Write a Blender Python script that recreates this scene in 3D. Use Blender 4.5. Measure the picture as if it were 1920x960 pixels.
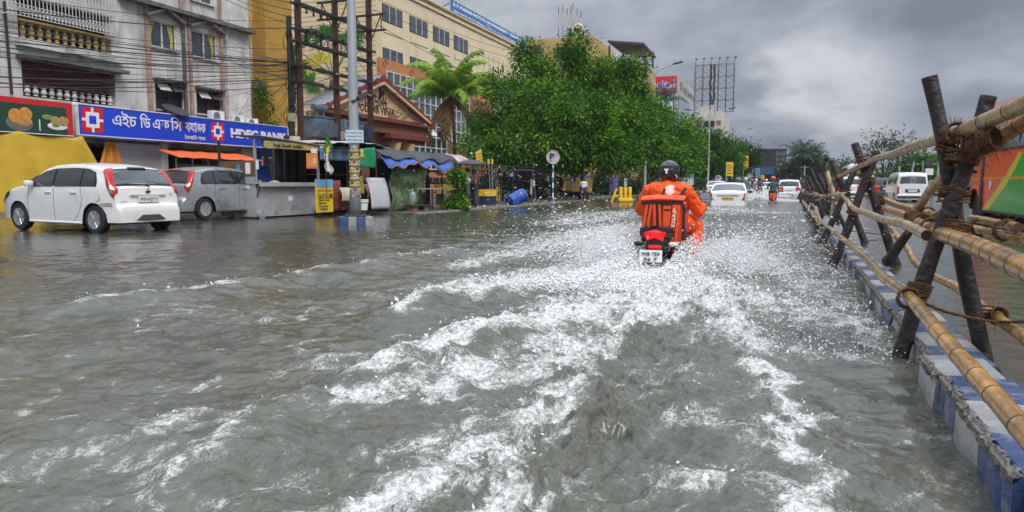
import bpy, bmesh, math, random
import numpy as np
from mathutils import Vector, Matrix
for _o in list(bpy.data.objects): bpy.data.objects.remove(_o)
S = bpy.context.scene
COL = S.collection
PI = math.pi
# ------------------------------------------------------------ camera
CAM_Z, YAW, PITCH, FPX = 1.0, math.radians(20.47), math.radians(5.56), 1386.7
cd = bpy.data.cameras.new('camera'); cam = bpy.data.objects.new('camera', cd); COL.objects.link(cam)
cd.lens = 26.0; cd.sensor_width = 36.0; cd.clip_end = 4000; cd.clip_start = 0.05
cam.location = (0, 0, CAM_Z); cam.rotation_euler = (PI/2 - PITCH, 0, YAW)
S.camera = cam
# ------------------------------------------------------------ world: overcast sky
SUN_EL, SUN_AZ = math.radians(48), math.radians(128)      # azimuth clockwise from +Y
W = bpy.data.worlds.new('World'); S.world = W; W.use_nodes = True
nt = W.node_tree; N = nt.nodes; L = nt.links
for n in list(N): N.remove(n)
out = N.new('ShaderNodeOutputWorld'); bg = N.new('ShaderNodeBackground'); L.new(bg.outputs[0], out.inputs[0])
sky = N.new('ShaderNodeTexSky'); sky.sky_type = 'NISHITA'; sky.sun_disc = False
sky.sun_elevation = SUN_EL; sky.sun_rotation = SUN_AZ; sky.air_density = 1.5; sky.dust_density = 4.0
tc = N.new('ShaderNodeTexCoord'); sx = N.new('ShaderNodeSeparateXYZ'); L.new(tc.outputs['Generated'], sx.inputs[0])
def wm(op, a, b=None, clamp=False):
    m = N.new('ShaderNodeMath'); m.operation = op; m.use_clamp = clamp
    for i, v in enumerate((a, b)):
        if v is None: continue
        if isinstance(v, (int, float)): m.inputs[i].default_value = v
        else: L.new(v, m.inputs[i])
    return m.outputs[0]
zc = wm('MAXIMUM', sx.outputs['Z'], 0.0)
den = wm('ADD', zc, 0.34)
cx = wm('DIVIDE', sx.outputs['X'], den); cy = wm('DIVIDE', sx.outputs['Y'], den)
cb = N.new('ShaderNodeCombineXYZ'); L.new(cx, cb.inputs[0]); L.new(cy, cb.inputs[1]); cb.inputs[2].default_value = 3.7
n1 = N.new('ShaderNodeTexNoise'); n1.inputs['Scale'].default_value = 1.25; n1.inputs['Detail'].default_value = 5; n1.inputs['Roughness'].default_value = 0.5
n1.inputs['Distortion'].default_value = 0.25
L.new(cb.outputs[0], n1.inputs['Vector'])
def dirblob(px, py, r0, r1, amt):
    """a soft cloud bank around one direction of the sky"""
    yaw, pit = math.radians(20.47), math.radians(5.56); x = (px-960)/1386.7; y = -(py-480)/1386.7
    cz = math.sin(-pit)+y*math.cos(pit); fy = math.cos(pit)+y*math.sin(pit)
    d = Vector((x*math.cos(yaw)-fy*math.sin(yaw), x*math.sin(yaw)+fy*math.cos(yaw), cz)).normalized()
    q = N.new('ShaderNodeVectorMath'); q.operation = 'DISTANCE'; L.new(dv.outputs[0], q.inputs[0]); q.inputs[1].default_value = d
    m = N.new('ShaderNodeMapRange'); m.interpolation_type = 'SMOOTHSTEP'; L.new(q.outputs['Value'], m.inputs[0]); m.inputs[1].default_value = r0; m.inputs[2].default_value = r1; m.inputs[3].default_value = amt; m.inputs[4].default_value = 0
    return m.outputs[0]
# ragged direction vector, so that the banks have cloud-like edges
n2 = N.new('ShaderNodeTexNoise'); n2.inputs['Scale'].default_value = 3.4; n2.inputs['Detail'].default_value = 6; n2.inputs['Roughness'].default_value = .55; L.new(cb.outputs[0], n2.inputs['Vector'])
sb = N.new('ShaderNodeVectorMath'); sb.operation = 'MULTIPLY_ADD'; L.new(n2.outputs['Color'], sb.inputs[0]); sb.inputs[1].default_value = (.16, .16, .12); 
dd = N.new('ShaderNodeVectorMath'); dd.operation = 'SUBTRACT'; L.new(tc.outputs['Generated'], dd.inputs[0]); dd.inputs[1].default_value = (.08, .08, .06); L.new(dd.outputs[0], sb.inputs[2]); dv = sb
val = wm('ADD', wm('MULTIPLY', wm('SUBTRACT', n1.outputs['Fac'], 0.5), 0.8), 0.56)
val = wm('ADD', val, wm('MULTIPLY', wm('SUBTRACT', n2.outputs['Fac'], 0.5), 0.85))
for b_ in ((1575, 135, .01, .12, .26), (1480, 150, .01, .05, .08), (1370, 150, .01, .10, .06), (1150, 20, .03, .28, .10), (1850, 40, .05, .26, -.12), (1400, 255, .03, .16, -.03), (1700, 270, .04, .2, .05), (1480, 20, .03, .17, -.07)): val = wm('ADD', val, dirblob(*b_))
cr = N.new('ShaderNodeValToRGB'); L.new(val, cr.inputs[0])
e = cr.color_ramp.elements; e[0].position = 0.30; e[0].color = (1.25, 1.40, 1.80, 1); e[1].position = 0.78; e[1].color = (4.3, 4.4, 4.65, 1)
k = cr.color_ramp.elements.new(0.5); k.color = (2.15, 2.38, 2.95, 1)
zr = N.new('ShaderNodeMapRange'); L.new(zc, zr.inputs[0]); zr.inputs[1].default_value = 0.30; zr.inputs[2].default_value = 0.85; zr.inputs[3].default_value = 1.0; zr.inputs[4].default_value = 4.3
zr.interpolation_type = 'SMOOTHSTEP'
vm = N.new('ShaderNodeVectorMath'); vm.operation = 'SCALE'; L.new(cr.outputs[0], vm.inputs[0]); L.new(zr.outputs[0], vm.inputs['Scale'])
mx = N.new('ShaderNodeMix'); mx.data_type = 'RGBA'; mx.inputs[0].default_value = 0.95
L.new(sky.outputs[0], mx.inputs[6]); L.new(vm.outputs[0], mx.inputs[7]); L.new(mx.outputs[2], bg.inputs[0])
bg.inputs[1].default_value = 0.1
# ------------------------------------------------------------ one soft sun (overcast)
sd = bpy.data.lights.new('sun', 'SUN'); sun = bpy.data.objects.new('sun', sd); COL.objects.link(sun)
sd.energy = 1.5; sd.angle = math.radians(25); sd.color = (1.0, 0.97, 0.93)
_s = Vector((math.sin(SUN_AZ)*math.cos(SUN_EL), math.cos(SUN_AZ)*math.cos(SUN_EL), math.sin(SUN_EL)))
sun.rotation_euler = _s.to_track_quat('Z', 'Y').to_euler()
S.view_settings.view_transform = 'Standard'; S.view_settings.look = 'None'
S.view_settings.exposure = 0.55; S.view_settings.gamma = 1.0; S.view_settings.use_curve_mapping = False
S.render.engine = 'CYCLES'
S.cycles.use_denoising = True; S.cycles.max_bounces = 6; S.cycles.transparent_max_bounces = 12
S.cycles.diffuse_bounces = 3; S.cycles.glossy_bounces = 3; S.cycles.transmission_bounces = 4
S.cycles.caustics_reflective = False; S.cycles.caustics_refractive = False
S.cycles.sample_clamp_indirect = 4.0; S.cycles.volume_bounces = 0
# ------------------------------------------------------------ pixel (1920x960 photo) to place in the world
_R = Matrix.Rotation(YAW, 3, 'Z') @ Matrix.Rotation(PI/2 - PITCH, 3, 'X')
def ray(px, py): return _R @ Vector(((px-960)/FPX, -(py-480)/FPX, -1))
C0 = Vector((0, 0, CAM_Z))
def G(px, py, z=0.0):
    d = ray(px, py); return C0 + d*((z-CAM_Z)/d.z)
def AX(px, py, X): d = ray(px, py); return C0 + d*(X/d.x)
def AY(px, py, Y): d = ray(px, py); return C0 + d*(Y/d.y)
def AD(px, py, D):
    return C0 + ray(px, py)*D
# ------------------------------------------------------------ materials
MATS = {}
def pm(name, col, rough=0.6, metal=0.0, var=0.15, scale=4.0, bump=0.0, bscale=30.0, dirt=None, dirtamt=0.5, dscale=1.5, dstretch=(1,1,1),
       trans=0.0, emit=None, estr=0.0, coat=0.0, island=0.0, alpha=None, spec=None, transl=0.0):
    if name in MATS: return MATS[name]
    m = bpy.data.materials.new(name); m.use_nodes = True; t = m.node_tree; n = t.nodes; l = t.links
    b = n['Principled BSDF']; b.inputs['Roughness'].default_value = rough; b.inputs['Metallic'].default_value = metal
    if coat: b.inputs['Coat Weight'].default_value = coat; b.inputs['Coat Roughness'].default_value = 0.08
    if trans: b.inputs['Transmission Weight'].default_value = trans
    if spec is not None: b.inputs['Specular IOR Level'].default_value = spec
    if alpha is not None: b.inputs['Alpha'].default_value = alpha
    tcn = n.new('ShaderNodeTexCoord')
    ns = n.new('ShaderNodeTexNoise'); ns.inputs['Scale'].default_value = scale; ns.inputs['Detail'].default_value = 5
    l.new(tcn.outputs['Object'], ns.inputs['Vector'])
    mr = n.new('ShaderNodeMapRange'); l.new(ns.outputs['Fac'], mr.inputs[0]); mr.inputs[1].default_value = 0.3; mr.inputs[2].default_value = 0.7
    mr.inputs[3].default_value = 1-var; mr.inputs[4].default_value = 1+var*0.6
    sc = n.new('ShaderNodeVectorMath'); sc.operation = 'SCALE'; sc.inputs[0].default_value = col[:3]; l.new(mr.outputs[0], sc.inputs['Scale'])
    cur = sc.outputs[0]
    if island:
        ge = n.new('ShaderNodeNewGeometry'); mr2 = n.new('ShaderNodeMapRange'); l.new(ge.outputs['Random Per Island'], mr2.inputs[0])
        mr2.inputs[3].default_value = 1-island; mr2.inputs[4].default_value = 1+island
        s2 = n.new('ShaderNodeVectorMath'); s2.operation = 'SCALE'; l.new(cur, s2.inputs[0]); l.new(mr2.outputs[0], s2.inputs['Scale']); cur = s2.outputs[0]
    if dirt:
        mp = n.new('ShaderNodeMapping'); mp.inputs['Scale'].default_value = dstretch; l.new(tcn.outputs['Object'], mp.inputs[0])
        nd = n.new('ShaderNodeTexNoise'); nd.inputs['Scale'].default_value = dscale; nd.inputs['Detail'].default_value = 8; nd.inputs['Roughness'].default_value = 0.65
        l.new(mp.outputs[0], nd.inputs['Vector'])
        r2 = n.new('ShaderNodeMapRange'); l.new(nd.outputs['Fac'], r2.inputs[0]); r2.inputs[1].default_value = 0.62 - dirtamt*0.25; r2.inputs[2].default_value = 0.78 - dirtamt*0.2
        r2.inputs[4].default_value = min(1, 0.5+dirtamt*0.5)
        mm = n.new('ShaderNodeMix'); mm.data_type = 'RGBA'; l.new(r2.outputs[0], mm.inputs[0]); l.new(cur, mm.inputs[6]); mm.inputs[7].default_value = (*dirt, 1)
        cur = mm.outputs[2]
    l.new(cur, b.inputs['Base Color'])
    if bump:
        nb = n.new('ShaderNodeTexNoise'); nb.inputs['Scale'].default_value = bscale; nb.inputs['Detail'].default_value = 4; l.new(tcn.outputs['Object'], nb.inputs['Vector'])
        bp = n.new('ShaderNodeBump'); bp.inputs['Strength'].default_value = bump; bp.inputs['Distance'].default_value = 0.02; l.new(nb.outputs['Fac'], bp.inputs['Height'])
        l.new(bp.outputs[0], b.inputs['Normal'])
    if emit: b.inputs['Emission Color'].default_value = (*emit, 1); b.inputs['Emission Strength'].default_value = estr
    if transl:
        tb = n.new('ShaderNodeBsdfTranslucent'); l.new(cur, tb.inputs[0]); ms = n.new('ShaderNodeMixShader'); ms.inputs[0].default_value = transl
        l.new(b.outputs[0], ms.inputs[1]); l.new(tb.outputs[0], ms.inputs[2]); l.new(ms.outputs[0], n['Material Output'].inputs[0])
    MATS[name] = m; return m
# ------------------------------------------------------------ mesh builder
def V(*a): return Vector(a)
class MB:
    def __init__(s): s.v = []; s.f = []; s.mi = []; s.m = 0
    def add(s, vs, fs):
        o = len(s.v); s.v += [tuple(p) for p in vs]; s.f += [tuple(i+o for i in f) for f in fs]; s.mi += [s.m]*len(fs); return s
    def mat(s, i): s.m = i; return s
    def box(s, c, d, M=None, bev=0.0):
        c = Vector(c); hx, hy, hz = d[0]/2, d[1]/2, d[2]/2
        if bev:
            bm = bmesh.new(); bmesh.ops.create_cube(bm, size=1.0)
            for v in bm.verts: v.co = Vector((v.co.x*d[0], v.co.y*d[1], v.co.z*d[2]))
            bmesh.ops.bevel(bm, geom=bm.edges[:], offset=bev, segments=2, affect='EDGES', profile=0.6)
            bm.verts.index_update(); vs = [v.co.copy() for v in bm.verts]; fs = [[v.index for v in f.verts] for f in bm.faces]; bm.free()
            if M is not None: vs = [M @ v for v in vs]
            return s.add([v + c for v in vs], fs)
        vs = [Vector((x*hx, y*hy, z*hz)) for x in (-1, 1) for y in (-1, 1) for z in (-1, 1)]
        if M is not None: vs = [M @ v for v in vs]
        return s.add([v + c for v in vs], [(0,1,3,2),(4,6,7,5),(0,4,5,1),(2,3,7,6),(0,2,6,4),(1,5,7,3)])
    def bb(s, a, b):   # box between two corners
        a = Vector(a); b = Vector(b); return s.box((a+b)/2, [abs(x) for x in (b-a)])
    def beam(s, p, q, w, h=None, up=(0,0,1)):
        p = Vector(p); q = Vector(q); h = h or w; d = q-p; ln = d.length
        if ln < 1e-6: return s
        z = d.normalized(); u = Vector(up)
        if abs(z.dot(u)) > 0.97: u = Vector((1,0,0))
        x = u.cross(z).normalized(); y = z.cross(x)
        M = Matrix((x, y, z)).transposed(); return s.box((p+q)/2, (w, h, ln), M)
    def tube(s, pts, r, n=8, cap=True):
        pts = [Vector(p) for p in pts]; k = len(pts); rs = r if isinstance(r, (list, tuple)) else [r]*k
        ref = None; vs = []
        for i, p in enumerate(pts):
            t = (pts[min(i+1, k-1)] - pts[max(i-1, 0)])
            if t.length < 1e-9: t = Vector((0,0,1))
            t.normalize()
            if ref is None:
                ref = Vector((0,0,1)) if abs(t.z) < 0.9 else Vector((1,0,0))
                ref = (ref - t*ref.dot(t)).normalized()
            else:
                ref = ref - t*ref.dot(t)
                ref = ref.normalized() if ref.length > 1e-5 else Vector((1,0,0))
            b = t.cross(ref)
            for j in range(n):
                a = 2*PI*j/n; vs.append(p + (ref*math.cos(a) + b*math.sin(a))*rs[i])
        fs = [(i*n+j, i*n+(j+1)%n, (i+1)*n+(j+1)%n, (i+1)*n+j) for i in range(k-1) for j in range(n)]
        if cap: fs += [tuple(reversed(range(n))), tuple((k-1)*n+j for j in range(n))]
        return s.add(vs, fs)
    def cyl(s, c, r, h, n=16, axis='z', r2=None):
        c = Vector(c); a = {'x': V(1,0,0), 'y': V(0,1,0), 'z': V(0,0,1)}[axis] if isinstance(axis, str) else Vector(axis).normalized()
        return s.tube([c-a*h/2, c+a*h/2], [r, r if r2 is None else r2], n)
    def lathe(s, prof, c=(0,0,0), n=20, M=None):
        c = Vector(c); k = len(prof); vs = []
        for r, z in prof:
            for j in range(n):
                a = 2*PI*j/n; v = Vector((r*math.cos(a), r*math.sin(a), z)); vs.append((M @ v if M is not None else v) + c)
        fs = [(i*n+j, i*n+(j+1)%n, (i+1)*n+(j+1)%n, (i+1)*n+j) for i in range(k-1) for j in range(n)]
        fs += [tuple(reversed(range(n))), tuple((k-1)*n+j for j in range(n))]
        return s.add(vs, fs)
    def ball(s, c, r, n=12, k=8, M=None):
        r = r if isinstance(r, (tuple, list)) else (r, r, r); c = Vector(c); vs = []
        for i in range(k+1):
            th = PI*i/k
            for j in range(n):
                a = 2*PI*j/n; v = Vector((r[0]*math.sin(th)*math.cos(a), r[1]*math.sin(th)*math.sin(a), r[2]*math.cos(th)))
                vs.append((M @ v if M is not None else v) + c)
        fs = [(i*n+j, (i+1)*n+j, (i+1)*n+(j+1)%n, i*n+(j+1)%n) for i in range(k) for j in range(n)]
        return s.add(vs, fs)
    def prism(s, poly, off):   # 3D polygon extruded by vector
        off = Vector(off); n = len(poly); vs = [Vector(p) for p in poly] + [Vector(p)+off for p in poly]
        return s.add(vs, [tuple(range(n)), tuple(reversed(range(n, 2*n)))] + [(i, i+n, (i+1)%n+n, (i+1)%n) for i in range(n)])
    def grid(s, nu, nv, fn, closed=False):
        vs = [fn(i/(nu-1), j/(nv-1)) for i in range(nu) for j in range(nv)]
        fs = [(i*nv+j, (i+1)*nv+j, (i+1)*nv+j+1, i*nv+j+1) for i in range(nu-1) for j in range(nv-1)]
        return s.add(vs, fs)
    def build(s, name, mats, parent=None, world=False, smooth=False, off=None, solid=0.0):
        me = bpy.data.meshes.new(name); v = s.v
        if world and parent is not None:
            Mi = pmat(parent).inverted(); v = [tuple(Mi @ Vector(p)) for p in v]
        if off is not None: o = Vector(off); v = [tuple(Vector(p)-o) for p in v]
        me.from_pydata(v, [], s.f)
        for m in (mats if isinstance(mats, (list, tuple)) else [mats]): me.materials.append(m)
        if len(me.materials) > 1: me.polygons.foreach_set('material_index', s.mi)
        bm = bmesh.new(); bm.from_mesh(me); bmesh.ops.recalc_face_normals(bm, faces=bm.faces[:])
        bm.to_mesh(me); bm.free()
        if smooth:
            me.polygons.foreach_set('use_smooth', [True]*len(me.polygons))
            if smooth != True: me.set_sharp_from_angle(angle=math.radians(smooth))
        ob = bpy.data.objects.new(name, me); COL.objects.link(ob)
        if parent is not None: ob.parent = parent
        if off is not None: ob.location = off
        if solid:
            md = ob.modifiers.new('thick', 'SOLIDIFY'); md.thickness = solid; md.offset = 0
        return ob
def pmat(o):
    M = Matrix.Translation(o.location) @ o.rotation_euler.to_matrix().to_4x4()
    return pmat(o.parent) @ M if o.parent else M
def tag(o, label, cat, group=None, kind=None):
    if label: o['label'] = label
    if cat: o['category'] = cat
    if group: o['group'] = group
    if kind: o['kind'] = kind
    return o
def thing(name, label, cat, loc=(0,0,0), rotz=0.0, group=None):
    o = bpy.data.objects.new(name, None); COL.objects.link(o); o.empty_display_size = 0.2
    o.location = loc; o.rotation_euler = (0, 0, rotz); return tag(o, label, cat, group)
def struct(o): o['kind'] = 'structure'; return o
KIDS = {}
def kids(o): return [c for c in bpy.data.objects if c.parent == o]
def dup(o, loc, rotz=None, label=None, group=None, parent=None):
    r = o.copy(); COL.objects.link(r)
    if loc is not None: r.location = loc
    if rotz is not None: r.rotation_euler = (0, 0, rotz)
    if parent is not None: r.parent = parent
    if label: r['label'] = label
    if group: r['group'] = group
    for c in kids(o): dup(c, None, parent=r)
    return r
def text(name, s, size, mat, parent, loc, rot, width=None, ext=0.004, bold=0.0, sx=None, align='LEFT', world=False):
    cu = bpy.data.curves.new('txt', 'FONT'); cu.body = s; cu.size = size; cu.extrude = ext; cu.offset = bold; cu.align_x = align; cu.resolution_u = 2
    ob = bpy.data.objects.new('txt', cu); COL.objects.link(ob); bpy.context.view_layer.update()
    me = bpy.data.meshes.new_from_object(ob.evaluated_get(bpy.context.evaluated_depsgraph_get()))
    bpy.data.objects.remove(ob); me.materials.clear(); me.materials.append(mat)
    if width and len(me.vertices):
        xs = [v.co.x for v in me.vertices]; w = max(xs)-min(xs); k = width/w; x0 = min(xs) if align == 'LEFT' else 0
        for v in me.vertices: v.co.x = (v.co.x-x0)*k
    o = bpy.data.objects.new(name, me); COL.objects.link(o)
    if isinstance(rot, Matrix): M = Matrix.Translation(Vector(loc)) @ rot.to_4x4()
    else: M = Matrix.Translation(Vector(loc)) @ Matrix.Rotation(rot[2], 4, 'Z') @ Matrix.Rotation(rot[1], 4, 'Y') @ Matrix.Rotation(rot[0], 4, 'X')
    if world and parent is not None: M = pmat(parent).inverted() @ M
    me.transform(M)
    o.parent = parent; return o
def glyph_text(name, s, size, mat, parent, M, width=None, fat=0.0, ext=0.01):
    cu = bpy.data.curves.new('txt', 'FONT'); cu.body = s; cu.size = size; cu.resolution_u = 4; ob = bpy.data.objects.new('txt', cu); COL.objects.link(ob); bpy.context.view_layer.update()
    dg = bpy.context.evaluated_depsgraph_get(); cc = ob.to_curve(dg); rings = []
    for sp in cc.splines:
        b = sp.bezier_points; n = len(b); pts = []
        if n == 0: pts = [(q.co.x, q.co.y) for q in sp.points]
        for i in range(n):
            p0, p1, p2, p3 = b[i].co, b[i].handle_right, b[(i+1) % n].handle_left, b[(i+1) % n].co
            for k in range(4): t = k/4; q = p0*(1-t)**3+p1*3*t*(1-t)**2+p2*3*t*t*(1-t)+p3*t**3; pts.append((q.x, q.y))
        if len(pts) > 2: rings.append(pts)
    ob.to_curve_clear(); bpy.data.objects.remove(ob)
    area = lambda r: sum(r[i][0]*r[(i+1) % len(r)][1]-r[(i+1) % len(r)][0]*r[i][1] for i in range(len(r)))/2
    def inside(pt, r):
        c = False
        for i in range(len(r)):
            (x1, y1), (x2, y2) = r[i], r[i-1]
            if (y1 > pt[1]) != (y2 > pt[1]) and pt[0] < (x2-x1)*(pt[1]-y1)/(y2-y1)+x1: c = not c
        return c
    big = max(rings, key=lambda r: abs(area(r))); sg = 1 if area(big) > 0 else -1
    outs = [r for r in rings if area(r)*sg > 0]; holes = [r for r in rings if area(r)*sg < 0]
    xs = [q[0] for r in rings for q in r]; x0, w = min(xs), max(xs)-min(xs); kx = (width/w) if width else 1; V_, F_ = [], []
    for k, r in enumerate(outs):
        c2 = bpy.data.curves.new('c2', 'CURVE'); c2.dimensions = '2D'; c2.fill_mode = 'BOTH'; c2.extrude = ext; c2.offset = fat
        for rr in [r]+[h for h in holes if inside(h[0], r)]:
            sp = c2.splines.new('POLY'); sp.points.add(len(rr)-1); sp.use_cyclic_u = True
            for i, q in enumerate(rr): sp.points[i].co = (q[0], q[1], 0, 1)
        o2 = bpy.data.objects.new('c2', c2); COL.objects.link(o2); bpy.context.view_layer.update(); me = bpy.data.meshes.new_from_object(o2.evaluated_get(bpy.context.evaluated_depsgraph_get())); bpy.data.objects.remove(o2)
        n0 = len(V_); V_ += [((v.co.x-x0)*kx, v.co.y, v.co.z+.0015*(k % 5)) for v in me.vertices]; F_ += [tuple(i+n0 for i in f.vertices) for f in me.polygons]
    me = bpy.data.meshes.new(name); me.from_pydata(V_, [], F_); me.materials.append(mat); me.transform(pmat(parent).inverted() @ M); o = bpy.data.objects.new(name, me); COL.objects.link(o); o.parent = parent; return o
# rotation for lettering on a wall that faces +X (the road), reading along +Y, upright
ROT_ROAD = Matrix(((0, 0, 1), (1, 0, 0), (0, 1, 0)))
def noise3(x, y, z=0.0, seed=0):
    """vectorised value-gradient noise, about -1..1"""
    xi = np.floor(x).astype(np.int64); yi = np.floor(y).astype(np.int64); xf = x-xi; yf = y-yi
    def h(a, b):
        n = (a*374761393 + b*668265263 + seed*1442695041) & 0xffffffff
        n = ((n ^ (n >> 13))*1274126177) & 0xffffffff; n = n ^ (n >> 16)
        an = (n & 0xffff)/65536.0*2*PI; return np.cos(an), np.sin(an)
    u = xf*xf*xf*(xf*(xf*6-15)+10); v = yf*yf*yf*(yf*(yf*6-15)+10)
    def g(a, b, dx, dy): c, s_ = h(a, b); return c*dx + s_*dy
    a = g(xi, yi, xf, yf); b = g(xi+1, yi, xf-1, yf); c = g(xi, yi+1, xf, yf-1); d = g(xi+1, yi+1, xf-1, yf-1)
    return (a*(1-u)+b*u)*(1-v) + (c*(1-u)+d*u)*v
def fbm(x, y, o=4, seed=0, gain=0.5, lac=2.03):
    r = 0; a = 1.0; t = 0
    for i in range(o): r = r + a*noise3(x, y, seed=seed+i*17); t += a; x = x*lac+3.1; y = y*lac-1.7; a *= gain
    return r*1.5/t
# ============================================================ ground, water, median
rng = np.random.default_rng(7); random.seed(7)
def sstep(a, b, x): t = np.clip((x-a)/(b-a), 0, 1); return t*t*(3-2*t)
def np_mesh(name, P, F, mats, parent=None, attrs=None, smooth=True):
    me = bpy.data.meshes.new(name); P = np.asarray(P, dtype=np.float32); F = np.asarray(F, dtype=np.int32); k = F.shape[1]
    me.vertices.add(len(P)); me.vertices.foreach_set('co', P.ravel())
    me.loops.add(F.size); me.loops.foreach_set('vertex_index', F.ravel())
    me.polygons.add(len(F)); me.polygons.foreach_set('loop_start', np.arange(0, F.size, k, dtype=np.int32)); me.polygons.foreach_set('loop_total', np.full(len(F), k, dtype=np.int32))
    me.update(calc_edges=True)
    me.polygons.foreach_set('use_smooth', np.full(len(F), bool(smooth)))
    for m in (mats if isinstance(mats, (list, tuple)) else [mats]): me.materials.append(m)
    for a, val in (attrs or {}).items():
        at = me.attributes.new(a, 'FLOAT', 'POINT'); at.data.foreach_set('value', np.asarray(val, dtype=np.float32))
    o = bpy.data.objects.new(name, me); COL.objects.link(o)
    if parent is not None: o.parent = parent
    return o
m_ground = pm('wet_ground', (0.10, 0.085, 0.065), rough=0.35, var=0.35, scale=0.8, bump=0.4, bscale=9, dirt=(0.05, 0.045, 0.04), dirtamt=0.6, dscale=0.5)
def ground_z(x, y):
    z = np.full_like(x, -0.22)
    z = np.where(x < -19.2, -0.22 + 0.25*np.clip((-19.2-x)/2.0, 0, 1), z)
    z = np.where((x > 13.5), -0.22+0.35*np.clip((x-13.5)/1.5, 0, 1), z)
    return z
gx = np.concatenate([np.linspace(-1500, -60, 12), np.linspace(-50, 50, 101), np.linspace(60, 1500, 12)]); gy = np.concatenate([np.linspace(-300, -20, 6), np.linspace(-15, 120, 91), np.linspace(140, 2500, 16)])
GX, GY = np.meshgrid(gx, gy); GZ = ground_z(GX, GY) + 0.012*noise3(GX*0.7, GY*0.7, seed=3)
n_, m_ = GX.shape; idx = np.arange(n_*m_).reshape(n_, m_)
F_ = np.stack([idx[:-1,:-1], idx[:-1,1:], idx[1:,1:], idx[1:,:-1]], -1).reshape(-1, 4)
struct(np_mesh('ground', np.stack([GX, GY, GZ], -1).reshape(-1, 3), F_, m_ground))

# pavement under the stalls (a low kerb only just above the flood)
m_pave = pm('wet_paving', (0.16, 0.145, 0.125), rough=0.3, var=0.3, scale=2, bump=0.5, bscale=14, dirt=(0.06, 0.055, 0.045), dirtamt=0.7, dscale=1.2)
mb = MB()
mb.bb((-26.8, 22, -0.3), (-11.7, 60, 0.035)); mb.bb((-26.8, 60, -0.3), (-11.7, 300, 0.035))
struct(mb.build('pavement', m_pave))
mb = MB()
for i in range(70):
    y = 22 + i*1.2 if i < 60 else 94+(i-60)*20
    l = 1.17 if i < 60 else 19.9
    j = random.uniform(-.02, .02); mb.bb((-11.698+j, y, -0.3), (-11.47+j, y+l, 0.05+random.uniform(-.02, .02)))
struct(mb.build('kerb', pm('old_concrete', (0.30, 0.28, 0.25), rough=0.7, var=0.3, bump=0.5, bscale=12, dirt=(0.1, 0.09, 0.07), dirtamt=0.6)))

# ---------------- flood water: one sheet, waves and foam follow the wake of the motorbike
ang = np.radians(np.concatenate([np.linspace(-180, -66, 50), np.linspace(-64, -57.2, 18), np.linspace(-57, 18, 1000), np.linspace(18.4, 60, 50), np.linspace(62, 180, 40)]))
rad = np.concatenate([np.linspace(0.25, 1.9, 14), np.geomspace(2.0, 45, 860), np.geomspace(46, 1400, 60)])
RR, AA = np.meshgrid(rad, ang, indexing='ij'); X = RR*np.sin(AA); Y = RR*np.cos(AA)
def gp(pts): return np.array([[G(*p).x, G(*p).y] for p in pts])
def pdist(poly, w=None):
    """distance to a polyline, with sign (positive: left of travel) and position along it 0..1"""
    best = np.full(X.shape, 1e9); sg = np.zeros(X.shape); tt = np.zeros(X.shape)
    ln = np.concatenate([[0], np.cumsum(np.hypot(*np.diff(poly, axis=0).T))])
    for i in range(len(poly)-1):
        a, b = poly[i], poly[i+1]; d = b-a; l2 = (d**2).sum()
        t = np.clip(((X-a[0])*d[0] + (Y-a[1])*d[1])/l2, 0, 1)
        dx = X-a[0]-t*d[0]; dy = Y-a[1]-t*d[1]; ds = np.hypot(dx, dy); m = ds < best
        best = np.where(m, ds, best); sg = np.where(m, np.sign(d[0]*(Y-a[1])-d[1]*(X-a[0])), sg); tt = np.where(m, (ln[i]+t*np.sqrt(l2))/ln[-1], tt)
    return best*sg, tt
wob = fbm(X*2.2, Y*2.2, 3, seed=40)*0.10 + fbm(X*9, Y*9, 2, seed=44)*0.025
near = 1/(1+(RR/22)**2)
H = 0.062*fbm(X*0.8, Y*1.2, 3, seed=1)*near + 0.018*fbm(X*3.0, Y*3.8, 3, seed=5)*near + 0.0055*fbm(X*11, Y*13, 2, seed=9)/(1+(RR/7)**2)
H *= 0.45 + 0.75*sstep(-13, -4, X)*(X < 0.85) + 0.0
Fm = np.zeros(X.shape)
def crest(px, amp, w, fw, fs, side=1, ends=True, wobk=1.0):
    """a breaking ripple: steep on one side, foam along and behind the lip"""
    global H, Fm
    d, t = pdist(gp(px)); d = d*side + wob*wobk
    e_ = sstep(0, .12, t)*(1-sstep(.85, 1, t)) if ends else 1.0
    ridge = np.where(d > 0, np.exp(-(d/(w*1.0))**2), np.exp(-(d/(w*2.6))**2))
    H = H + amp*ridge*e_*(0.8+0.4*noise3(X*1.5, Y*1.5, seed=60))
    f = np.where(d > 0, np.exp(-(d/(fw*0.35))**2), np.exp(-(np.abs(d)/fw)**1.3))
    Fm = np.maximum(Fm, fs*f*e_)
def patch(px, w, fs, sharp=0, amp=0.0):
    w = [q*1.12 for q in w]
    global H, Fm
    d, t = pdist(gp(px)); d2 = d + wob*1.8
    wv = np.interp(t, np.linspace(0, 1, len(w)), w) if isinstance(w, (list, tuple)) else w
    f = np.exp(-(np.abs(d2)/wv)**2)
    if sharp: f = np.where(d2*sharp > 0, np.exp(-(d2/(wv*0.30))**2), f)
    Fm = np.maximum(Fm, fs*f); H = H + amp*f*(fbm(X*6, Y*6, 4, seed=70)*0.9+0.35)
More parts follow.
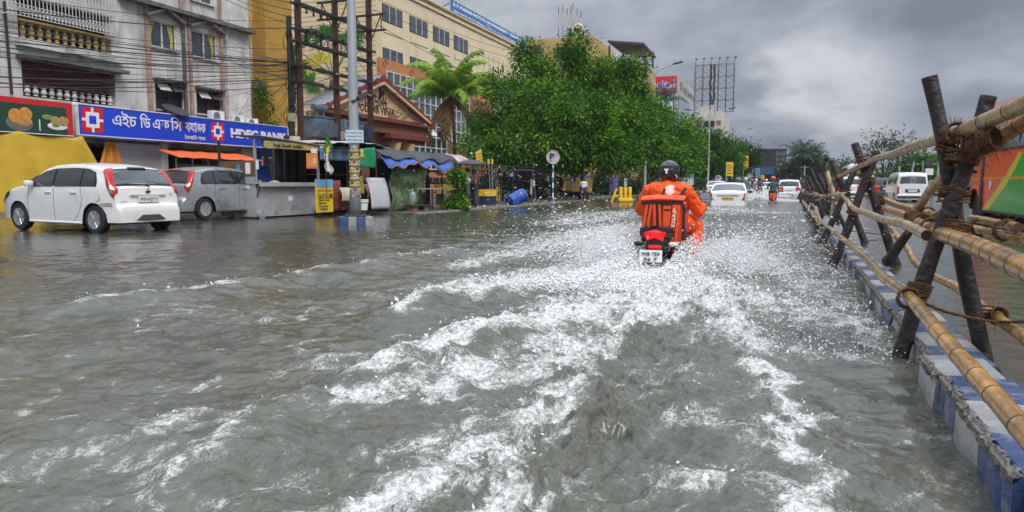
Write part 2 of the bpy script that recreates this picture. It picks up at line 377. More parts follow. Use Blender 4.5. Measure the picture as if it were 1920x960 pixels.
# the far crest that runs out to the left, and its second line
crest([(-60,612),(0,600),(100,588),(200,574),(300,560),(400,545),(500,530),(600,515),(700,500),(770,486),(840,477),(900,478),(960,486)], 0.11, 0.13, 0.30, 0.72, side=1)
crest([(0,640),(90,633),(180,624)], 0.02, 0.1, 0.10, 0.62)
crest([(100,664),(160,660),(215,652)], 0.02, 0.1, 0.08, 0.62)
crest([(245,628),(310,622)], 0.02, 0.1, 0.06, 0.66)
crest([(430,620),(500,600),(570,590)], 0.015, 0.1, 0.05, 0.6)
crest([(680,470),(760,456),(830,452),(900,452)], 0.03, 0.15, 0.2, 0.5)
crest([(730,612),(765,585),(800,566),(845,546),(890,541),(930,550),(970,566)], 0.12, 0.11, 0.22, 0.92)
crest([(640,740),(690,706),(760,682),(830,655),(900,638),(960,632),(1040,640)], 0.12, 0.12, 0.36, 0.9)
crest([(270,960),(350,892),(420,850),(480,812),(545,770),(610,742)], 0.08, 0.08, 0.12, 0.74)
crest([(700,580),(680,610),(690,660)], 0.03, 0.08, 0.14, 0.5)
crest([(1010,500),(1060,470),(1110,440),(1150,425)], 0.05, 0.2, 0.3, 0.62)
crest([(1400,395),(1440,386),(1500,384),(1560,390)], 0.08, 0.4, 0.5, 0.5)
# the churned wake behind the rear wheel, cut off hard on its right
patch([(1262,515),(1225,560),(1185,615),(1150,655),(1105,715),(1060,780),(985,860),(900,930),(840,1000)], [0.62,0.78,0.72,0.60,0.50,0.42,0.36,0.32,0.3], 0.98, sharp=-1, amp=0.070)
patch([(1240,520),(1150,560),(1060,600),(960,625),(880,650),(800,680)], [0.7,0.85,0.75,0.6,0.4,0.2], 0.92, amp=0.055)
patch([(1150,640),(1040,680),(930,705),(820,725),(720,740),(600,750)], [0.5,0.60,0.55,0.5,0.35,0.15], 0.82, amp=0.045)
patch([(1080,740),(980,800),(870,850),(740,910),(640,970)], [0.4,0.45,0.42,0.36,0.25], 0.76, amp=0.035)
patch([(800,560),(880,560),(960,530),(1060,510),(1180,500)], [0.3,0.7,1.0,1.1,1.0], 0.80, amp=0.04)
patch([(860,500),(960,480),(1080,450),(1180,430),(1260,420)], [0.4,1.0,1.8,2.2,2.2], 0.74, amp=0.03)
patch([(1060,420),(1160,400),(1260,395),(1340,400)], [1.5,3.0,3.0,2.5], 0.70, amp=0.03)
patch([(1235,440),(1245,475),(1250,505),(1255,540)], [0.5,0.75,0.85,0.8], 0.99, amp=0.05)
patch([(1120,470),(1200,480),(1330,485),(1400,490)], [0.6,0.9,0.9,0.5], 0.90, amp=0.05)
# right arm of the wake and the speckled water towards the kerb
patch([(1290,530),(1350,590),(1400,640),(1440,700),(1475,770),(1505,850),(1500,980)], [0.62,0.46,0.32,0.22,0.15,0.11,0.10], 0.90, amp=0.04)
patch([(1310,530),(1400,560),(1500,590),(1590,620)], [0.8,0.9,0.8,0.5], 0.76, amp=0.02)
patch([(1330,460),(1420,500),(1520,540),(1600,600),(1640,650)], [1.6,1.1,0.8,0.5,0.3], 0.68, amp=0.014)
patch([(1300,620),(1420,650),(1560,670),(1640,680)], [0.4,0.5,0.4,0.2], 0.66, amp=0.014)
patch([(1190,700),(1290,690),(1400,740)], [0.12,0.32,0.32], 0.66, amp=0.014)
patch([(1160,800),(1260,790),(1380,800),(1480,840)], [0.1,0.3,0.3,0.2], 0.70, amp=0.018)
patch([(1130,890),(1200,870),(1330,900),(1480,940)], [0.1,0.22,0.25,0.2], 0.70, amp=0.015)
patch([(1540,800),(1620,860),(1720,930)], [0.3,0.3,0.2], 0.58, amp=0.01)
patch([(1105,780),(1130,795),(1165,812)], [0.10,0.13,0.08], 0.74, amp=0.012)
patch([(960,980),(980,900),(1040,850)], [0.2,0.18,0.12], 0.70, amp=0.012)
patch([(300,800),(420,790),(560,780),(700,750)], [0.35,0.5,0.5,0.3], 0.64, amp=0.016)
patch([(540,650),(620,680),(740,680),(860,700)], [0.4,0.5,0.45,0.3], 0.62, amp=0.014)
patch([(0,880),(150,860),(330,890),(560,940)], [0.4,0.5,0.5,0.3], 0.60, amp=0.014)
patch([(100,700),(300,720),(500,700)], [0.3,0.4,0.3], 0.55, amp=0.008)
patch([(300,575),(450,600),(640,580),(760,540)], [0.5,0.7,0.7,0.5], 0.57, amp=0.01)
patch([(1220,400),(1330,390),(1420,400),(1500,400)], [1.6,2.2,2.2,1.4], 0.72, amp=0.04)
patch([(1370,376),(1420,372),(1450,374),(1500,378)], [2.5,3.0,2.5,2.0], 0.84, amp=0.06)
patch([(1310,372),(1380,366),(1520,362)], [3.0,5.0,4.0], 0.70, amp=0.02)
tr, _ = pdist(gp([(1235,610),(1170,690),(1130,760),(1090,850),(1040,960)])); tr = tr+wob
H = H - 0.05*np.exp(-(tr/0.28)**2) + .024*np.exp(-(tr/0.5)**2)*fbm(X*8, Y*8, 3, seed=87); Fm = Fm*(1-0.55*np.exp(-((tr)/0.16)**2))
base = 0.50 + 0.20*fbm(X*1.1, Y*1.1, 4, seed=90)
Fm = np.maximum(Fm, base*sstep(-10.5, -5, X)/(1+(RR/14)**2))
Fm = np.clip(Fm*1.04, 0, .97)*(1+.20*np.clip(fbm(X*2.3+Y*.6, Y*2.0, 4, seed=31), -1, .5))
calm = (X > 0.84) & (RR > 1); Fm = np.where(calm, 0.12, Fm); H = np.where(calm, H*0.35, H)
H = H*(1-sstep(40, 110, RR)) + np.where(Fm > 0.5, (Fm-0.5)*0.02*fbm(X*16, Y*16, 3, seed=77), 0)*near
H = np.where(X < -17, H*0.2, H)
H = np.minimum(H, 0.30)
n_, m_ = X.shape; idx = np.arange(n_*m_).reshape(n_, m_)
F_ = np.stack([idx[:-1,:-1], idx[:-1,1:], idx[1:,1:], idx[1:,:-1]], -1).reshape(-1, 4)
F_ = F_[:, ::-1]
def water_mat():
    m = bpy.data.materials.new('flood_water'); m.use_nodes = True; t = m.node_tree; n = t.nodes; l = t.links; b = n['Principled BSDF']
    def nd(tp, **k):
        q = n.new(tp)
        for a, v in k.items():
            if a in q.inputs.keys(): q.inputs[a].default_value = v
            else: setattr(q, a, v)
        return q
    def mth(op, a, c=None, d=None, cl=False):
        q = nd('ShaderNodeMath', operation=op, use_clamp=cl)
        for i, v in enumerate((a, c, d)):
            if v is None: continue
            if isinstance(v, (int, float)): q.inputs[i].default_value = v
            else: l.new(v, q.inputs[i])
        return q.outputs[0]
    tcn = n.new('ShaderNodeTexCoord'); at = nd('ShaderNodeAttribute', attribute_name='foam')
    mp = n.new('ShaderNodeMapping'); mp.inputs['Rotation'].default_value = (0, 0, 0.5); mp.inputs['Scale'].default_value = (1.0, 0.62, 1); l.new(tcn.outputs['Object'], mp.inputs[0])
    a = nd('ShaderNodeTexNoise', Scale=6.5, Detail=11.0, Roughness=0.74, Distortion=0.5); l.new(mp.outputs[0], a.inputs['Vector'])
    c = nd('ShaderNodeTexNoise', Scale=24.0, Detail=6.0, Roughness=0.75, Distortion=1.8); l.new(mp.outputs[0], c.inputs['Vector'])
    rid = mth('SUBTRACT', 1.0, mth('MULTIPLY', mth('ABSOLUTE', mth('SUBTRACT', c.outputs['Fac'], 0.5)), 5.5), cl=True)
    pat = mth('ADD', mth('MULTIPLY', a.outputs['Fac'], 1.05), mth('MULTIPLY', rid, 0.20))
    thr = mth('SUBTRACT', 1.09, mth('MULTIPLY', at.outputs['Fac'], 0.60))
    f0 = mth('SUBTRACT', pat, thr)
    mask = nd('ShaderNodeMapRange'); l.new(f0, mask.inputs[0]); mask.inputs[1].default_value = -0.02; mask.inputs[2].default_value = 0.12
    soft = nd('ShaderNodeMapRange'); l.new(f0, soft.inputs[0]); soft.inputs[1].default_value = -0.30; soft.inputs[2].default_value = 0.10; soft.inputs[4].default_value = 0.75
    big = nd('ShaderNodeTexNoise', Scale=0.35, Detail=3.0); l.new(tcn.outputs['Object'], big.inputs['Vector'])
    wc = n.new('ShaderNodeMix'); wc.data_type = 'RGBA'; wc.inputs[6].default_value = (0.041, 0.040, 0.025, 1); wc.inputs[7].default_value = (0.067, 0.070, 0.054, 1)
    bmr = nd('ShaderNodeMapRange'); l.new(big.outputs['Fac'], bmr.inputs[0]); bmr.inputs[1].default_value = .38; bmr.inputs[2].default_value = .62; l.new(bmr.outputs[0], wc.inputs[0])
    w2 = n.new('ShaderNodeMix'); w2.data_type = 'RGBA'; l.new(soft.outputs[0], w2.inputs[0]); l.new(wc.outputs[2], w2.inputs[6]); w2.inputs[7].default_value = (0.180, 0.188, 0.150, 1)
    w3 = n.new('ShaderNodeMix'); w3.data_type = 'RGBA'; l.new(mask.outputs[0], w3.inputs[0]); l.new(w2.outputs[2], w3.inputs[6])
    fc = n.new('ShaderNodeMix'); fc.data_type = 'RGBA'; fm_ = nd('ShaderNodeTexNoise', Scale=34.0, Detail=5.0, Roughness=0.7); l.new(tcn.outputs['Object'], fm_.inputs['Vector']); fr_ = nd('ShaderNodeMapRange'); l.new(fm_.outputs['Fac'], fr_.inputs[0]); fr_.inputs[1].default_value = .38; fr_.inputs[2].default_value = .58
    l.new(fr_.outputs[0], fc.inputs[0]); fc.inputs[6].default_value = (0.28, 0.295, 0.26, 1); fc.inputs[7].default_value = (0.72, 0.73, 0.70, 1); l.new(fc.outputs[2], w3.inputs[7])
    l.new(w3.outputs[2], b.inputs['Base Color'])
    r_ = nd('ShaderNodeMapRange'); l.new(mask.outputs[0], r_.inputs[0]); r_.inputs[3].default_value = 0.13; r_.inputs[4].default_value = 0.55; l.new(r_.outputs[0], b.inputs['Roughness'])
    b.inputs['IOR'].default_value = 1.34
    ws = nd('ShaderNodeTexNoise', Scale=6.0, Detail=3.0, Roughness=0.5); l.new(mp.outputs[0], ws.inputs['Vector'])
    rr = nd('ShaderNodeTexNoise', Scale=26.0, Detail=2.0); l.new(tcn.outputs['Object'], rr.inputs['Vector'])
    hh = mth('ADD', mth('MULTIPLY', ws.outputs['Fac'], 1.0), mth('ADD', mth('MULTIPLY', rr.outputs['Fac'], 0.13), mth('MULTIPLY', mask.outputs[0], mth('ADD', 0.2, mth('MULTIPLY', fm_.outputs['Fac'], 1.5)))))
    bp = nd('ShaderNodeBump', Strength=0.42, Distance=0.035); l.new(hh, bp.inputs['Height']); l.new(bp.outputs[0], b.inputs['Normal'])
    return m
struct(np_mesh('water', np.stack([X, Y, H], -1).reshape(-1, 3), F_, water_mat(), attrs={'foam': Fm.ravel()}))

# ---------------- painted median kerb: separate cast blocks, blue and white
MX0, MX1, MZ = 0.70, 1.0, 0.115
m_blue = pm('worn_blue_paint', (0.034, 0.07, 0.17), rough=0.3, var=0.25, scale=6, bump=0.4, bscale=25, dirt=(0.30, 0.31, 0.31), dirtamt=0.45, dscale=9)
m_white = pm('worn_white_paint', (0.33, 0.34, 0.34), rough=0.3, var=0.2, scale=6, bump=0.4, bscale=25, dirt=(0.20, 0.20, 0.18), dirtamt=0.5, dscale=7)
m_broken = pm('broken_concrete', (0.17, 0.16, 0.14), rough=0.85, var=0.5, scale=18, bump=1.0, bscale=40)
md = thing('median_kerb', 'long low concrete median painted in blue and white blocks, standing out of the water on the right', 'kerb', (MX0, 0, 0))
y = 1.2; k = 0
while y < 200:
    l = 0.42 if y < 60 else 4.0
    dx = -0.05 if 2.2 < y < 3.9 else (0.0 if y > 3.9 else -0.02); dz = 0.035 if 1.8 < y < 3.9 else 0.0
    j = random.uniform(-.012, .012)
    # rough crumbling edge: the block is a grid whose corners wander
    mb = MB(); nx, ny = 7, 6
    prof = [(0, -0.3), (0.0, -0.02), (0.004, MZ-0.035+dz), (0.03, MZ+dz), (0.15, MZ+0.006+dz), (0.28, MZ+dz), (0.30, MZ-0.03+dz), (0.30, -0.3)]
    def fn(u, v, y=y, l=l, dx=dx, j=j):
        i = int(round(u*(len(prof)-1))); px_, pz_ = prof[i]; yy = y + v*(l-0.006)
        er = 0.0
        if i in (2, 3): er = 0.022*max(0, math.sin(yy*23+math.sin(yy*7)*3))+0.012*math.sin(yy*61)
        return (MX0+px_+dx+j+er*(1 if i == 3 else .8), yy, pz_ - er*0.6*(i in (2, 3)))
    mb.grid(len(prof), 9 if y < 12 else 2, fn)
    mb.f.append(tuple(i*(9 if y < 12 else 2) for i in range(len(prof)))); mb.mi.append(0)
    o = mb.build('painted_block', m_blue if k % 2 else m_white, md, world=True, smooth=40)
    if y < 12:   # crumbled lip
        c = MB(); ph = random.random()*9; x_ = MX0+dx+j
        def lip(u, v, ph=ph, x_=x_, y=y, l=l, dz=dz):
            yy = y+.003+u*(l-.012); w_ = .012+.014*abs(math.sin(yy*19+ph))+.010*abs(math.sin(yy*47+ph*2)); d_ = .018+.020*abs(math.sin(yy*23+ph*3))
            return (x_+(-.004 if v < .5 else w_*(v-.5)*2-.001)+.003*math.sin(yy*90), yy, MZ+dz-(d_*(1-v*2) if v < .5 else -.004)+.003*math.sin(yy*71+v*5)-(.010 if .2 < v < .8 else 0))
        c.grid(44, 7, lip)
        if y < 9: c.build('broken_edge', m_broken, md, world=True, smooth=30)
    y += l; k += 1
WX, WY, WZ, WF, WR, WA = (q.ravel().copy() for q in (X, Y, H, Fm, RR, AA))
# ============================================================ bamboo barricade on the median
def bAX(px, py, x): return AX(px, py, x*.87)
def bAY(px, py, y): return AY(px, py, float(np.interp(y, [4.0, 5.2, 10.7, 14.2, 20], [3.66, 4.76, 10.1, 13.8, 19.6])))
m_post = pm('dark_wet_timber', (0.036, 0.026, 0.021), rough=0.5, var=0.5, scale=9, bump=0.9, bscale=22, dirt=(0.018, 0.015, 0.014), dirtamt=0.7, dscale=5, dstretch=(1, 1, .25))
m_cut = pm('cut_timber_end', (0.10, 0.08, 0.06), rough=0.7, var=0.4, scale=20)
m_bam = pm('golden_bamboo', (0.42, 0.215, 0.040), rough=0.25, var=0.55, scale=8, bump=0.35, bscale=30, dirt=(0.12, 0.05, 0.015), dirtamt=0.55, dscale=7, dstretch=(1,.35,1), coat=0.3)
m_bamp = pm('pale_bamboo', (0.42, 0.30, 0.15), rough=0.35, var=0.35, scale=9, bump=0.35, bscale=30, dirt=(0.14, 0.06, 0.025), dirtamt=0.5, dscale=6, coat=0.2)
m_node = pm('bamboo_node', (0.07, 0.035, 0.015), rough=0.6, var=0.3, scale=20)
m_rope = pm('coir_rope', (0.17, 0.075, 0.028), rough=0.9, var=0.5, scale=40, bump=1.0, bscale=120)
def spline(pts, n):
    P = [Vector(p) for p in pts]
    if len(P) < 3: return [P[0].lerp(P[-1], i/(n-1)) for i in range(n)]
    out = []
    for i in range(n):
        t = i/(n-1)*(len(P)-1); k = min(int(t), len(P)-2); f = t-k
        a = P[max(k-1, 0)]; b = P[k]; c = P[k+1]; d = P[min(k+2, len(P)-1)]
        out.append(0.5*((2*b)+(c-a)*f+(2*a-5*b+4*c-d)*f*f+(3*b-a-3*c+d)*f**3))
    return out
def bamboo(pts, r0, r1, mat, label, node=0.27, group='bamboo rails lashed along the median', seed=0):
    rr = random.Random(seed); base = Vector(pts[0]); P = spline(pts, 40); r0 *= .88; r1 *= .88
    # even spacing
    ln = [0]
    for i in range(1, 40): ln.append(ln[-1]+(P[i]-P[i-1]).length)
    tot = ln[-1]
    def at(s):
        s = max(0, min(tot, s))
        for i in range(1, 40):
            if ln[i] >= s: return P[i-1].lerp(P[i], (s-ln[i-1])/max(1e-6, ln[i]-ln[i-1]))
        return P[-1]
    marks = []; s = rr.uniform(.05, node)
    while s < tot-.03: marks.append(s); s += node*rr.uniform(.75, 1.2)
    ss = []; s = 0
    while s < tot: ss.append((s, 0)); s += 0.09
    for m in marks: ss += [(m-.010, 0), (m-.005, 1), (m-.0015, 2), (m+.0025, 2), (m+.007, 1), (m+.012, 0)]
    ss.append((tot, 0)); ss = sorted(x for x in ss if 0 <= x[0] <= tot)
    cs = [at(s) for s, _ in ss]; rs = []
    for s, k in ss:
        r = r0+(r1-r0)*s/tot; rs.append(r*(1, 1.012, 1.055)[k]*(1+0.02*math.sin(s*9+seed)))
    cs = [c + Vector((math.sin(s*3.1+seed), 0, math.cos(s*2.3+seed)))*0.006 for c, (s, _) in zip(cs, ss)]
    t = thing('bamboo_rail', label, 'bamboo pole', base, 0, group)
    mb = MB(); n = 14; mb.tube(cs, rs, n)
    # rings at the nodes are dark
    mi = [0]*len(mb.f)
    for i in range(len(ss)-1):
        if ss[i][1] == 2 and ss[i+1][1] == 2 or (ss[i][1] == 1 and ss[i+1][1] == 2):
            for j in range(n): mi[i*n+j] = 1
    mi[-1] = mi[-2] = 1; mb.mi = mi
    mb.build('pole', [mat, m_node], t, world=True, smooth=60); return t
def lashing(c, r, axis, parent, turns=7, h=0.09, hairs=14, seed=0, thick=0.0045):
    """coils of coir rope round a joint"""
    rr = random.Random(seed); a = Vector(axis).normalized(); u = a.orthogonal().normalized(); v = a.cross(u); c = Vector(c); mb = MB()
    for k in range(turns):
        z = (k/(max(1, turns-1))-.5)*h; tl = rr.uniform(-.14, .14); tl2 = rr.uniform(-.14, .14); R = r*.84+rr.uniform(.000, .007)
        r_ = 0
        pts = [c + (u*math.cos(t_)+v*math.sin(t_))*R*(1+.06*rr.random()) + a*(z+tl*R*math.cos(t_)+tl2*R*math.sin(t_)) for t_ in [i*2*PI/14 for i in range(15)]]
        mb.tube(pts, thick*rr.uniform(.8, 1.5), 5, cap=False)
    for k in range(hairs):
        d = (u*rr.uniform(-1, 1)+v*rr.uniform(-1, 1)+a*rr.uniform(-.7, .7)).normalized(); p = c+d*r*.95 + a*rr.uniform(-.5, .5)*h
        q = p+d*rr.uniform(.02, .07)+Vector((0, 0, rr.uniform(-.03, .01))); mb.tube([p, (p+q)/2+Vector((0, 0, .006)), q], [.0018, .0014, .0006], 4)
    return mb.build('rope_lashing', m_rope, parent, world=True, smooth=True)
def post(parent, p, q, r, seed, knots=1):
    rr = random.Random(seed); p = Vector(p); q = Vector(q); n = 15; pts = []; rs = []
    d = (q-p); o = d.orthogonal().normalized(); o2 = d.cross(o).normalized(); ph = rr.uniform(0, 6)
    for i in range(n):
        t = i/(n-1); pts.append(p+d*t+(o*math.sin(t*5+ph)+o2*math.cos(t*4+ph*2))*0.012*math.sin(t*PI)); rs.append(r*(1.06-.14*t+.05*math.sin(t*17+ph)))
    mb = MB(); mb.tube(pts, rs, 12); mb.mi[-1] = 1; mb.mi[-2] = 1
    for i in range(knots):
        t = rr.uniform(.55, .9); c = p+d*t; a = rr.uniform(0, 6); e = o*math.cos(a)+o2*math.sin(a)
        mb.tube([c+e*r*.6, c+e*(r*1.5)], [r*.42, r*.25], 8)
    return mb.build('post', [m_post, m_cut], parent, world=True, smooth=50)
def c_y(Y): return float(np.interp(Y, [4.0, 5.2, 10.7, 14.2, 20, 100], [3.66, 4.76, 10.1, 13.8, 19.6, 100]))
def trestle(Y, A0, A1, B0, B1, r, label, seed=0, full=True):
    """A: foot left .. top right, B: foot right .. top left; pixel pairs on the cross-plane at Y"""
    a0, a1, b0, b1 = [p if isinstance(p, Vector) else bAY(*p, Y) for p in (A0, A1, B0, B1)]
    a0.z = min(a0.z, -.06); b0.z = min(b0.z, -.06)
    a0.y -= r*.9; a1.y -= r*.9; b0.y += r*.9; b1.y += r*.9
    Y = c_y(Y); r *= .9
    t = thing('timber_trestle', label, 'trestle', (a0.x, Y, 0), 0, 'crossed timber trestles straddling the median')
    post(t, a0, a1, r, seed); post(t, b0, b1, r*1.02, seed+1)
    # crossing point
    num = (b0.x-a0.x); da = a1-a0; db = b1-b0
    den_ = da.x*db.z-da.z*db.x; s = ((b0.x-a0.x)*db.z-(b0.z-a0.z)*db.x)/den_; c = a0+da*s; c.y = Y
    lashing(c, r*2.0, (0, 0, 1), t, turns=11 if full else 5, h=.09, hairs=16 if full else 4, seed=seed, thick=.0045)
    return t, c, (a0, a1, b0, b1)
t1, c1, (A0, A1, B0, B1) = trestle(5.2, (1680, 668), (1850, 182), (1856, 678), (1745, 142), 0.048, 'thick dark crossed posts nearest the camera, tallest in the barricade, bound with rope', 11)
lashing(bAY(1775, 275, 5.2), .06, (0.2, 0, 1), t1, 5, .06, 10, 5)
t2, c2, _2 = trestle(10.7, (1558, 497), (1644, 285), (1686, 495), (1603, 268), 0.056, 'second dark crossed trestle from the camera, stubby cut tops tied to the upper bamboo', 21)
lashing(bAY(1617, 297, 10.7), .075, (0.2, 0, 1), t2, 6, .10, 8, 6)
t3, c3, _3 = trestle(14.2, (1540, 456), (1602, 318), (1625, 456), (1559, 300), 0.058, 'third dark crossed trestle, its two posts spread wide above a red lit car', 31)
lbls = ['fourth', 'fifth', 'sixth', 'seventh', 'eighth', 'ninth', 'tenth', 'eleventh', 'twelfth', 'thirteenth', 'fourteenth', 'fifteenth', 'sixteenth']
yy = 17.6
rt = random.Random(3); far_tops = []
for k in range(13):
    tx = rt.uniform(-.1, .1); h1 = rt.uniform(1.25, 1.75); h2 = rt.uniform(1.2, 1.7)
    t_, c_, pp = trestle(yy, V(.53+tx*.3, c_y(yy), -.1), V(1.15+tx, c_y(yy), h1*.87), V(1.25+tx*.3, c_y(yy), -.1), V(.62+tx, c_y(yy), h2*.87), 0.052, 'dark crossed trestle, %s from the camera along the median' % lbls[k], 50+3*k, full=False)
    far_tops.append(pp); yy += rt.uniform(2.7, 3.6)
XF, XB = 0.78, 1.28
def pth(pts): return [bAX(a, b, x) for a, b, x in pts]
r_top = bamboo(pth([(1955,175,1.12),(1920,194,1.11),(1860,220,1.06),(1790,250,1.0),(1725,272,1.0),(1680,286,1.0),(1640,300,.98),(1622,308,.95)]), .047, .035, m_bamp, 'long upper bamboo rail running from the top right corner down to the second trestle', seed=1)
bamboo(pth([(1960,205,1.25),(1920,228,1.22),(1880,252,1.16),(1845,275,1.10)]), .05, .045, m_bam, 'short reddish bamboo rail just under the uppermost one, its end tied at the nearest trestle', seed=2)
bamboo(pth([(1622,306,.96),(1600,318,.9),(1575,330,.88),(1552,340,.87)]), .035, .03, m_bamp, 'short upper bamboo between the second and third trestles', seed=3)
bamboo(pth([(1960,520,.92),(1920,500,.92),(1840,469,.92),(1790,449,.92),(1752,432,.93),(1722,418,.95)]), .052, .045, m_bam, 'thickest golden bamboo rail at waist height, in front of the nearest trestle', node=.24, seed=4)
bamboo(pth([(1740,442,.86),(1700,424,.84),(1665,412,.83),(1615,397,.82),(1596,386,.80),(1587,374,.78),(1582,367,.77)]), .036, .032, m_bamp, 'curved pale bamboo rail at waist height between the first two trestles', node=.26, seed=5)
bamboo(pth([(1590,366,.80),(1575,365,.78),(1555,367,.78),(1540,368,.78),(1528,362,.78)]), .04, .034, m_bamp, 'short level bamboo rail at waist height beyond the second trestle', node=.3, seed=6)
bamboo(pth([(1985,890,.70),(1920,815,.70),(1850,725,.70),(1780,640,.70),(1725,583,.70),(1700,556,.71),(1677,536,.71),(1627,489,.70),(1590,455,.68),(1565,436,.66)]), .037, .034, m_bam, 'long low golden bamboo rail sweeping over the painted kerb to the bottom right corner', node=.26, seed=7)
bamboo(pth([(1572,440,.70),(1545,420,.68),(1536,408,.66),(1530,392,.64),(1524,384,.64)]), .035, .03, m_bamp, 'low bamboo rail continuing past the third trestle', node=.3, seed=8)
bamboo(pth([(1610,364,1.35),(1640,370,1.3),(1665,377,1.28),(1702,391,1.2),(1760,406,1.15)]), .038, .04, m_bam, 'golden back rail at waist height seen between the two nearest trestles', node=.28, seed=9)
bamboo(pth([(1660,391,1.1),(1690,402,1.08),(1712,412,1.05),(1735,420,1.02)]), .035, .035, m_bam, 'short golden bamboo with a cut end, tied under the back rail', node=.28, seed=10)
bamboo(pth([(1822,411,1.25),(1870,420,1.22),(1909,425,1.2)]), .026, .026, m_bam, 'thin golden bamboo stub tied at the right edge behind the nearest trestle', seed=12)
bamboo(pth([(1815,430,1.3),(1877,440,1.25),(1920,448,1.22),(1960,455,1.2)]), .034, .036, m_bam, 'back rail at waist height running off the right edge', seed=13)
bamboo(pth([(1672,430,1.42),(1685,446,1.42),(1700,462,1.42),(1712,490,1.40),(1727,503,1.38),(1755,519,1.35),(1795,541,1.33),(1860,589,1.30),(1920,632,1.28),(1960,665,1.26)]), .037, .036, m_bam, 'low back rail over the far side of the median, reaching the right edge', node=.24, seed=14)
bamboo([bAY(1776,322,6.2), bAY(1750,350,6.6), bAY(1720,394,7.0)], .036, .036, m_bamp, 'slanting bamboo brace between the nearest trestle and the waist rail', seed=15)
t = thing('timber_brace', 'short dark knobbed stick slanting down from the waist rails between the two nearest trestles', 'stick', bAY(1665, 492, 7.6))
mb = MB(); mb.tube([bAY(1722,394,7.0), bAY(1705,434,7.2), bAY(1684,462,7.4), bAY(1667,488,7.6)], [.03, .033, .04, .045], 10); mb.ball(bAY(1666,489,7.6), .055, 10, 7); mb.build('stick', m_post, t, world=True, smooth=True)
bamboo([bAY(1551,322,14.6), bAY(1558,345,14.5), bAY(1564,366,14.4), bAY(1561,400,14.3), bAY(1553,432,14.2)], .045, .04, m_bamp, 'pale upright bamboo standing at the third trestle', node=.4, seed=16)
t = thing('thin_pole', 'thin dark upright pole with a round tip behind the third trestle', 'pole', bAY(1551, 350, 15.5))
mb = MB(); mb.tube([bAY(1551,380,15.5), bAY(1549,290,15.5)], [.02, .02], 8); mb.tube([bAY(1549,302,15.5), bAY(1549,289,15.5)], [.035, .035], 8); mb.build('pole', m_post, t, world=True, smooth=True)
for k in range(0, 12, 1):   # far rails from trestle to trestle
    ya = 17.6+k*3.15-3.4; yb = ya+3.6; z = .75+rt.uniform(-.1, .1)
    bamboo([V(.69, ya, z-.1), V(.71, (ya+yb)/2, z-.15), V(.69, yb, .65+rt.uniform(-.1, .1))], .035, .032, m_bamp, 'waist high bamboo rail joining the distant trestles, %s from the camera' % (['fourth']+lbls)[k+1 if k else 0], node=.4, seed=20+k)
for k in range(0, 6):
    ya = 14.2+k*3.3; bamboo([V(.57, ya, .28), V(.55, ya+1.7, .24), V(.57, ya+3.5, .30)], .035, .032, m_bamp, 'low bamboo rail among the distant trestles, %s from the camera' % (['third']+lbls)[k], node=.4, seed=40+k, group='low far bamboo rails')
# lashings on the near rails
lg = thing('rope', 'brown coir rope stretched between the low front and low back rails', 'rope', bAX(1700, 560, .7))
def cord(pts, r, parent, name='strand'):
    mb = MB(); P = spline(pts, 26)
    for k in range(3):
        mb.tube([p + Vector((math.sin(i*1.3+k*2.1), 0, math.cos(i*1.3+k*2.1)))*r*.6 for i, p in enumerate(P)], r*.62, 6)
    return mb.build(name, m_rope, parent, world=True, smooth=True)
cord([bAX(1712,556,.72), bAX(1760,580,.85), bAX(1830,598,1.1), bAX(1880,604,1.25), bAX(1925,603,1.3)], .008, lg)
for (px, py, x, ax, r, sd_) in [(1702,560,.71,(0,1,-.3),.052,1),(1722,545,.80,(.3,.1,1),.062,2),(1850,585,1.25,(0,.1,1),.055,3),(1872,592,1.30,(0,1,-.4),.046,4)]:
    lashing(bAX(px, py, x), r, ax, lg, 7, .07, 12, sd_)
lg = thing('rope', 'frayed rope ties holding the thick waist rails at the nearest trestle', 'rope', bAX(1722, 420, .93))
for (px, py, x, ax, r, sd_) in [(1728,418,.93,(0,1,-.1),.062,5),(1745,428,.92,(0,1,-.2),.060,6),(1712,408,1.0,(1,.4,.2),.05,7),(1775,425,1.0,(1,0,.1),.05,8),(1795,428,1.0,(.2,0,1),.062,9),(1695,398,1.15,(0,1,0),.05,10),(1740,400,1.15,(0,1,0),.048,10)]:
    lashing(bAX(px, py, x), r, ax, lg, 8, .07, 16, sd_)
cord([bAX(1738,420,.93), bAX(1762,428,.98), bAX(1792,426,1.0)], .007, lg); cord([bAX(1700,440,.9), bAX(1712,420,.95), bAX(1725,408,1.0)], .008, lg)
lg = thing('rope', 'big shaggy rope bundle gathering the two upper rails at the nearest trestle', 'rope', bAY(1820, 275, 5.1))
for (px, py, Yy, ax, r, sd_) in [(1792,250,5.1,(0,1,0),.058,11),(1815,268,5.05,(1,-.6,.3),.055,12),(1835,275,4.95,(1,-1,.3),.05,13),(1805,292,5.1,(.1,0,1),.085,14),(1855,262,4.7,(1,-1.2,.3),.055,15)]:
    lashing(bAY(px, py, Yy), r, ax, lg, 12, .07, 34, sd_, .0045)
cord([bAY(1778,250,5.15), bAY(1790,262,5.1), bAY(1815,262,5.0), bAY(1835,250,4.9)], .008, lg)
lg = thing('rope', 'rope ties round the two golden back rails at the right edge', 'rope', bAX(1880, 430, 1.2))
for (px, py, x, ax, r, sd_) in [(1886,432,1.2,(0,1,0),.055,16),(1840,425,1.25,(0,1,0),.06,17)]: lashing(bAX(px, py, x), r, ax, lg, 12, .05, 26, sd_, .005)
lg = thing('rope', 'rope knots at the second trestle where the upper rails meet', 'rope', bAY(1625, 305, 10.6))
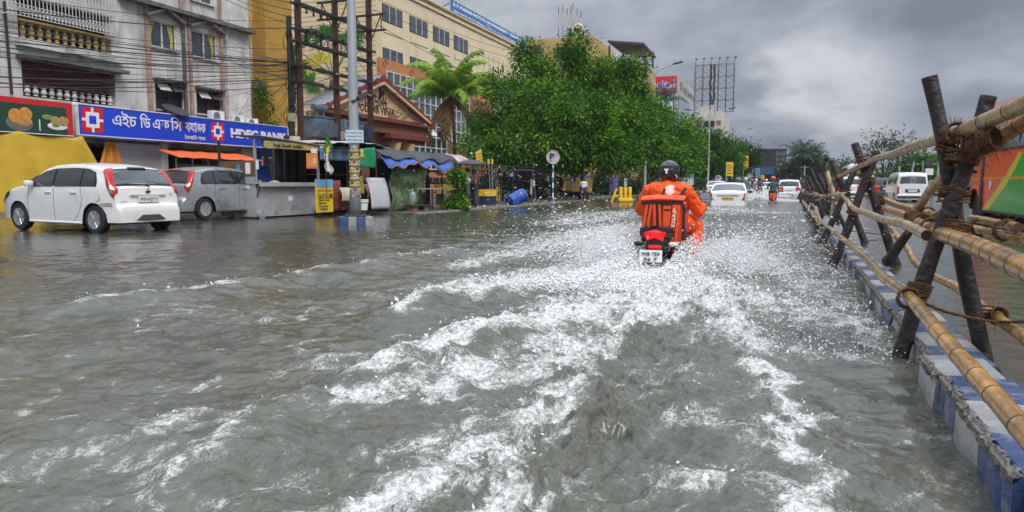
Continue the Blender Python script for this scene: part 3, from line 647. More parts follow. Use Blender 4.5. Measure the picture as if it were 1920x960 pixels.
for (px, py, Yy, ax, r, sd_) in [(1628,300,10.6,(0,1,0),.07,18),(1574,328,14.1,(0,1,0),.07,19),(1600,395,10.6,(.3,0,1),.075,20),(1650,374,10.8,(.3,0,1),.07,21)]: lashing(bAY(px, py, Yy), r, ax, lg, 7, .08, 8, sd_, .006)
for i, (a, b) in enumerate([((1620,452,.9),(1655,450,1.4)), ((1590,433,.9),(1668,441,1.4))]):
    t = thing('wire', ['upper', 'lower'][i]+' of two thin dark wires strung low behind the second trestle', 'wire', bAX(*a)); mb = MB(); mb.tube([bAX(*a), bAX(*b)], .006, 6); mb.build('strand', m_post, t, world=True)

# ============================================================ figures (people): one voxel-remeshed body
def caps(p, q, r1, r2, m): return ('c', Vector(p), Vector(q), r1, r2, m)
def ell(c, r, m, M=None): return ('e', Vector(c), Vector(r), M, 0, m)
def figure_mesh(name, prims, mats, voxel=0.02, fold=0.0, fold_mats=(), smooth_it=3, freq=14.0):
    mb = MB()
    for pr in prims:
        if pr[0] == 'c':
            _, p, q, r1, r2, m = pr
            if (q-p).length < 1e-4: continue
            d = (q-p).normalized(); pts = []; rs = []
            for k in range(5): a = PI/2*(k/4); pts.append(p-d*r1*math.cos(a)); rs.append(max(.0008, r1*math.sin(a)))
            for k in range(5): a = PI/2*(k/4); pts.append(q+d*r2*math.sin(a)); rs.append(max(.0008, r2*math.cos(a)))
            mb.tube(pts, rs, 14)
        else:
            _, c, r, M, _z, m = pr; mb.ball(c, tuple(r), 18, 12, M)
    tmp = mb.build('tmp', mats)
    md_ = tmp.modifiers.new('r', 'REMESH'); md_.mode = 'VOXEL'; md_.voxel_size = voxel; md_.adaptivity = 0
    if smooth_it: ms = tmp.modifiers.new('s', 'SMOOTH'); ms.iterations = smooth_it; ms.factor = 0.5
    bpy.context.view_layer.update(); dg = bpy.context.evaluated_depsgraph_get()
    me = bpy.data.meshes.new_from_object(tmp.evaluated_get(dg)); bpy.data.objects.remove(tmp); me.name = name
    me.materials.clear()
    for m in mats: me.materials.append(m)
    nf = len(me.polygons); ct = np.zeros(nf*3); me.polygons.foreach_get('center', ct); ct = ct.reshape(-1, 3)
    def cls(ct):
        best = np.full(len(ct), 1e9); mi = np.zeros(len(ct), dtype=np.int32)
        for pr in prims:
            if pr[0] == 'c':
                _, p, q, r1, r2, m = pr; p = np.array(p); d = np.array(q)-p; l2 = (d**2).sum()+1e-9
                t = np.clip(((ct-p)@d)/l2, 0, 1); ds = np.linalg.norm(ct-p-t[:, None]*d, axis=1)-(r1+(r2-r1)*t)
            else:
                _, c, r, M, _z, m = pr; v = ct-np.array(c)
                if M is not None: v = v@np.array(M)
                r = np.array(r); k = np.linalg.norm(v/r, axis=1); ds = (k-1)*r.min()
            u = ds < best; best = np.where(u, ds, best); mi = np.where(u, m, mi)
        return mi
    mi = cls(ct); me.polygons.foreach_set('material_index', mi); me.polygons.foreach_set('use_smooth', [True]*nf)
    if fold:
        nv = len(me.vertices); co = np.zeros(nv*3); me.vertices.foreach_get('co', co); co = co.reshape(-1, 3); no = np.zeros(nv*3); me.vertices.foreach_get('normal', no); no = no.reshape(-1, 3)
        mv = cls(co); k = np.isin(mv, list(fold_mats)).astype(float)
        f = fbm(co[:, 0]*freq+co[:, 1]*freq*.6, co[:, 2]*freq*1.5+co[:, 1]*freq*.8, 3, seed=5); f = 1-np.abs(f)*2.2
        co = co+no*(f*fold*k)[:, None]; me.vertices.foreach_set('co', co.ravel())
    me.update(); return me
def add_mesh(name, me, parent):
    o = bpy.data.objects.new(name, me); COL.objects.link(o); o.parent = parent; return o
m_skin = pm('brown_skin', (0.20, 0.095, 0.055), rough=0.5, var=0.12, scale=8)
m_hair = pm('black_hair', (0.012, 0.010, 0.009), rough=0.5, var=0.3, scale=60, bump=0.5, bscale=150)
m_orange = pm('orange_rain_cloth', (1.0, 0.10, 0.002), rough=0.5, var=0.22, scale=5, bump=0.6, bscale=26, spec=0.35, dirt=(0.42, 0.035, 0.002), dirtamt=0.22, dscale=4)
m_orange2 = pm('light_orange_trim', (0.85, 0.09, 0.012), rough=0.5, var=0.1)
m_bagred = pm('dull_orange_red_fabric', (0.55, 0.045, 0.012), rough=0.6, var=0.2, scale=10, bump=0.3, bscale=60)
m_blk = pm('black_plastic', (0.012, 0.012, 0.014), rough=0.32, var=0.2)
m_blkf = pm('black_fabric', (0.015, 0.014, 0.015), rough=0.8, var=0.3, bump=0.4, bscale=80)
m_shell = pm('glossy_black_shell', (0.010, 0.010, 0.012), rough=0.12, var=0.1, coat=0.6)
m_whitep = pm('white_plastic', (0.75, 0.75, 0.74), rough=0.4, var=0.08)
m_red = pm('red_lens', (0.45, 0.004, 0.004), rough=0.15, var=0.05, coat=0.5)
m_redlit = pm('lit_red_lens', (0.7, 0.01, 0.01), rough=0.15, var=0.0, emit=(1.0, 0.004, 0.003), estr=0.6)
m_chrome = pm('mirror_glass', (0.75, 0.76, 0.78), rough=0.06, metal=1.0, var=0.0)
m_rubber = pm('tyre_rubber', (0.018, 0.018, 0.018), rough=0.7, var=0.3, bump=0.4, bscale=60)
m_alloy = pm('bright_alloy', (0.62, 0.63, 0.65), rough=0.25, metal=0.9, var=0.08)
m_paint_k = pm('plate_black', (0.02, 0.02, 0.02), rough=0.5, var=0.0)

# ---------------- motorbike: rear axle above the origin, heading +Y; the road lies 0.2 below the water
BX, BY = -1.32, 8.25
bike = thing('motorcycle', 'black delivery motorcycle throwing up spray, red tail light on, ridden away through the flood', 'motorcycle', (BX, BY, -0.25))
def bp(name, mb, mat, parent=None, smooth=45): return mb.build(name, mat, parent or bike, smooth=smooth)
def moto_wheel(y, parent):
    w = MB(); prof = [(.225,-.04),(.26,-.055),(.295,-.045),(.31,0),(.295,.045),(.26,.055),(.225,.04)]
    M = Matrix.Rotation(PI/2, 3, 'Y')
    k = len(prof); vs = []; n = 32
    for r, z in prof:
        for j in range(n): a = 2*PI*j/n; vs.append(Vector((z, r*math.cos(a)+y, r*math.sin(a)+.31)))
    w.add(vs, [(i*n+j, i*n+(j+1)%n, ((i+1)%k)*n+(j+1)%n, ((i+1)%k)*n+j) for i in range(k) for j in range(n)])
    o = w.build('wheel', m_rubber, parent, smooth=True)
    r_ = MB(); r_.cyl((0, y, .31), .045, .14, 14, 'x')
    for q in range(5):
        a = q*2*PI/5; r_.beam((0, y+.04*math.cos(a), .31+.04*math.sin(a)), (0, y+.23*math.cos(a), .31+.23*math.sin(a)), .02, .05)
    r_.build('rim', m_blk, o, smooth=40)
moto_wheel(0, bike); moto_wheel(1.30, bike)
mb = MB()   # tail section and side panels
mb.grid(12, 11, lambda u, v: Vector(((.07+.075*math.sin(min(1, u*1.6)*PI/2))*math.cos(v*PI)*(1.0+.2*(u > .5)), -.36+u*.95, .74-.10*u-.02+(.115-.03*u)*math.sin(v*PI)*(0.75+.25*math.sin(u*PI)))))
mb.grid(10, 7, lambda u, v: Vector(((.09+.06*math.sin(u*PI)+.02)*(1 if v > .5 else -1)*(1-.35*abs(abs(v-.5)*2-.5)), -.30+u*.85, .72-.07*u-(.26*(1-abs(v-.5)*2))*(.4+u*.7))))
mb.box((0, -.06, .66), (.20, .5, .10), bev=.03); mb.box((0, -.22, .735), (.36, .26, .13), bev=.05); mb.box((.02, -.28, .60), (.26, .14, .16), bev=.04)
bp('tail_cowl', mb, m_shell)
mb = MB(); mb.box((0, .45, .79), (.27, .62, .09), bev=.035);  bp('seat', mb, m_blkf)
mb = MB(); mb.grid(9, 9, lambda u, v: Vector(((u-.5)*.23*(1-.25*(1-v)), -.375-.035*math.cos((u-.5)*PI)*(.4+.6*math.sin(v*PI)), .665+v*.088+.012*math.cos((u-.5)*2*PI))))
tl_ = mb.build('tail_light', m_redlit, bike, smooth=True)
mb = MB(); mb.box((0, -.37, .585), (.13, .02, .035), bev=.008); mb.build('reflector', m_redlit, bike)
mb = MB(); mb.box((0, -.30, .55), (.15, .14, .20), Matrix.Rotation(-.5, 3, 'X'), bev=.03); mb.beam((0, -.28, .62), (0, -.42, .42), .13, .02); bp('rear_mudguard', mb, m_blk)
mb = MB(); mb.box((-.03, -.44, .49), (.24, .008, .13), Matrix.Rotation(-.25, 3, 'X'), bev=.002); plate = mb.build('number_plate', m_whitep, bike)
text('plate_lettering', 'WB 759', .052, m_paint_k, plate, (-.03, -.456+.004, .498), (PI/2-.25, 0, 0), width=.19, align='CENTER')
text('plate_lettering_below', '06 7', .052, m_paint_k, plate, (-.03, -.470+.004, .442), (PI/2-.25, 0, 0), width=.14, align='CENTER')
for s in (-1, 1):
    mb = MB(); mb.tube([(s*.08, -.30, .62), (s*.15, -.32, .615)], .010, 8); mb.build('indicator_stalk', m_blk, bike)
    mb = MB(); mb.ball((s*.185, -.325, .612), (.052, .03, .026), 12, 8); mb.build('indicator', m_whitep if s > 0 else m_blk, bike, smooth=True)
mb = MB(); mb.grid(10, 9, lambda u, v: Vector(((.10+.05*math.sin(v*PI))*math.cos(v*PI)*1.5, .62+u*.42, .76+.17*math.sin(v*PI)*math.sin(.35*PI+u*.5*PI)))); bp('fuel_tank', mb, m_shell)
mb = MB()
mb.beam((-.09, 0, .31), (-.09, .55, .42), .035, .05); mb.beam((.09, 0, .31), (.09, .55, .42), .035, .05)
mb.box((0, .62, .40), (.24, .34, .30), bev=.05); mb.beam((0, .75, .75), (0, .9, .35), .06); mb.tube([(0, 1.02, .88), (0, .95, .95)], .03, 8)
bp('frame', mb, m_blk)
for s in (-1, 1):
    mb = MB(); mb.tube([(s*.10, 1.30, .31), (s*.10, 1.02, .90)], .026, 10); bp('fork', mb, m_alloy)
mb = MB()
for q in range(9): mb.cyl((.125, .06+q*.012, .44+q*.028), .034, .012, 12, (0, .4, 1))
mb.tube([(.125, .03, .36), (.125, .19, .72)], .016, 8); bp('rear_spring', mb, pm('red_spring', (.6, .01, .02), rough=.3, var=.05))
mb = MB(); mb.tube([(.17, .5, .30), (.18, .1, .34), (.19, -.22, .42)], [.035, .05, .055], 12); bp('exhaust', mb, m_blk)
mb = MB(); mb.tube([(-.36, .92, .955), (-.2, 1.0, 1.0), (0, 1.02, .985), (.2, 1.0, 1.0), (.36, .92, .955)], .012, 8)
mb.tube([(-.385, .91, .955), (-.26, .955, .975)], .019, 8); mb.tube([(.26, .955, .975), (.395, .90, .950)], .019, 8); hb = bp('handlebar', mb, m_blk)
mb = MB(); mb.tube([(.37, 1.0, .955), (.30, 1.05, .97), (.25, 1.03, .97)], .007, 6); mb.build('brake_lever', m_blk, hb)
for s in (-1, 1):
    mb = MB(); mb.tube([(s*.27, .97, .98), (s*.29, 1.0, 1.06), (s*.33, .98, 1.10)], .006, 6); mb.build('mirror_stem', m_blk, bike)
    R = Matrix.Rotation(s*.12, 3, 'Z'); pl = [(-.070, -.028), (-.045, -.048), (.04, -.048), (.068, -.015), (.068, .025), (.042, .045), (-.04, .045), (-.07, .02)]
    mb = MB(); c = Vector((s*.372, .975, 1.108)); mb.prism([c+R@Vector((a, 0, b)) for a, b in pl], R@Vector((0, .03, 0))); mr_ = mb.build('mirror', m_blk, bike)
    mb = MB(); mb.prism([c+R@Vector((a*.88, -.003, b*.88)) for a, b in pl], R@Vector((0, .002, 0))); mb.build('mirror_glass', m_chrome, mr_)
    mb = MB(); mb.beam((s*.12, 1.12, .84), (s*.20, 1.08, .84), .02); mb.ball((s*.235, 1.08, .84), (.055, .03, .024), 10, 6); bp('front_indicator', mb, m_blk)
    mb = MB(); mb.tube([(s*.12, .62, .36), (s*.25, .60, .36)], .014, 8); bp('footpeg', mb, m_blk)
mb = MB(); mb.ball((0, 1.10, .88), (.10, .09, .10), 14, 9); mb.box((0, 1.02, .97), (.22, .10, .08), bev=.03); bp('headlamp_cowl', mb, m_shell)
mb = MB(); mb.grid(8, 5, lambda u, v: Vector(((v-.5)*.12, 1.30+.34*math.sin((u-.4)*1.9), .31+.34*math.cos((u-.4)*1.9)))); mb.build('front_mudguard', m_blk, bike, solid=.006)

# ---------------- rider
rz = -0.25
rider = thing('person', 'rider in a bright orange rain suit and black helmet on the nearest motorcycle', 'person', (BX, BY, rz))
PZ = .78
P_ = []
o_, sk, sh = 0, 1, 2
P_ += [ell((0, .44, PZ+.10), (.175, .14, .15), o_), ell((0, .42, PZ+.22), (.190, .145, .17), o_), ell((0, .45, PZ+.33), (.215, .145, .14), o_),
       ell((-.11, .46, PZ+.40), (.14, .115, .09), o_), ell((.11, .46, PZ+.40), (.14, .115, .09), o_), ell((0, .475, PZ+.44), (.12, .095, .055), o_),
       caps((0, .48, PZ+.43), (0, .50, PZ+.49), .078, .068, o_), caps((0, .505, PZ+.49), (0, .52, PZ+.54), .055, .055, sk), ell((0, .545, PZ+.60), (.082, .10, .12), sk)]
for s in (-1, 1):
    sh_ = Vector((s*.205, .46, PZ+.385)); el_ = Vector((s*.335, .62, PZ+.16)); wr = Vector((s*.35, .84, PZ+.195)); ha = Vector((s*.335, .90, PZ+.195))
    P_ += [caps(sh_, el_, .082, .068, o_), caps(el_, wr, .066, .048, o_), caps(wr, ha, .030, .036, sk)]
    for q in range(4):
        bx = s*(.345-.020*q+.01)-s*.005; k = Vector((bx, .925, PZ+.208)); k2 = k+Vector((0, .028, -.018)); k3 = k2+Vector((0, -.004, -.028))
        P_ += [caps((s*(.350-.018*q), .895, PZ+.200), k, .0115, .0105, sk), caps(k, k2, .0105, .0095, sk), caps(k2, k3, .0095, .008, sk)]
    P_ += [caps((s*.315, .87, PZ+.19), (s*.290, .90, PZ+.178), .0125, .011, sk), caps((s*.290, .90, PZ+.178), (s*.283, .925, PZ+.172), .011, .009, sk)]
    hip = Vector((s*.11, .44, PZ+.05)); kn = Vector((s*.27, .86, PZ-.03)); an = Vector((s*.27, .66, PZ-.39))
    P_ += [caps(hip, kn, .115, .092, o_), caps(kn, an, .094, .082, o_), caps(an, an+Vector((0, -.01, -.04)), .05, .045, sk),
           caps(an+Vector((0, -.02, -.06)), an+Vector((s*.02, .16, -.075)), .045, .038, sh)]
me = figure_mesh('body', P_, [m_orange, m_skin, m_blkf], voxel=.0075, fold=.012, fold_mats=(0,), smooth_it=4, freq=8)
add_mesh('body', me, rider)
hm = MB(); hc = Vector((0, .55, PZ+.600))
def helm(u, v):
    th = u*PI*.80; a = v*2*PI; r = Vector((.130, .155, .145))
    p = Vector((r.x*math.sin(th)*math.sin(a), r.y*math.sin(th)*math.cos(a), r.z*math.cos(th)))
    if th > 2.0: p *= 1.0+.05*(th-2.0)
    return hc+p
hm.grid(18, 33, helm); hel = hm.build('helmet', m_shell, rider, smooth=True)
hm = MB()
hm.grid(4, 25, lambda u, v: hc+Vector((.136*math.sin(1.0+u*.22)*math.sin(v*2*PI)*1.0, .161*math.sin(1.0+u*.22)*math.cos(v*2*PI), .151*math.cos(1.0+u*.22)))); hm.build('helmet_band', m_blkf, hel, smooth=True)
hm = MB()   # visor edge and rubber rim
hm.grid(8, 17, lambda u, v: hc+Vector((.142*math.sin(1.05+u*.85)*math.sin((v-.5)*2.9), .175*math.sin(1.05+u*.85)*math.cos((v-.5)*2.9), .150*math.cos(1.05+u*.85)))); hm.build('visor', pm('smoked_visor', (.03, .03, .035), rough=.08, var=0, coat=.5), hel, smooth=True)
hm = MB(); hm.tube([hc+Vector((.080*math.sin(a), .096*math.cos(a), -.116)) for a in [i*2*PI/24 for i in range(25)]], .010, 8); hm.build('rubber_trim', m_blkf, hel, smooth=True)
for (a0, a1, z0, z1, nm) in [(3.05, 3.42, .028, .045, 'rear_sticker'), (3.12, 3.30, -.010, .026, 'rear_sticker'), (2.20, 2.34, -.062, -.022, 'side_sticker')]:
    def st(u, v, a0=a0, a1=a1, z0=z0, z1=z1):
        z = z0+(z1-z0)*v; a = a0+(a1-a0)*u+(.25*(v-.5) if nm == 'side_sticker' else 0); th = math.acos(max(-1, min(1, z/.148))); return hc+Vector((.134*math.sin(th)*math.sin(a), .159*math.sin(th)*math.cos(a), z))
    hm = MB(); hm.grid(5, 4, st); hm.build(nm, m_whitep, hel, smooth=True)
# the round white badge on the back of the jacket (follows the cloth)
def back_pt(x, z):
    best = None
    hit, loc, nrm, _ = BODY.ray_cast(Vector((x, -.3, z)), Vector((0, 1, 0))); return loc+Vector((0, -.004, 0)) if hit else Vector((x, .27, z))
BODY = [o for o in kids(rider) if o.name.startswith('body')][0]; bpy.context.view_layer.update()
bc = (.045, PZ+.405); mb = MB(); nn = 26; ring = []
for rr_ in (1.0, .66, .33):
    ring.append([back_pt(bc[0]+.058*rr_*math.cos(i*2*PI/nn), bc[1]+.058*rr_*math.sin(i*2*PI/nn) if True else 0) for i in range(nn)])
vs = ring[0]+ring[1]+ring[2]+[back_pt(*bc)]; fs = []
for k in range(2):
    for i in range(nn):
        if k == 0 and i in (0, 1, 25): continue
        fs.append((k*nn+i, k*nn+(i+1)%nn, (k+1)*nn+(i+1)%nn, (k+1)*nn+i))
fs += [(2*nn+i, 2*nn+(i+1)%nn, 3*nn) for i in range(nn)]
mb.add(vs, fs); mb.add([back_pt(bc[0]+a, bc[1]+b) for a, b in ((-.045, -.03), (.02, -.05), (.005, -.082), (-.02, -.085))], [(0, 1, 2, 3)]); mb.build('jacket_badge', pm('pink_white_print', (.80, .52, .45), rough=.5, var=.05), rider, smooth=True)

# ---------------- delivery bag on the rider's back
bag = thing('delivery_bag', 'large insulated orange and black delivery backpack with vertical lettering, resting behind the rider', 'bag', (BX+.045, BY+.0, rz+.625))
def bagpt(u, v, d=.17, push=0.0):    # wrapped box: u around 0..1, v up 0..1
    hw, hd = .235+.02*math.sin(v*PI)+push, d+push; a = u*2*PI; c, s_ = math.cos(a), math.sin(a); e = .28
    x = hw*math.copysign(abs(c)**e, c); y = hd*math.copysign(abs(s_)**e, s_); return Vector((x, y, v*.46+.01*math.sin(a*3+v*5)))
mb = MB(); mb.grid(49, 10, lambda u, v: bagpt(u, v)); mb.grid(9, 9, lambda u, v: Vector(((u-.5)*.46, (v-.5)*.33, .462+.012*math.cos((u-.5)*PI)))); mb.build('shell', m_bagred, bag, smooth=60)
mb = MB()
mb.grid(21, 5, lambda u, v: Vector(((u-.5)*.50, -.178-.03*math.sin(v*PI)+.01*math.sin(u*9), .440+v*.045+(.012*math.sin(u*PI)))))
mb.grid(21, 7, lambda u, v: Vector(((u-.5)*.50, -.178+v*.34, .485+.012*math.sin(u*PI)+.02*math.sin(v*PI))))
mb.build('lid', m_orange2, bag, smooth=True)
mb = MB()
def fr(x0, x1, z0, z1, dy=0.0, sl=0.0): mb.add([bq(x0, z0, dy), bq(x1, z0, dy), bq(x1+sl, z1, dy), bq(x0+sl, z1, dy)], [(0, 1, 2, 3)])
def bq(x, z, dy): return Vector((x, -.180-dy-.010*math.cos(x*6), z))
def strip(mb, pts, w, dy=.006, th=.005):
    for i in range(len(pts)-1):
        (x0, z0), (x1, z1) = pts[i], pts[i+1]
        mb.prism([bq(x0-w/2, z0, dy), bq(x0+w/2, z0, dy), bq(x1+w/2, z1, dy), bq(x1-w/2, z1, dy)], (0, th, 0))
for x in [-.235+i*.0470 for i in range(10)]: mb.prism([bq(x, .405, .008), bq(x+.048, .405, .008), bq(x+.048, .445, .008), bq(x, .445, .008)], (0, .006, 0))
mb.prism([bq(-.235, .0, .008), bq(.16, .0, .008), bq(.16, .05, .008), bq(-.235, .05, .008)], (0, .006, 0))
mb.box((.245, -.08, .22), (.012, .20, .40), bev=.004); mb.box((-.246, -.0, .43), (.02, .30, .05), bev=.008)
strip(mb, [(-.155, .41), (-.185, .24), (-.205, .03)], .022, .007); strip(mb, [(-.065, .41), (-.05, .2), (-.01, .02)], .02, .007)
strip(mb, [(.03, .36), (.11, .34)], .0, .007); mb.prism([bq(.015, .34, .008), bq(.10, .34, .008), bq(.10, .362, .008), bq(.015, .362, .008)], (0, .006, 0))
strip(mb, [(.105, .41), (.075, .2), (.05, .03)], .014, .007)
mb.build('black_webbing', m_blkf, bag)
mb = MB()
strip(mb, [(-.18, .41), (-.205, .24), (-.235, .03)], .030, .010); strip(mb, [(-.13, .41), (-.160, .24), (-.18, .03)], .030, .010)
strip(mb, [(-.095, .41), (-.088, .2), (-.06, .03)], .030, .010); strip(mb, [(-.035, .41), (-.022, .2), (.02, .01)], .028, .010)
strip(mb, [(.145, .41), (.125, .2), (.095, -.06)], .055, .014); strip(mb, [(.19, .41), (.175, .2), (.15, -.05)], .03, .012)
mb.prism([bq(.005, .08, .008), bq(.085, .08, .008), bq(.10, .40, .008), bq(.01, .40, .008)], (0, .004, 0))
mb.build('orange_straps', m_orange2, bag)
ml = Matrix.Rotation(PI/2, 3, 'X')@Matrix.Rotation(PI/2-.10, 3, 'Z')
text('strap_lettering', 'ADDIAP', .052, m_whitep, bag, (.128, -.204, .03), ml, width=.34, bold=.0012)
mb = MB(); mb.ball((.21, -.10, .40), (.05, .06, .055), 10, 8); mb.build('side_pouch', m_orange2, bag, smooth=True)
for s in (-1, 1):
    mb = MB(); mb.tube([(s*.11, .17, .40), (s*.12+.055, .32, .57), (s*.13+.055, .48, .60), (s*.14+.055, .60, .52), (s*.13+.055, .60, .30)], .016, 8); mb.build('shoulder_strap', m_blkf, bag, smooth=True)

bag.scale = (.93, .95, .98)
# ============================================================ cars
m_glass = pm('dark_car_glass', (0.020, 0.024, 0.026), rough=0.05, var=0.0, coat=0.8)
m_glass2 = pm('grey_car_glass', (0.07, 0.085, 0.09), rough=0.05, var=0.3, scale=2, coat=0.8)
m_carwhite = pm('white_car_paint', (0.78, 0.78, 0.75), rough=0.28, var=0.04, coat=0.6, dirt=(0.42, 0.39, 0.33), dirtamt=0.16, dscale=2.2)
m_silver = pm('dusty_silver_paint', (0.42, 0.43, 0.44), rough=0.3, metal=0.5, var=0.1, coat=0.4, dirt=(0.12, 0.115, 0.10), dirtamt=0.45, dscale=1.6)
m_carblack = pm('black_car_paint', (0.015, 0.016, 0.02), rough=0.2, var=0.1, coat=0.6)
m_plateY = pm('yellow_plate', (0.75, 0.42, 0.02), rough=0.5, var=0.05)
m_grey = pm('grey_plastic', (0.05, 0.05, 0.052), rough=0.6, var=0.15)
m_chr = pm('dull_chrome', (0.55, 0.55, 0.56), rough=0.2, metal=1.0, var=0.05)
def interp(pts, y):   # pts sorted by descending y
    if y >= pts[0][0]: return pts[0][1]
    for (a, za), (b, zb) in zip(pts, pts[1:]):
        if y >= b: return za+(zb-za)*((a-y)/max(1e-6, a-b))
    return pts[-1][1]
class Car:
    def __init__(s, W, prof, belt, wheels, rw=.30, sill=.20, tuck=.20, rc=.07, endtaper=.14, arch=.06, rear_low=.25):
        s.W, s.belt, s.wh, s.rw, s.sill, s.tuck, s.rc, s.et, s.arch, s.rl = W, belt, wheels, rw, sill, tuck, rc, endtaper, arch, rear_low
        # dense smooth profile
        P = [Vector((0, y, z)) for y, z in prof]; s.pr = []
        for i in range(len(P)-1):
            a = P[max(i-1, 0)]; b = P[i]; c = P[i+1]; d = P[min(i+2, len(P)-1)]; n = max(2, int((c-b).length/.04))
            for k in range(n):
                f = k/n; lin = b.lerp(c, f); cr = 0.5*((2*b)+(c-a)*f+(2*a-5*b+4*c-d)*f*f+(3*b-a-3*c+d)*f**3); s.pr.append(lin.lerp(cr, .55))
        s.pr.append(P[-1]); s.ymax = s.pr[0].y; s.ymin = s.pr[-1].y; s.zmax = max(p.z for p in s.pr)
        for i in range(1, len(s.pr)):
            if s.pr[i].y > s.pr[i-1].y-1e-4: s.pr[i].y = s.pr[i-1].y-1e-4
    def w(s, y, z):
        h = s.W/2; half = (s.ymax-s.ymin)/2; yc = (s.ymax+s.ymin)/2; q = max(0, (abs(y-yc)-half*.62)/(half*.38)); h *= 1-s.et*q**2.2
        if z > s.belt: h *= 1-s.tuck*((z-s.belt)/(s.zmax-s.belt))**1.25
        else: h *= 1-.05*((s.belt-z)/s.belt)**2+.008*math.sin((z/s.belt)*PI)
        return h
    def low(s, y):
        z = s.sill
        q = min(y-s.ymin, s.ymax-y)
        if q < .45: z = max(z, s.rl)
        for yw in s.wh:
            d = abs(y-yw); R = s.rw+s.arch
            if d < R: z = max(z, s.rw+math.sqrt(R*R-d*d)*1.0-.01)
        return z
    def at(s, t): 
        t = max(0, min(len(s.pr)-1.001, t)); i = int(t); return s.pr[i].lerp(s.pr[i+1], t-i)
    def pt(s, t, v):
        """v 0 low side .. .55 shoulder .. .75 after corner .. 1 centre"""
        p = s.at(t); y, zt = p.y, p.z; zl = min(s.low(y), zt-.02); rc = min(s.rc, (zt-zl)*.4)
        if v < .55: z = zl+(zt-rc-zl)*(v/.55); return Vector((s.w(y, z), y, z))
        ww = s.w(y, zt-rc)
        if v < .75: a = (v-.55)/.2*PI/2; return Vector((ww-rc*(1-math.cos(a)), y, zt-rc+rc*math.sin(a)))
        k = (v-.75)/.25; x = (ww-rc)*(1-k); crown = .02+.02*(zt > s.belt+.1); return Vector((x, y, zt+crown*(1-(1-k)**2)))
    def nrm(s, t, v):
        a = s.pt(t+.5, v)-s.pt(t-.5, v); b = s.pt(t, min(1, v+.02))-s.pt(t, max(0, v-.02)); n = a.cross(b)
        n = n.normalized() if n.length > 1e-9 else Vector((0, 0, 1)); p = s.pt(t, v); o = p-Vector((0, 0, .6)); return n if n.dot(o) > 0 else -n
    def body(s, mat, parent):
        mb = MB(); n = len(s.pr); vv = [0, .08, .18, .28, .38, .46, .55, .60, .65, .70, .75, .83, .91, 1.0]
        cols = []
        for i in range(n):
            h = [s.pt(i, v) for v in vv]; full = h+[Vector((-p.x, p.y, p.z)) for p in reversed(h[:-1])]; cols.append(full)
        k = len(cols[0]); vs = [p for c in cols for p in c]
        fs = [(i*k+j, (i+1)*k+j, (i+1)*k+j+1, i*k+j+1) for i in range(n-1) for j in range(k-1)]
        fs += [tuple(range(k)), tuple(reversed(range((n-1)*k, n*k)))]
        mb.add(vs, fs); return mb.build('body', mat, parent, smooth=32)
    def ty(s, y, lo=0):   # profile parameter at y
        for i in range(lo, len(s.pr)-1):
            if s.pr[i+1].y <= y: return i+(s.pr[i].y-y)/max(1e-6, s.pr[i].y-s.pr[i+1].y)
        return len(s.pr)-1
    def patch(s, name, t0, t1, v0, v1, mat, parent, sides=(1, -1), off=.005, nu=10, nv=8, k0=None, k1=None, th=.006):
        r = []
        for sd in sides:
            mb = MB()
            def fn(u, v, o=off, sd=sd):
                t = t0+(t1-t0)*u; a = v0 if k0 is None else k0(u); b = v1 if k1 is None else k1(u); vv = a+(b-a)*v
                p = s.pt(t, vv)+s.nrm(t, vv)*o; return Vector((sd*p.x, p.y, p.z))
            mb.grid(nu, nv, fn); r.append(mb.build(name, mat, parent, smooth=True))
        return r
    def across(s, name, t0, t1, f0, f1, mat, parent, off=.006, nu=9, nv=15):
        """patch across the centre: f0,f1 fraction of the flat width used at each end"""
        mb = MB()
        def fn(u, v):
            t = t0+(t1-t0)*u; f = f0+(f1-f0)*u; k = (v*2-1)*f; vv = 1-.25*abs(k); p = s.pt(t, vv)+s.nrm(t, vv)*off; return Vector((math.copysign(1, k)*p.x, p.y, p.z))
        mb.grid(nu, nv, fn); return mb.build(name, mat, parent, smooth=True)
    def side(s, name, ys, zb, zt, mat, parent, sides=(1, -1), off=.006, n=12):
        r = []
        for sd in sides:
            mb = MB()
            def fn(u, v):
                y = ys[0]+(ys[1]-ys[0])*u; a, b = interp(zb, y), interp(zt, y); z = a+(b-a)*v; return Vector((sd*(s.w(y, z)+off), y, z))
            mb.grid(n, 6, fn); r.append(mb.build(name, mat, parent, smooth=True))
        return r
def car_wheel(parent, x, y, r, w=.18, rim=None, spokes=5, world_name='wheel', z=None):
    sd = 1 if x > 0 else -1; z = r if z is None else z
    mb = MB(); M = Matrix.Rotation(sd*PI/2, 3, 'Y'); prof = [(r*.64, w*.46), (r*.70, w*.5), (r*.95, w*.46), (r, w*.3), (r, -w*.3), (r*.95, -w*.46), (r*.64, -w*.46)]
    mb.lathe(prof, (x, y, z), 28, M); o = mb.build('wheel', m_rubber, parent, smooth=40)
    mb = MB(); R = r*.64; mb.lathe([(R*.96, w*.50), (R*1.02, w*.52), (R*1.02, w*.2), (R*.9, w*.2)], (x, y, z), 28, M)
    for q in range(spokes):
        for dq in ((-.16, .16) if spokes < 8 else (0,)):
            a = q*2*PI/spokes; c, s_ = math.cos(a), math.sin(a); c2, s2 = math.cos(a+dq), math.sin(a+dq)
            mb.beam((x+sd*w*.47, y+c*R*.14, z+s_*R*.14), (x+sd*w*.46, y+c2*R*.98, z+s2*R*.98), R*.15, .02, up=(1, 0, 0))
    mb.cyl((x+sd*w*.46, y, z), R*.2, .03, 12, 'x'); mb.build('rim', rim or m_alloy, o, smooth=40)
    mb = MB(); mb.cyl((x+sd*w*.20, y, z), R*.93, .02, 20, 'x'); mb.build('brake_disc', m_rubber, o)
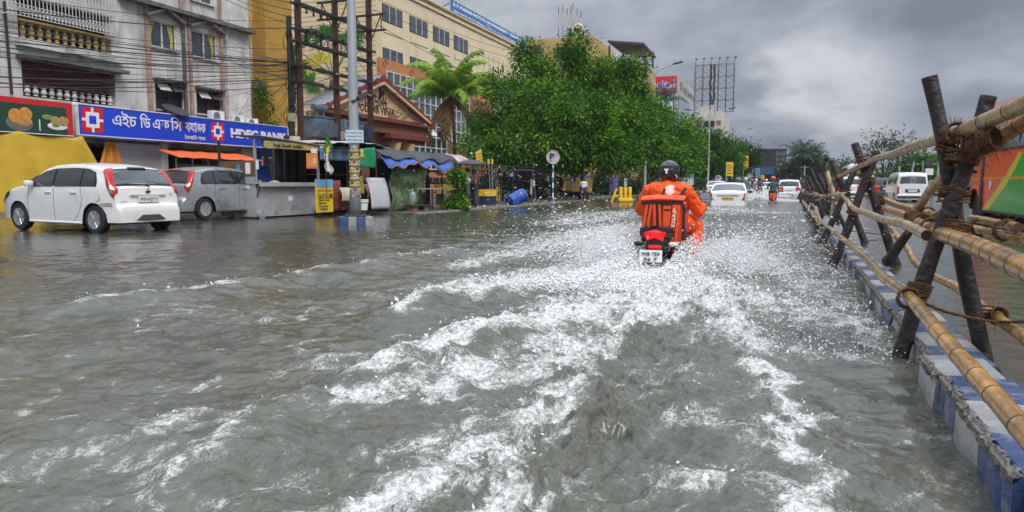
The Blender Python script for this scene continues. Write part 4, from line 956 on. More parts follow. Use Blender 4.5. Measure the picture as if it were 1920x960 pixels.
def underbody(c, parent):
    mb = MB(); y0, y1 = c.ymin+.25, c.ymax-.25
    mb.box((0, (y0+y1)/2, c.sill+.17), (c.W*.78, y1-y0, .36)); return mb.build('underbody', m_rubber, parent)
def plate(parent, c, w, h, txt, mat=None, txtmat=None, rot=0.0, size=None):
    mb = MB(); mb.box((0, 0, 0), (w, .012, h), bev=.004); o = mb.build('number_plate', mat or m_whitep, parent); o.location = c; o.rotation_euler = (rot, 0, 0)
    if txt: text('plate_lettering', txt, size or h*.78, txtmat or m_paint_k, o, (0, -.0075, -h*.28), (PI/2, 0, 0), width=w*.86, align='CENTER', ext=.001, bold=.001)
    return o
def seam(parent, pts, r=.004, name='seam'): pass

# ---------------- the white hatchback (hero car)
def hatch(name, label, loc, rz, paint, glass, cat='car', hero=False, rear_glass=None):
    root = thing(name, label, cat, loc, rz)
    prof = [(1.90, .34), (1.90, .52), (1.86, .70), (1.62, .86), (1.02, .985), (.92, 1.01), (.42, 1.30), (.10, 1.395), (-.35, 1.43), (-.95, 1.405), (-1.42, 1.34), (-1.50, 1.31), (-1.66, 1.08), (-1.74, .95), (-1.80, .93), (-1.83, .62), (-1.90, .56), (-1.92, .46), (-1.90, .30)]
    c = Car(1.68, prof, .93, (1.22, -1.26), rw=.295, rear_low=.24)
    c.body(paint, root); underbody(c, root)
    for x in (-.74, .74):
        for y in c.wh: car_wheel(root, x, y, .295, spokes=7 if hero else 5)
    t0, t1 = c.ty(.86), c.ty(.44); c.across('windscreen', t0, t1, .98, .92, glass, root)
    a, b = c.ty(-1.50), c.ty(-1.725); c.across('rear_window', a, b, 1.0, 1.06, m_blk, root, off=.004)
    c.across('rear_glass', a+(b-a)*.10, b-(b-a)*.12, .90, .92, rear_glass or glass, root, off=.008)
    # side glass: front door, rear door, quarter
    zb = [(.95, 1.0), (.6, .955), (-1.4, .99)]; zt = [(.95, 1.02), (.72, 1.10), (.42, 1.24), (.05, 1.318), (-.6, 1.335), (-1.05, 1.31), (-1.28, 1.24), (-1.36, 1.02)]
    c.side('window_surround', (.90, -1.37), [(.95, .985), (-1.4, .965)], [(.95, 1.03), (.72, 1.125), (.42, 1.262), (.05, 1.335), (-.6, 1.352), (-1.05, 1.33), (-1.30, 1.25), (-1.40, 1.0)], m_blk, root, off=.003, n=26)
    for (ya, yb) in ((.78, .02), (-.07, -.86), (-.92, -1.30)): c.side('side_window', (ya, yb), zb, zt, glass, root, off=.009)
    # tail lamps wrap the rear corner high up
    def k0(u): return .49-.05*math.sin(u*PI)
    for o in c.patch('tail_light', c.ty(-1.475), c.ty(-1.81, c.ty(-1.475).__int__()), .50, .80, m_red, root, off=.010, nu=14, k0=lambda u: .57-.16*u, k1=lambda u: .80-.05*u): pass
    for sd in (1, -1):
        c.patch('lamp_lens', c.ty(-1.70), c.ty(-1.785), .5, .7, m_chr, root, sides=(sd,), off=.015, nu=8, k0=lambda u: .50, k1=lambda u: .70)
        # mirror and handles
        mb = MB(); mb.box((sd*.93, .66, 1.02), (.17, .12, .12), bev=.035); mb.beam((sd*.78, .68, .97), (sd*.88, .67, .99), .04, .05); mb.build('wing_mirror', paint, root, smooth=60)
        for yh in (.16, -.66):
            mb = MB(); mb.box((sd*(c.w(yh, .84)+.014), yh, .84), (.02, .20, .028), bev=.008); mb.build('door_handle', m_chr if not hero else paint, root)
        # door seams: dark thin lines on the skin
        for pts in ([(.86, .30), (.86, .60), (.80, .96)], [(-.02, .25), (-.02, .95)], [(-.60, .25), (-.76, .38), (-.92, .66), (-.88, .95)]):
            mb = MB(); q = spline([Vector((0, y, z)) for y, z in pts], 12); mb.tube([Vector((sd*(c.w(p.y, p.z)+.0005), p.y, p.z)) for p in q], .0042, 5); mb.build('door_seam', m_grey, root)
        mb = MB(); mb.tube([Vector((sd*(c.w(y, .215)+.002), y, .215)) for y in (.85, .2, -.5, -.85)], .022, 8); mb.build('sill_trim', m_grey if not hero else paint, root)
    # bumper and hatch details
    mb = MB(); mb.grid(13, 4, lambda u, v: Vector(((u-.5)*1.26*(1-.05*v)*(1+.10*(1-v)), -1.925+.09*abs((u-.5)*2)**2.4-.005+(.012*v), .27+.12*v-.02*abs((u-.5)*2)**4*0))); mb.build('bumper_insert', m_grey, root, solid=.02)
    mb = MB(); mb.tube([Vector(((u-.5)*1.62, -1.86+.115*abs((u-.5)*2)**2.6, .575)) for u in [i/16 for i in range(17)]], .006, 5); mb.build('hatch_seam', m_grey, root)
    for sd in (-1, 1):
        mb = MB(); mb.tube([Vector((sd*x, y, z)) for x, y, z in ((.70, -1.80, .59), (.715, -1.775, .74), (.72, -1.70, .93))], .006, 5); mb.build('hatch_seam', m_grey, root)
    mb = MB(); mb.box((0, -1.845, .80), (.84, .03, .035), bev=.01); mb.build('hatch_trim', m_chr if not hero else pm('cream_trim', (.6, .6, .56), rough=.3), root)
    mb = MB(); mb.ball((0, -1.845, .868), (.065, .02, .028), 16, 8); mb.build('badge', m_blk, root, smooth=True)
    mb = MB(); mb.box((0, -1.50, 1.345), (.40, .10, .045), Matrix.Rotation(.25, 3, 'X'), bev=.012); mb.build('brake_lamp', m_blk if hero else m_red, root)
    mb = MB(); mb.tube([(.10, -1.735, .985), (-.02, -1.755, 1.0), (-.42, -1.735, 1.03)], .010, 6); mb.ball((.08, -1.755, .97), (.04, .03, .02), 8, 6); mb.build('wiper', m_blk, root)
    if hero:
        plate(root, (0, -1.862, .715), .50, .125, 'WB16AJ5717', rot=-.05)
        for sd, x in ((-1, -.52), (1, .52)):
            mb = MB(); mb.cyl((x, -1.555, 1.235), .055, .006, 16, (0, 1, .85)); mb.build('window_sticker', m_whitep, root)
        text('model_lettering', 'Titanium', .035, m_paint_k, root, (-.66, -1.848, .66), (PI/2, 0, 0), width=.17, ext=.001); text('model_lettering', 'figo', .05, m_paint_k, root, (.52, -1.845, .80), (PI/2, 0, 0), width=.10, ext=.001)
        mb = MB(); mb.ball((0, -1.85, .93), (.03, .012, .022), 12, 6); mb.build('hatch_lock', m_chr, root)
        mb = MB(); mb.cyl((-c.w(-1.35, .75)-.003, -1.38, .745), .075, .006, 20, 'x'); o = mb.build('fuel_flap', paint, root)
        mb = MB(); mb.tube([Vector((-c.w(-1.38, .745)-.004, -1.38+.077*math.cos(i*PI/10), .745+.077*math.sin(i*PI/10))) for i in range(21)], .0035, 5); mb.build('flap_seam', m_grey, root)
        mb = MB(); mb.grid(8, 4, lambda u, v: Vector((-c.w(-1.45-.3*u, .58+.06*v)-.006, -1.45-.30*u, .56+.07*v+.02*u))); mb.build('scuffed_patch', pm('grey_scuff', (.35, .35, .34), rough=.7, var=.3), root)
        # front lamps
    c.patch('headlight', c.ty(1.86), c.ty(1.50), .48, .72, m_glass2, root, off=.008)
    return root
white_car = hatch('parked_car', 'white hatchback with silver wheels parked at the left, tail towards the road', (0, 0, 0), 0, m_carwhite, m_glass, hero=True, rear_glass=m_glass2)
hd = math.radians(85)      # heading: forward axis swings 85 deg left of the road direction
rw_ = G(180, 437, 0.0); R3 = Matrix.Rotation(hd, 3, 'Z')
off = R3 @ Vector((-.80, -1.26, 0)); white_car.location = (rw_.x-off.x, rw_.y-off.y, -0.01); white_car.rotation_euler = (math.radians(.5), 0, hd)
silver = hatch('parked_car', 'dusty silver hatchback behind the white hatchback, its front hidden by the metal food cart', (0, 0, 0), 0, m_silver, m_glass)
hd = math.radians(-4); rw_ = G(385, 414, 0.0); off = Matrix.Rotation(hd, 3, 'Z') @ Vector((.80, -1.26, 0)); silver.location = (rw_.x-off.x, rw_.y-off.y, .03); silver.rotation_euler = (0, 0, hd)
hd = math.radians(84)
darkc = hatch('parked_car', 'black hatchback parked beyond the white one, only its dark roof line showing', (0, 0, 0), 0, m_carblack, m_glass)
p_ = G(262, 405, 0); darkc.location = (-21.4, 18.1, .12); darkc.rotation_euler = (0, 0, hd)

# ---------------- sedans, SUV, van, buses in the traffic
def sedan(name, label, loc, rz, paint, platemat=None, lit=False, cat='car'):
    root = thing(name, label, cat, loc, rz)
    prof = [(2.12, .35), (2.12, .55), (2.05, .72), (1.7, .88), (1.15, .97), (.45, 1.38), (.05, 1.46), (-.55, 1.46), (-.95, 1.40), (-1.52, 1.08), (-1.62, 1.06), (-2.05, 1.04), (-2.11, .98), (-2.14, .62), (-2.16, .45), (-2.14, .30)]
    c = Car(1.70, prof, .96, (1.32, -1.25), rw=.31, rear_low=.26, rc=.06); c.body(paint, root); underbody(c, root)
    for x in (-.75, .75):
        for y in c.wh: car_wheel(root, x, y, .31)
    c.across('windscreen', c.ty(1.02), c.ty(.48), .95, .90, m_glass, root); c.across('rear_window', c.ty(-1.0), c.ty(-1.50), .90, 1.0, m_glass2, root)
    for ya, yb in ((.80, -.02), (-.10, -.80), (-.86, -1.2)): c.side('side_window', (ya, yb), [(1, 1.0), (-1.3, 1.04)], [(.95, 1.04), (.45, 1.28), (0, 1.38), (-.7, 1.375), (-1.0, 1.30), (-1.25, 1.12)], m_glass, root)
    c.patch('tail_light', c.ty(-1.95), c.ty(-2.135), .28, .78, m_redlit if lit else m_red, root, off=.010, k0=lambda u: .38+.18*(1-u), k1=lambda u: .62+.16*u)
    mb = MB(); mb.box((0, -2.135, .90), (.95, .02, .03)); mb.build('boot_trim', m_chr, root)
    plate(root, (0, -2.145, .76), .50, .13, 'WB 04', mat=platemat)
    for sd in (-1, 1):
        mb = MB(); mb.box((sd*.93, .80, 1.04), (.18, .12, .12), bev=.03); mb.build('wing_mirror', paint if not platemat else m_blk, root)
    mb = MB(); mb.box((0, -2.15, .42), (1.1, .02, .10), bev=.01); mb.build('bumper_insert', m_grey, root)
    mb = MB(); mb.tube([(0, -.9, 1.42), (0, -1.1, 1.58)], .006, 5); mb.build('aerial', m_blk, root); return root
taxi = sedan('sedan', 'white sedan with a yellow number plate wading ahead of the rider', (0, 0, 0), 0, m_carwhite, platemat=m_plateY)
p_ = G(1361, 386, 0); taxi.location = (p_.x, p_.y+2.1, -.42); taxi.rotation_euler = (0, 0, math.radians(2))
def suv(name, label, loc, rz, paint, H_=1.68, W_=1.80, lit=False):
    root = thing(name, label, 'car', loc, rz); k = H_/1.68
    prof = [(2.15, .40), (2.15, .65), (2.1, .90), (1.75, 1.04), (1.15, 1.10), (.55, 1.56*k), (.1, 1.66*k), (-.8, 1.68*k), (-1.65, 1.62*k), (-1.85, 1.55*k), (-2.02, 1.12), (-2.10, 1.06), (-2.13, .70), (-2.18, .60), (-2.16, .34)]
    c = Car(W_, prof, 1.08, (1.32, -1.35), rw=.34, rear_low=.30, tuck=.17, sill=.28); c.body(paint, root); underbody(c, root)
    for x in (-W_/2+.1, W_/2-.1):
        for y in c.wh: car_wheel(root, x, y, .34)
    c.across('windscreen', c.ty(1.05), c.ty(.58), .95, .9, m_glass, root); c.across('rear_window', c.ty(-1.86), c.ty(-2.01), .92, .98, m_glass, root)
    c.side('side_window', (.85, -1.75), [(1, 1.14), (-1.8, 1.18)], [(1, 1.18), (.55, 1.45*k), (.1, 1.56*k), (-1.4, 1.55*k), (-1.75, 1.35*k)], m_glass, root, n=20)
    c.patch('tail_light', c.ty(-2.03), c.ty(-2.13), .4, .9, m_redlit if lit else m_red, root, off=.012, k0=lambda u: .42, k1=lambda u: .84)
    plate(root, (0, -2.15, .90), .50, .13, ''); mb = MB(); mb.box((0, -2.185, .48), (1.3, .02, .16), bev=.01); mb.build('bumper_insert', m_grey, root); return root
p_ = G(1478, 368.5, 0); suv('sport_utility_car', 'white sport utility car with twin red lamps driving ahead beside the median', (p_.x+.0, p_.y+2, -.35), math.radians(2), m_carwhite)
def van(label, loc, rz, paint):
    root = thing('van', label, 'van', loc, rz)
    prof = [(1.85, .40), (1.86, .70), (1.82, .98), (1.60, 1.10), (1.05, 1.62), (.8, 1.72), (0, 1.78), (-1.3, 1.76), (-1.68, 1.70), (-1.78, 1.58), (-1.84, 1.10), (-1.86, .60), (-1.90, .50), (-1.88, .30)]
    c = Car(1.60, prof, 1.05, (1.15, -1.15), rw=.30, rear_low=.28, tuck=.14, sill=.26, rc=.06, endtaper=.06); c.body(paint, root); underbody(c, root)
    for x in (-.7, .7):
        for y in c.wh: car_wheel(root, x, y, .30)
    c.across('windscreen', c.ty(1.55), c.ty(1.1), .95, .9, m_glass, root); rg = c.across('rear_window', c.ty(-1.79), c.ty(-1.835), .92, .95, m_glass2, root)
    for ya, yb in ((.95, .25), (.15, -.65), (-.75, -1.5)): c.side('side_window', (ya, yb), [(1.2, 1.14), (-1.6, 1.14)], [(1.3, 1.3), (.95, 1.55), (-1.6, 1.55)], m_glass, root)
    c.patch('tail_light', c.ty(-1.845), c.ty(-1.862), .4, .72, m_red, root, off=.012, k0=lambda u: .50, k1=lambda u: .76)
    # round star decal on the rear glass
    mb = MB(); cc = Vector((0, -1.84, 1.34)); mb.tube([cc+Vector((.15*math.cos(a), 0, .15*math.sin(a))) for a in [i*PI/12 for i in range(25)]], .010, 6)
    for a in (PI/2, PI/2+2*PI/3, PI/2-2*PI/3): mb.beam(cc, cc+Vector((.14*math.cos(a), 0, .14*math.sin(a))), .022, .01)
    mb.build('window_decal', m_whitep, root)
    mb = MB(); mb.box((0, -1.875, .77), (.7, .02, .17), bev=.01); mb.build('plate_recess', m_blk, root); plate(root, (0, -1.892, .76), .46, .12, '')
    mb = MB(); mb.box((0, -1.91, .42), (1.5, .06, .13), bev=.02); mb.build('rear_bumper', m_grey, root)
    for sd in (-1, 1):
        mb = MB(); mb.box((sd*.90, 1.15, 1.22), (.14, .08, .20), bev=.03); mb.build('wing_mirror', m_blk, root)
    return root
p_ = G(1706, 379, 0); van('white van with a round star decal on its rear window, right of the median', (p_.x, p_.y+1.8, -.14), math.radians(3), m_carwhite)
p_ = G(1660, 371, 0); suv('sport_utility_car', 'black sport utility car in front of the white van, half hidden by a trestle', (p_.x, p_.y+2.2, -.25), math.radians(2), m_carblack, H_=1.7)
p_ = G(1592, 372, 0); suv('sport_utility_car', 'white car with a lit red tail lamp glimpsed through the trestle legs', (p_.x, p_.y+2, -.2), 0, m_carwhite, lit=True)
p_ = G(1768, 366, 0); sedan('sedan', 'white sedan right of the white van, seen between the brace and the nearest trestle', (p_.x, p_.y+2, -.1), math.radians(8), m_carwhite)
p_ = G(1755, 362, 0); sedan('sedan', 'silver sedan far behind the white van in the right hand lanes', (p_.x+1.5, p_.y+14, -.1), 0, m_silver)
p_ = G(1440, 366, 0); sedan('sedan', 'white sedan mostly hidden behind the scooter rider in green', (p_.x, p_.y+6, -.3), 0, m_carwhite)
for i, (px, py, dy, mt, lb) in enumerate([(1338,366,10,m_carwhite,'white sedan far ahead, left of the taxi roof'),(1415,360,20,m_carblack,'dark sedan far down the flooded road among the motorcycles'),(1512,360,25,m_silver,'silver sedan far ahead next to the median posts'),(1490,357,40,m_carblack,'dark sedan in the farthest traffic under the palms'),(1630,360,20,m_silver,'silver sedan in the far right lanes behind the second trestle')]):
    p_ = G(px, py, 0); sedan('sedan', lb, (p_.x, p_.y+dy*.3, -.2), 0, mt)
# ---------------- buses
m_busor = pm('orange_bus_paint', (1.0, 0.10, 0.01), rough=0.3, var=0.08, coat=0.4, dirt=(.4, .08, .03), dirtamt=.1)
m_busgr = pm('green_bus_paint', (0.04, 0.45, 0.035), rough=0.3, var=0.12, coat=0.4)
m_busye = pm('yellow_bus_paint', (0.75, 0.68, 0.02), rough=0.3, var=0.1, coat=0.4)
m_busgl = pm('bus_glass', (0.10, 0.16, 0.15), rough=0.06, var=0.4, scale=1.5, coat=0.6)
m_buswh = pm('white_bus_paint', (0.72, 0.73, 0.72), rough=0.35, var=0.06, coat=0.3)
bus = thing('bus', 'orange bus with a green and yellow sweep, at the right edge', 'bus', (4.6, 18.5, -.2))
BY0, BY1, BH, BW = -5.5, 5.2, 3.25, 2.4     # local Y extents (front end far)
mb = MB(); nseg = 60
def zlow(y):
    z = .52
    for yw in (4.25, -2.6):
        if abs(y-yw) < .62: z = max(z, .50+math.sqrt(.62**2-(y-yw)**2)*.95)
    return z
ys = sorted(set([BY0+(BY1-BY0)*i/nseg for i in range(nseg+1)]+[4.25-.61, 4.25+.61, -2.6-.61, -2.6+.61]))
zz = lambda y: BH-.35*max(0, (y-4.6)/.6)**2
cols = []
for y in ys:
    inset = .22*max(0, (y-4.75)/.45)**2
    ring = [(0+inset, zlow(y)), (0+inset, 1.3), (.01+inset, 1.95), (.10+inset, 2.75), (.22+inset, zz(y)-.06), (.5+inset, zz(y))]
    ring = ring+[(BW-x, z) for x, z in reversed(ring)]; cols.append([Vector((x, y, z)) for x, z in ring])
k = len(cols[0]); mb.add([p for c in cols for p in c], [(i*k+j, (i+1)*k+j, (i+1)*k+j+1, i*k+j+1) for i in range(len(cols)-1) for j in range(k-1)]+[tuple(range(k)), tuple(reversed(range((len(cols)-1)*k, len(cols)*k)))])
mb.build('body', m_busor, bus, smooth=40)
def sx_(z): return -.004 if z < 1.3 else -.004+.01*(z-1.3)/.65 if z < 1.95 else .006+.09*(z-1.95)/.8
def sidepoly(name, pts, mat, th=.004, off=0.0):
    mb = MB(); mb.prism([Vector((sx_(z)-off, y, z)) for y, z in pts], (-th, 0, 0)); return mb.build(name, mat, bus)
for i, (a, b) in enumerate([(3.1, 2.1), (2.02, 1.0), (.92, -.1), (-.18, -1.2), (-1.28, -2.3), (-2.38, -3.4)]):
    w_ = sidepoly('window', [(a, 2.0), (b, 2.0), (b, 2.62), (a, 2.62)], m_busgl)
    mb = MB(); ym = (a+b)/2; mb.bb((sx_(2.3)-.03, ym-.015, 2.0), (sx_(2.3)-.01, ym+.015, 2.62)); mb.bb((-.025, b, 1.98), (-.0, a, 2.0)); mb.build('window_frame', m_blk, w_)
sidepoly('green_sweep', [(2.9, .56), (2.5, .80), (1.9, 1.05), (1.2, 1.38), (.4, 1.9), (-.2, 1.93), (-5.4, 1.93), (-5.4, .56)][:8] if False else [(2.6, .56), (1.9, .85), (1.2, 1.15), (.6, 1.45), (.0, 1.85), (-5.4, 1.9), (-5.4, .56), (-1.98, .56)], m_busgr, .004, .002)
sidepoly('yellow_sweep', [(3.25, .56), (2.6, .80), (1.9, 1.10), (1.2, 1.42), (.6, 1.72), (.35, 1.9), (.0, 1.85), (.6, 1.45), (1.2, 1.15), (1.9, .85), (2.6, .56)], m_busye, .004, .006)
sidepoly('waist_stripe', [(4.9, 1.30), (-5.4, 1.30), (-5.4, 1.36), (4.9, 1.36)], pm('yellow_orange_stripe', (.9, .30, .03), rough=.4), .004, .003)
dr = sidepoly('door', [(3.55, .56), (3.30, .56), (3.30, 2.55), (3.55, 2.55)], m_grey, .05); 
mb = MB(); mb.bb((-.03, 3.62, .50), (-.005, -5.4, .56)); mb.build('lower_trim', m_grey, bus)
mb = MB(); mb.cyl((-.012, 2.55, 1.18), .11, .01, 20, 'x'); mb.build('side_roundel', m_whitep, bus)
mb = MB(); mb.box((-.14, 4.95, 2.15), (.22, .10, .34), bev=.04); mb.tube([(0, 4.9, 2.35), (-.14, 4.95, 2.32)], .015, 6); mb.build('wing_mirror', m_blk, bus)
for yw in (4.25, -2.6):
    car_wheel(bus, .22, yw, .50, w=.28, z=.50); mb = MB(); mb.cyl((.35, yw, .6), .60, .5, 24, 'x'); mb.build('wheel_well', m_rubber, bus)
mb = MB(); mb.bb((.3, BY0+.3, .3), (BW-.3, BY1-.3, 1.0)); mb.build('underbody', m_rubber, bus)
mb = MB(); mb.bb((.35, BY1-.02, 1.4), (BW-.35, BY1+.015, 2.5)); mb.build('windscreen', m_busgl, bus)
wb = thing('bus', 'white coach with a coloured rear window seen far off through the barricade', 'bus', (0, 0, 0)); p_ = G(1640, 368, 0)
wb.location = (p_.x, p_.y+14, -.1)
mb = MB(); mb.box((0, 4, 1.75), (2.45, 9, 2.5), bev=.25); mb.box((0, 3.5, 3.02), (1.9, 6, .25), bev=.1); mb.build('body', m_buswh, wb, smooth=40)
mb = MB(); mb.box((0, -.50, 2.25), (1.9, .03, .75), bev=.01); mb.build('rear_window', m_glass, wb)
mb = MB()
for i, cl in enumerate([(.8, .15, .02), (.1, .45, .1), (.5, .1, .4)]):
    q = MB(); q.bb((-.75+i*.5, -.53, 2.1), (-.35+i*.5, -.518, 2.45)); q.build('window_panel', pm('panel_%s' % ['orange', 'green', 'violet'][i], cl, rough=.5), wb)
for i in range(2): q = MB(); q.bb((-1.1, -.515, 1.55-.25*i), (1.1, -.503, 1.62-.25*i)); q.build('stripe', m_red, wb)
for sd in (-1, 1):
    q = MB(); q.bb((sd*.95, -.53, 1.0), (sd*1.15, -.50, 1.35)); q.build('tail_light', m_red, wb)
    for yw in (.9, 6.5): car_wheel(wb, sd*1.05, yw, .45, w=.26)
    for i in range(5): q = MB(); q.box((sd*1.228, 1+i*1.6, 2.3), (.02, 1.45, .8), bev=.005); q.build('window', m_glass, wb)

# ---------------- scooters and other riders ahead
m_helred = pm('pink_red_helmet', (0.65, 0.05, 0.06), rough=.2, var=.05, coat=.5); m_green = pm('dark_green_cloth', (.02, .10, .075), rough=.8, var=.2); m_navy = pm('dark_blue_cloth', (.02, .03, .07), rough=.8, var=.2)
m_redcloth = pm('red_cloth', (.45, .02, .02), rough=.8, var=.2); m_wcloth = pm('white_cloth', (.62, .63, .66), rough=.85, var=.12); m_peach = pm('peach_cloth', (.62, .36, .17), rough=.85, var=.15)
m_bluesh = pm('light_blue_cloth', (.22, .32, .62), rough=.85, var=.15); m_dkgr = pm('dark_grey_cloth', (.045, .05, .055), rough=.85, var=.25); m_greencl = pm('bottle_green_cloth', (.03, .14, .09), rough=.85, var=.2)
def scooter(loc, rz, label, paint):
    r = thing('scooter', label, 'scooter', loc, rz)
    mb = MB(); mb.box((0, .0, .62), (.32, .75, .35), bev=.12); mb.box((0, .42, .35), (.28, .5, .08), bev=.03); mb.box((0, .72, .65), (.34, .14, .65), Matrix.Rotation(-.25, 3, 'X'), bev=.06); mb.build('body', paint, r, smooth=50)
    mb = MB(); mb.box((0, -.02, .80), (.28, .7, .10), bev=.04); mb.build('seat', m_blkf, r)
    mb = MB(); mb.tube([(-.33, .62, 1.0), (0, .70, 1.02), (.33, .62, 1.0)], .02, 8); mb.build('handlebar', m_blk, r)
    mb = MB(); mb.box((0, -.39, .66), (.16, .03, .08), bev=.01); mb.build('tail_light', m_redlit, r)
    for s in (-1, 1): mb = MB(); mb.tube([(s*.25, .66, 1.0), (s*.33, .66, 1.18)], .008, 5); mb.ball((s*.34, .66, 1.22), (.06, .02, .045), 8, 6); mb.build('mirror', m_blk, r)
    for y in (-.12, .95): mb = MB(); M = Matrix.Rotation(PI/2, 3, 'Y'); mb.lathe([(.12, .04), (.2, .05), (.23, 0), (.2, -.05), (.12, -.04)], (0, y, .23), 18, M); mb.build('wheel', m_rubber, r, smooth=40)
    return r
def seated(loc, rz, label, top, helmet, helmat, name='person'):
    r = thing(name, label, 'person', loc, rz); z = .85
    P = [ell((0, .05, z+.08), (.17, .15, .14), 0), ell((0, .07, z+.30), (.18, .13, .20), 0), ell((0, .10, z+.44), (.20, .12, .12), 0), caps((0, .12, z+.5), (0, .14, z+.62), .055, .05, 1), ell((0, .16, z+.72), (.085, .10, .12), 1)]
    for s in (-1, 1): P += [caps((s*.19, .1, z+.44), (s*.30, .22, z+.22), .065, .05, 0), caps((s*.30, .22, z+.22), (s*.31, .52, z+.17), .045, .035, 1), caps((s*.31, .52, z+.17), (s*.31, .62, z+.15), .035, .03, 1),
                                caps((s*.1, .05, z+.03), (s*.17, .45, z-.03), .095, .075, 2), caps((s*.17, .45, z-.03), (s*.16, .42, z-.45), .07, .05, 2), caps((s*.16, .40, z-.48), (s*.16, .56, z-.50), .045, .04, 3)]
    add_mesh('body', figure_mesh('body', P, [top, m_skin, m_dkgr, m_blkf], voxel=.022, smooth_it=2), r)
    if helmet: mb = MB(); mb.ball((0, .16, z+.75), (.135, .155, .145), 16, 10); mb.build('helmet', helmat, r, smooth=True)
    return r
def rider_pair(px, py, dy, rz, lb, top, hm_, paint, pillion=None):
    p = G(px, py, 0); zz = -.28; scooter((p.x, p.y+dy, zz), rz, 'scooter under the '+lb, paint); seated((p.x, p.y+dy, zz), rz, lb, top, True, hm_)
    if pillion: seated((p.x+.06+math.sin(rz)*.42, p.y+dy-.42*math.cos(rz), zz), rz, pillion, m_navy, True, m_blkf)
rider_pair(1448, 378, .3, 0, 'scooter rider in dark green with a pink red helmet', m_green, m_helred, m_busor)
rider_pair(1516, 372, .3, math.radians(-10), 'rider in red beside the far median posts', m_redcloth, m_redcloth, m_carblack, None)
lbm = ['pale blue shirt', 'black shirt', 'white shirt', 'grey shirt', 'dark red shirt', 'navy shirt', 'brown shirt', 'cream shirt', 'green shirt']
mts = [m_bluesh, m_blkf, m_wcloth, m_dkgr, m_redcloth, m_navy, m_post, m_peach, m_greencl]
rr_ = random.Random(5)
for i, px in enumerate([1404, 1411, 1418, 1424, 1431, 1437, 1459, 1502, 1398]):
    d_ = 66+rr_.uniform(-6, 14); p = AD(px, 345, d_); p.z = -.2
    scooter((p.x, p.y, -.2), rr_.uniform(-.3, .3), 'scooter of the distant rider in a %s' % lbm[i], [m_blk, m_red, m_silver, m_navy][i % 4]); seated((p.x, p.y, -.2), 0, 'distant scooter rider in a %s in the crowd of traffic ahead' % lbm[i], mts[i], True, [m_blk, m_helred, m_whitep][i % 3])
# ============================================================ buildings and street furniture on the left
def Yx(px, X): return AX(px, 345, X).y
def Zx(px, py, X): return AX(px, py, X).z
m_wallw = pm('stained_white_wall', (0.60, 0.59, 0.55), rough=0.85, var=0.25, scale=1.2, bump=0.3, bscale=8, dirt=(0.085, 0.08, 0.07), dirtamt=0.50, dscale=1.3, dstretch=(1, 1, .22))
m_ledge = pm('mossy_ledge', (0.16, 0.155, 0.14), rough=0.9, var=0.4, scale=4, bump=0.5, bscale=12, dirt=(0.04, 0.04, 0.035), dirtamt=0.6)
m_salmon = pm('faded_salmon_paint', (0.42, 0.26, 0.20), rough=0.85, var=0.3, scale=3, dirt=(0.2, 0.19, 0.17), dirtamt=0.6, dscale=2)
m_maroon = pm('maroon_paint', (0.075, 0.018, 0.022), rough=0.6, var=0.3, scale=3)
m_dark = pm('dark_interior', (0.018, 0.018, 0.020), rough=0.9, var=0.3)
m_winw = pm('white_window_frame', (0.62, 0.62, 0.60), rough=0.5, var=0.1)
m_wing = pm('grey_blue_window_glass', (0.045, 0.055, 0.075), rough=0.08, var=0.4, scale=1.0, coat=0.6)
m_yelb = pm('chipped_yellow_baluster', (0.55, 0.40, 0.13), rough=0.7, var=0.3, scale=6, dirt=(.12, .09, .05), dirtamt=.4, dscale=8)
m_must = pm('mustard_wall', (0.50, 0.34, 0.12), rough=0.85, var=0.2, scale=.8, dirt=(0.25, 0.16, 0.05), dirtamt=0.35, dscale=.7, dstretch=(1, 1, .3))
m_must2 = pm('deep_mustard_wall', (0.46, 0.255, 0.04), rough=0.85, var=0.2, scale=.8, dirt=(0.24, 0.13, 0.025), dirtamt=0.4, dscale=.7, dstretch=(1, 1, .3))
m_cream = pm('cream_wall', (0.74, 0.62, 0.40), rough=0.85, var=0.08, scale=.5, dirt=(0.42, 0.34, 0.22), dirtamt=0.25, dscale=.6, dstretch=(1, 1, .25))
m_terra = pm('terracotta_panel', (0.52, 0.19, 0.07), rough=0.8, var=0.12, scale=1)
m_brick = pm('brown_brick_wall', (0.26, 0.105, 0.055), rough=0.85, var=0.25, scale=3, bump=.3, bscale=12)
m_blue = pm('bank_sign_blue', (0.010, 0.060, 0.62), rough=0.45, var=0.04, scale=1)
m_signred = pm('sign_red', (0.62, 0.015, 0.02), rough=0.45, var=0.04)
m_signw = pm('sign_white', (0.82, 0.82, 0.82), rough=0.5, var=0.03)
m_greens = pm('sign_green', (0.012, 0.06, 0.035), rough=0.45, var=0.08)
m_roofr = pm('dark_red_roof', (0.20, 0.035, 0.03), rough=0.7, var=0.25, scale=3)
m_sheet = pm('grey_roof_sheet', (0.20, 0.21, 0.23), rough=0.45, metal=.3, var=0.25, scale=2, dirt=(.10, .08, .07), dirtamt=.3)
m_rust = pm('rusty_steel', (0.095, 0.04, 0.028), rough=0.75, var=0.45, scale=6, bump=0.3, bscale=25, dirt=(0.03, 0.025, 0.022), dirtamt=0.5, dscale=2)
m_blks = pm('black_steel', (0.022, 0.020, 0.020), rough=0.7, var=0.3)
m_tran = pm('transformer_grey', (0.12, 0.16, 0.20), rough=0.5, var=0.25, scale=4, dirt=(.05, .05, .05), dirtamt=.35, dscale=3)
m_porc = pm('porcelain', (0.30, 0.29, 0.28), rough=0.2, var=0.5, scale=5)
m_galv = pm('galvanised_steel', (0.46, 0.48, 0.50), rough=0.4, metal=.5, var=0.12, scale=2, dirt=(.2, .2, .2), dirtamt=.2, dscale=2)
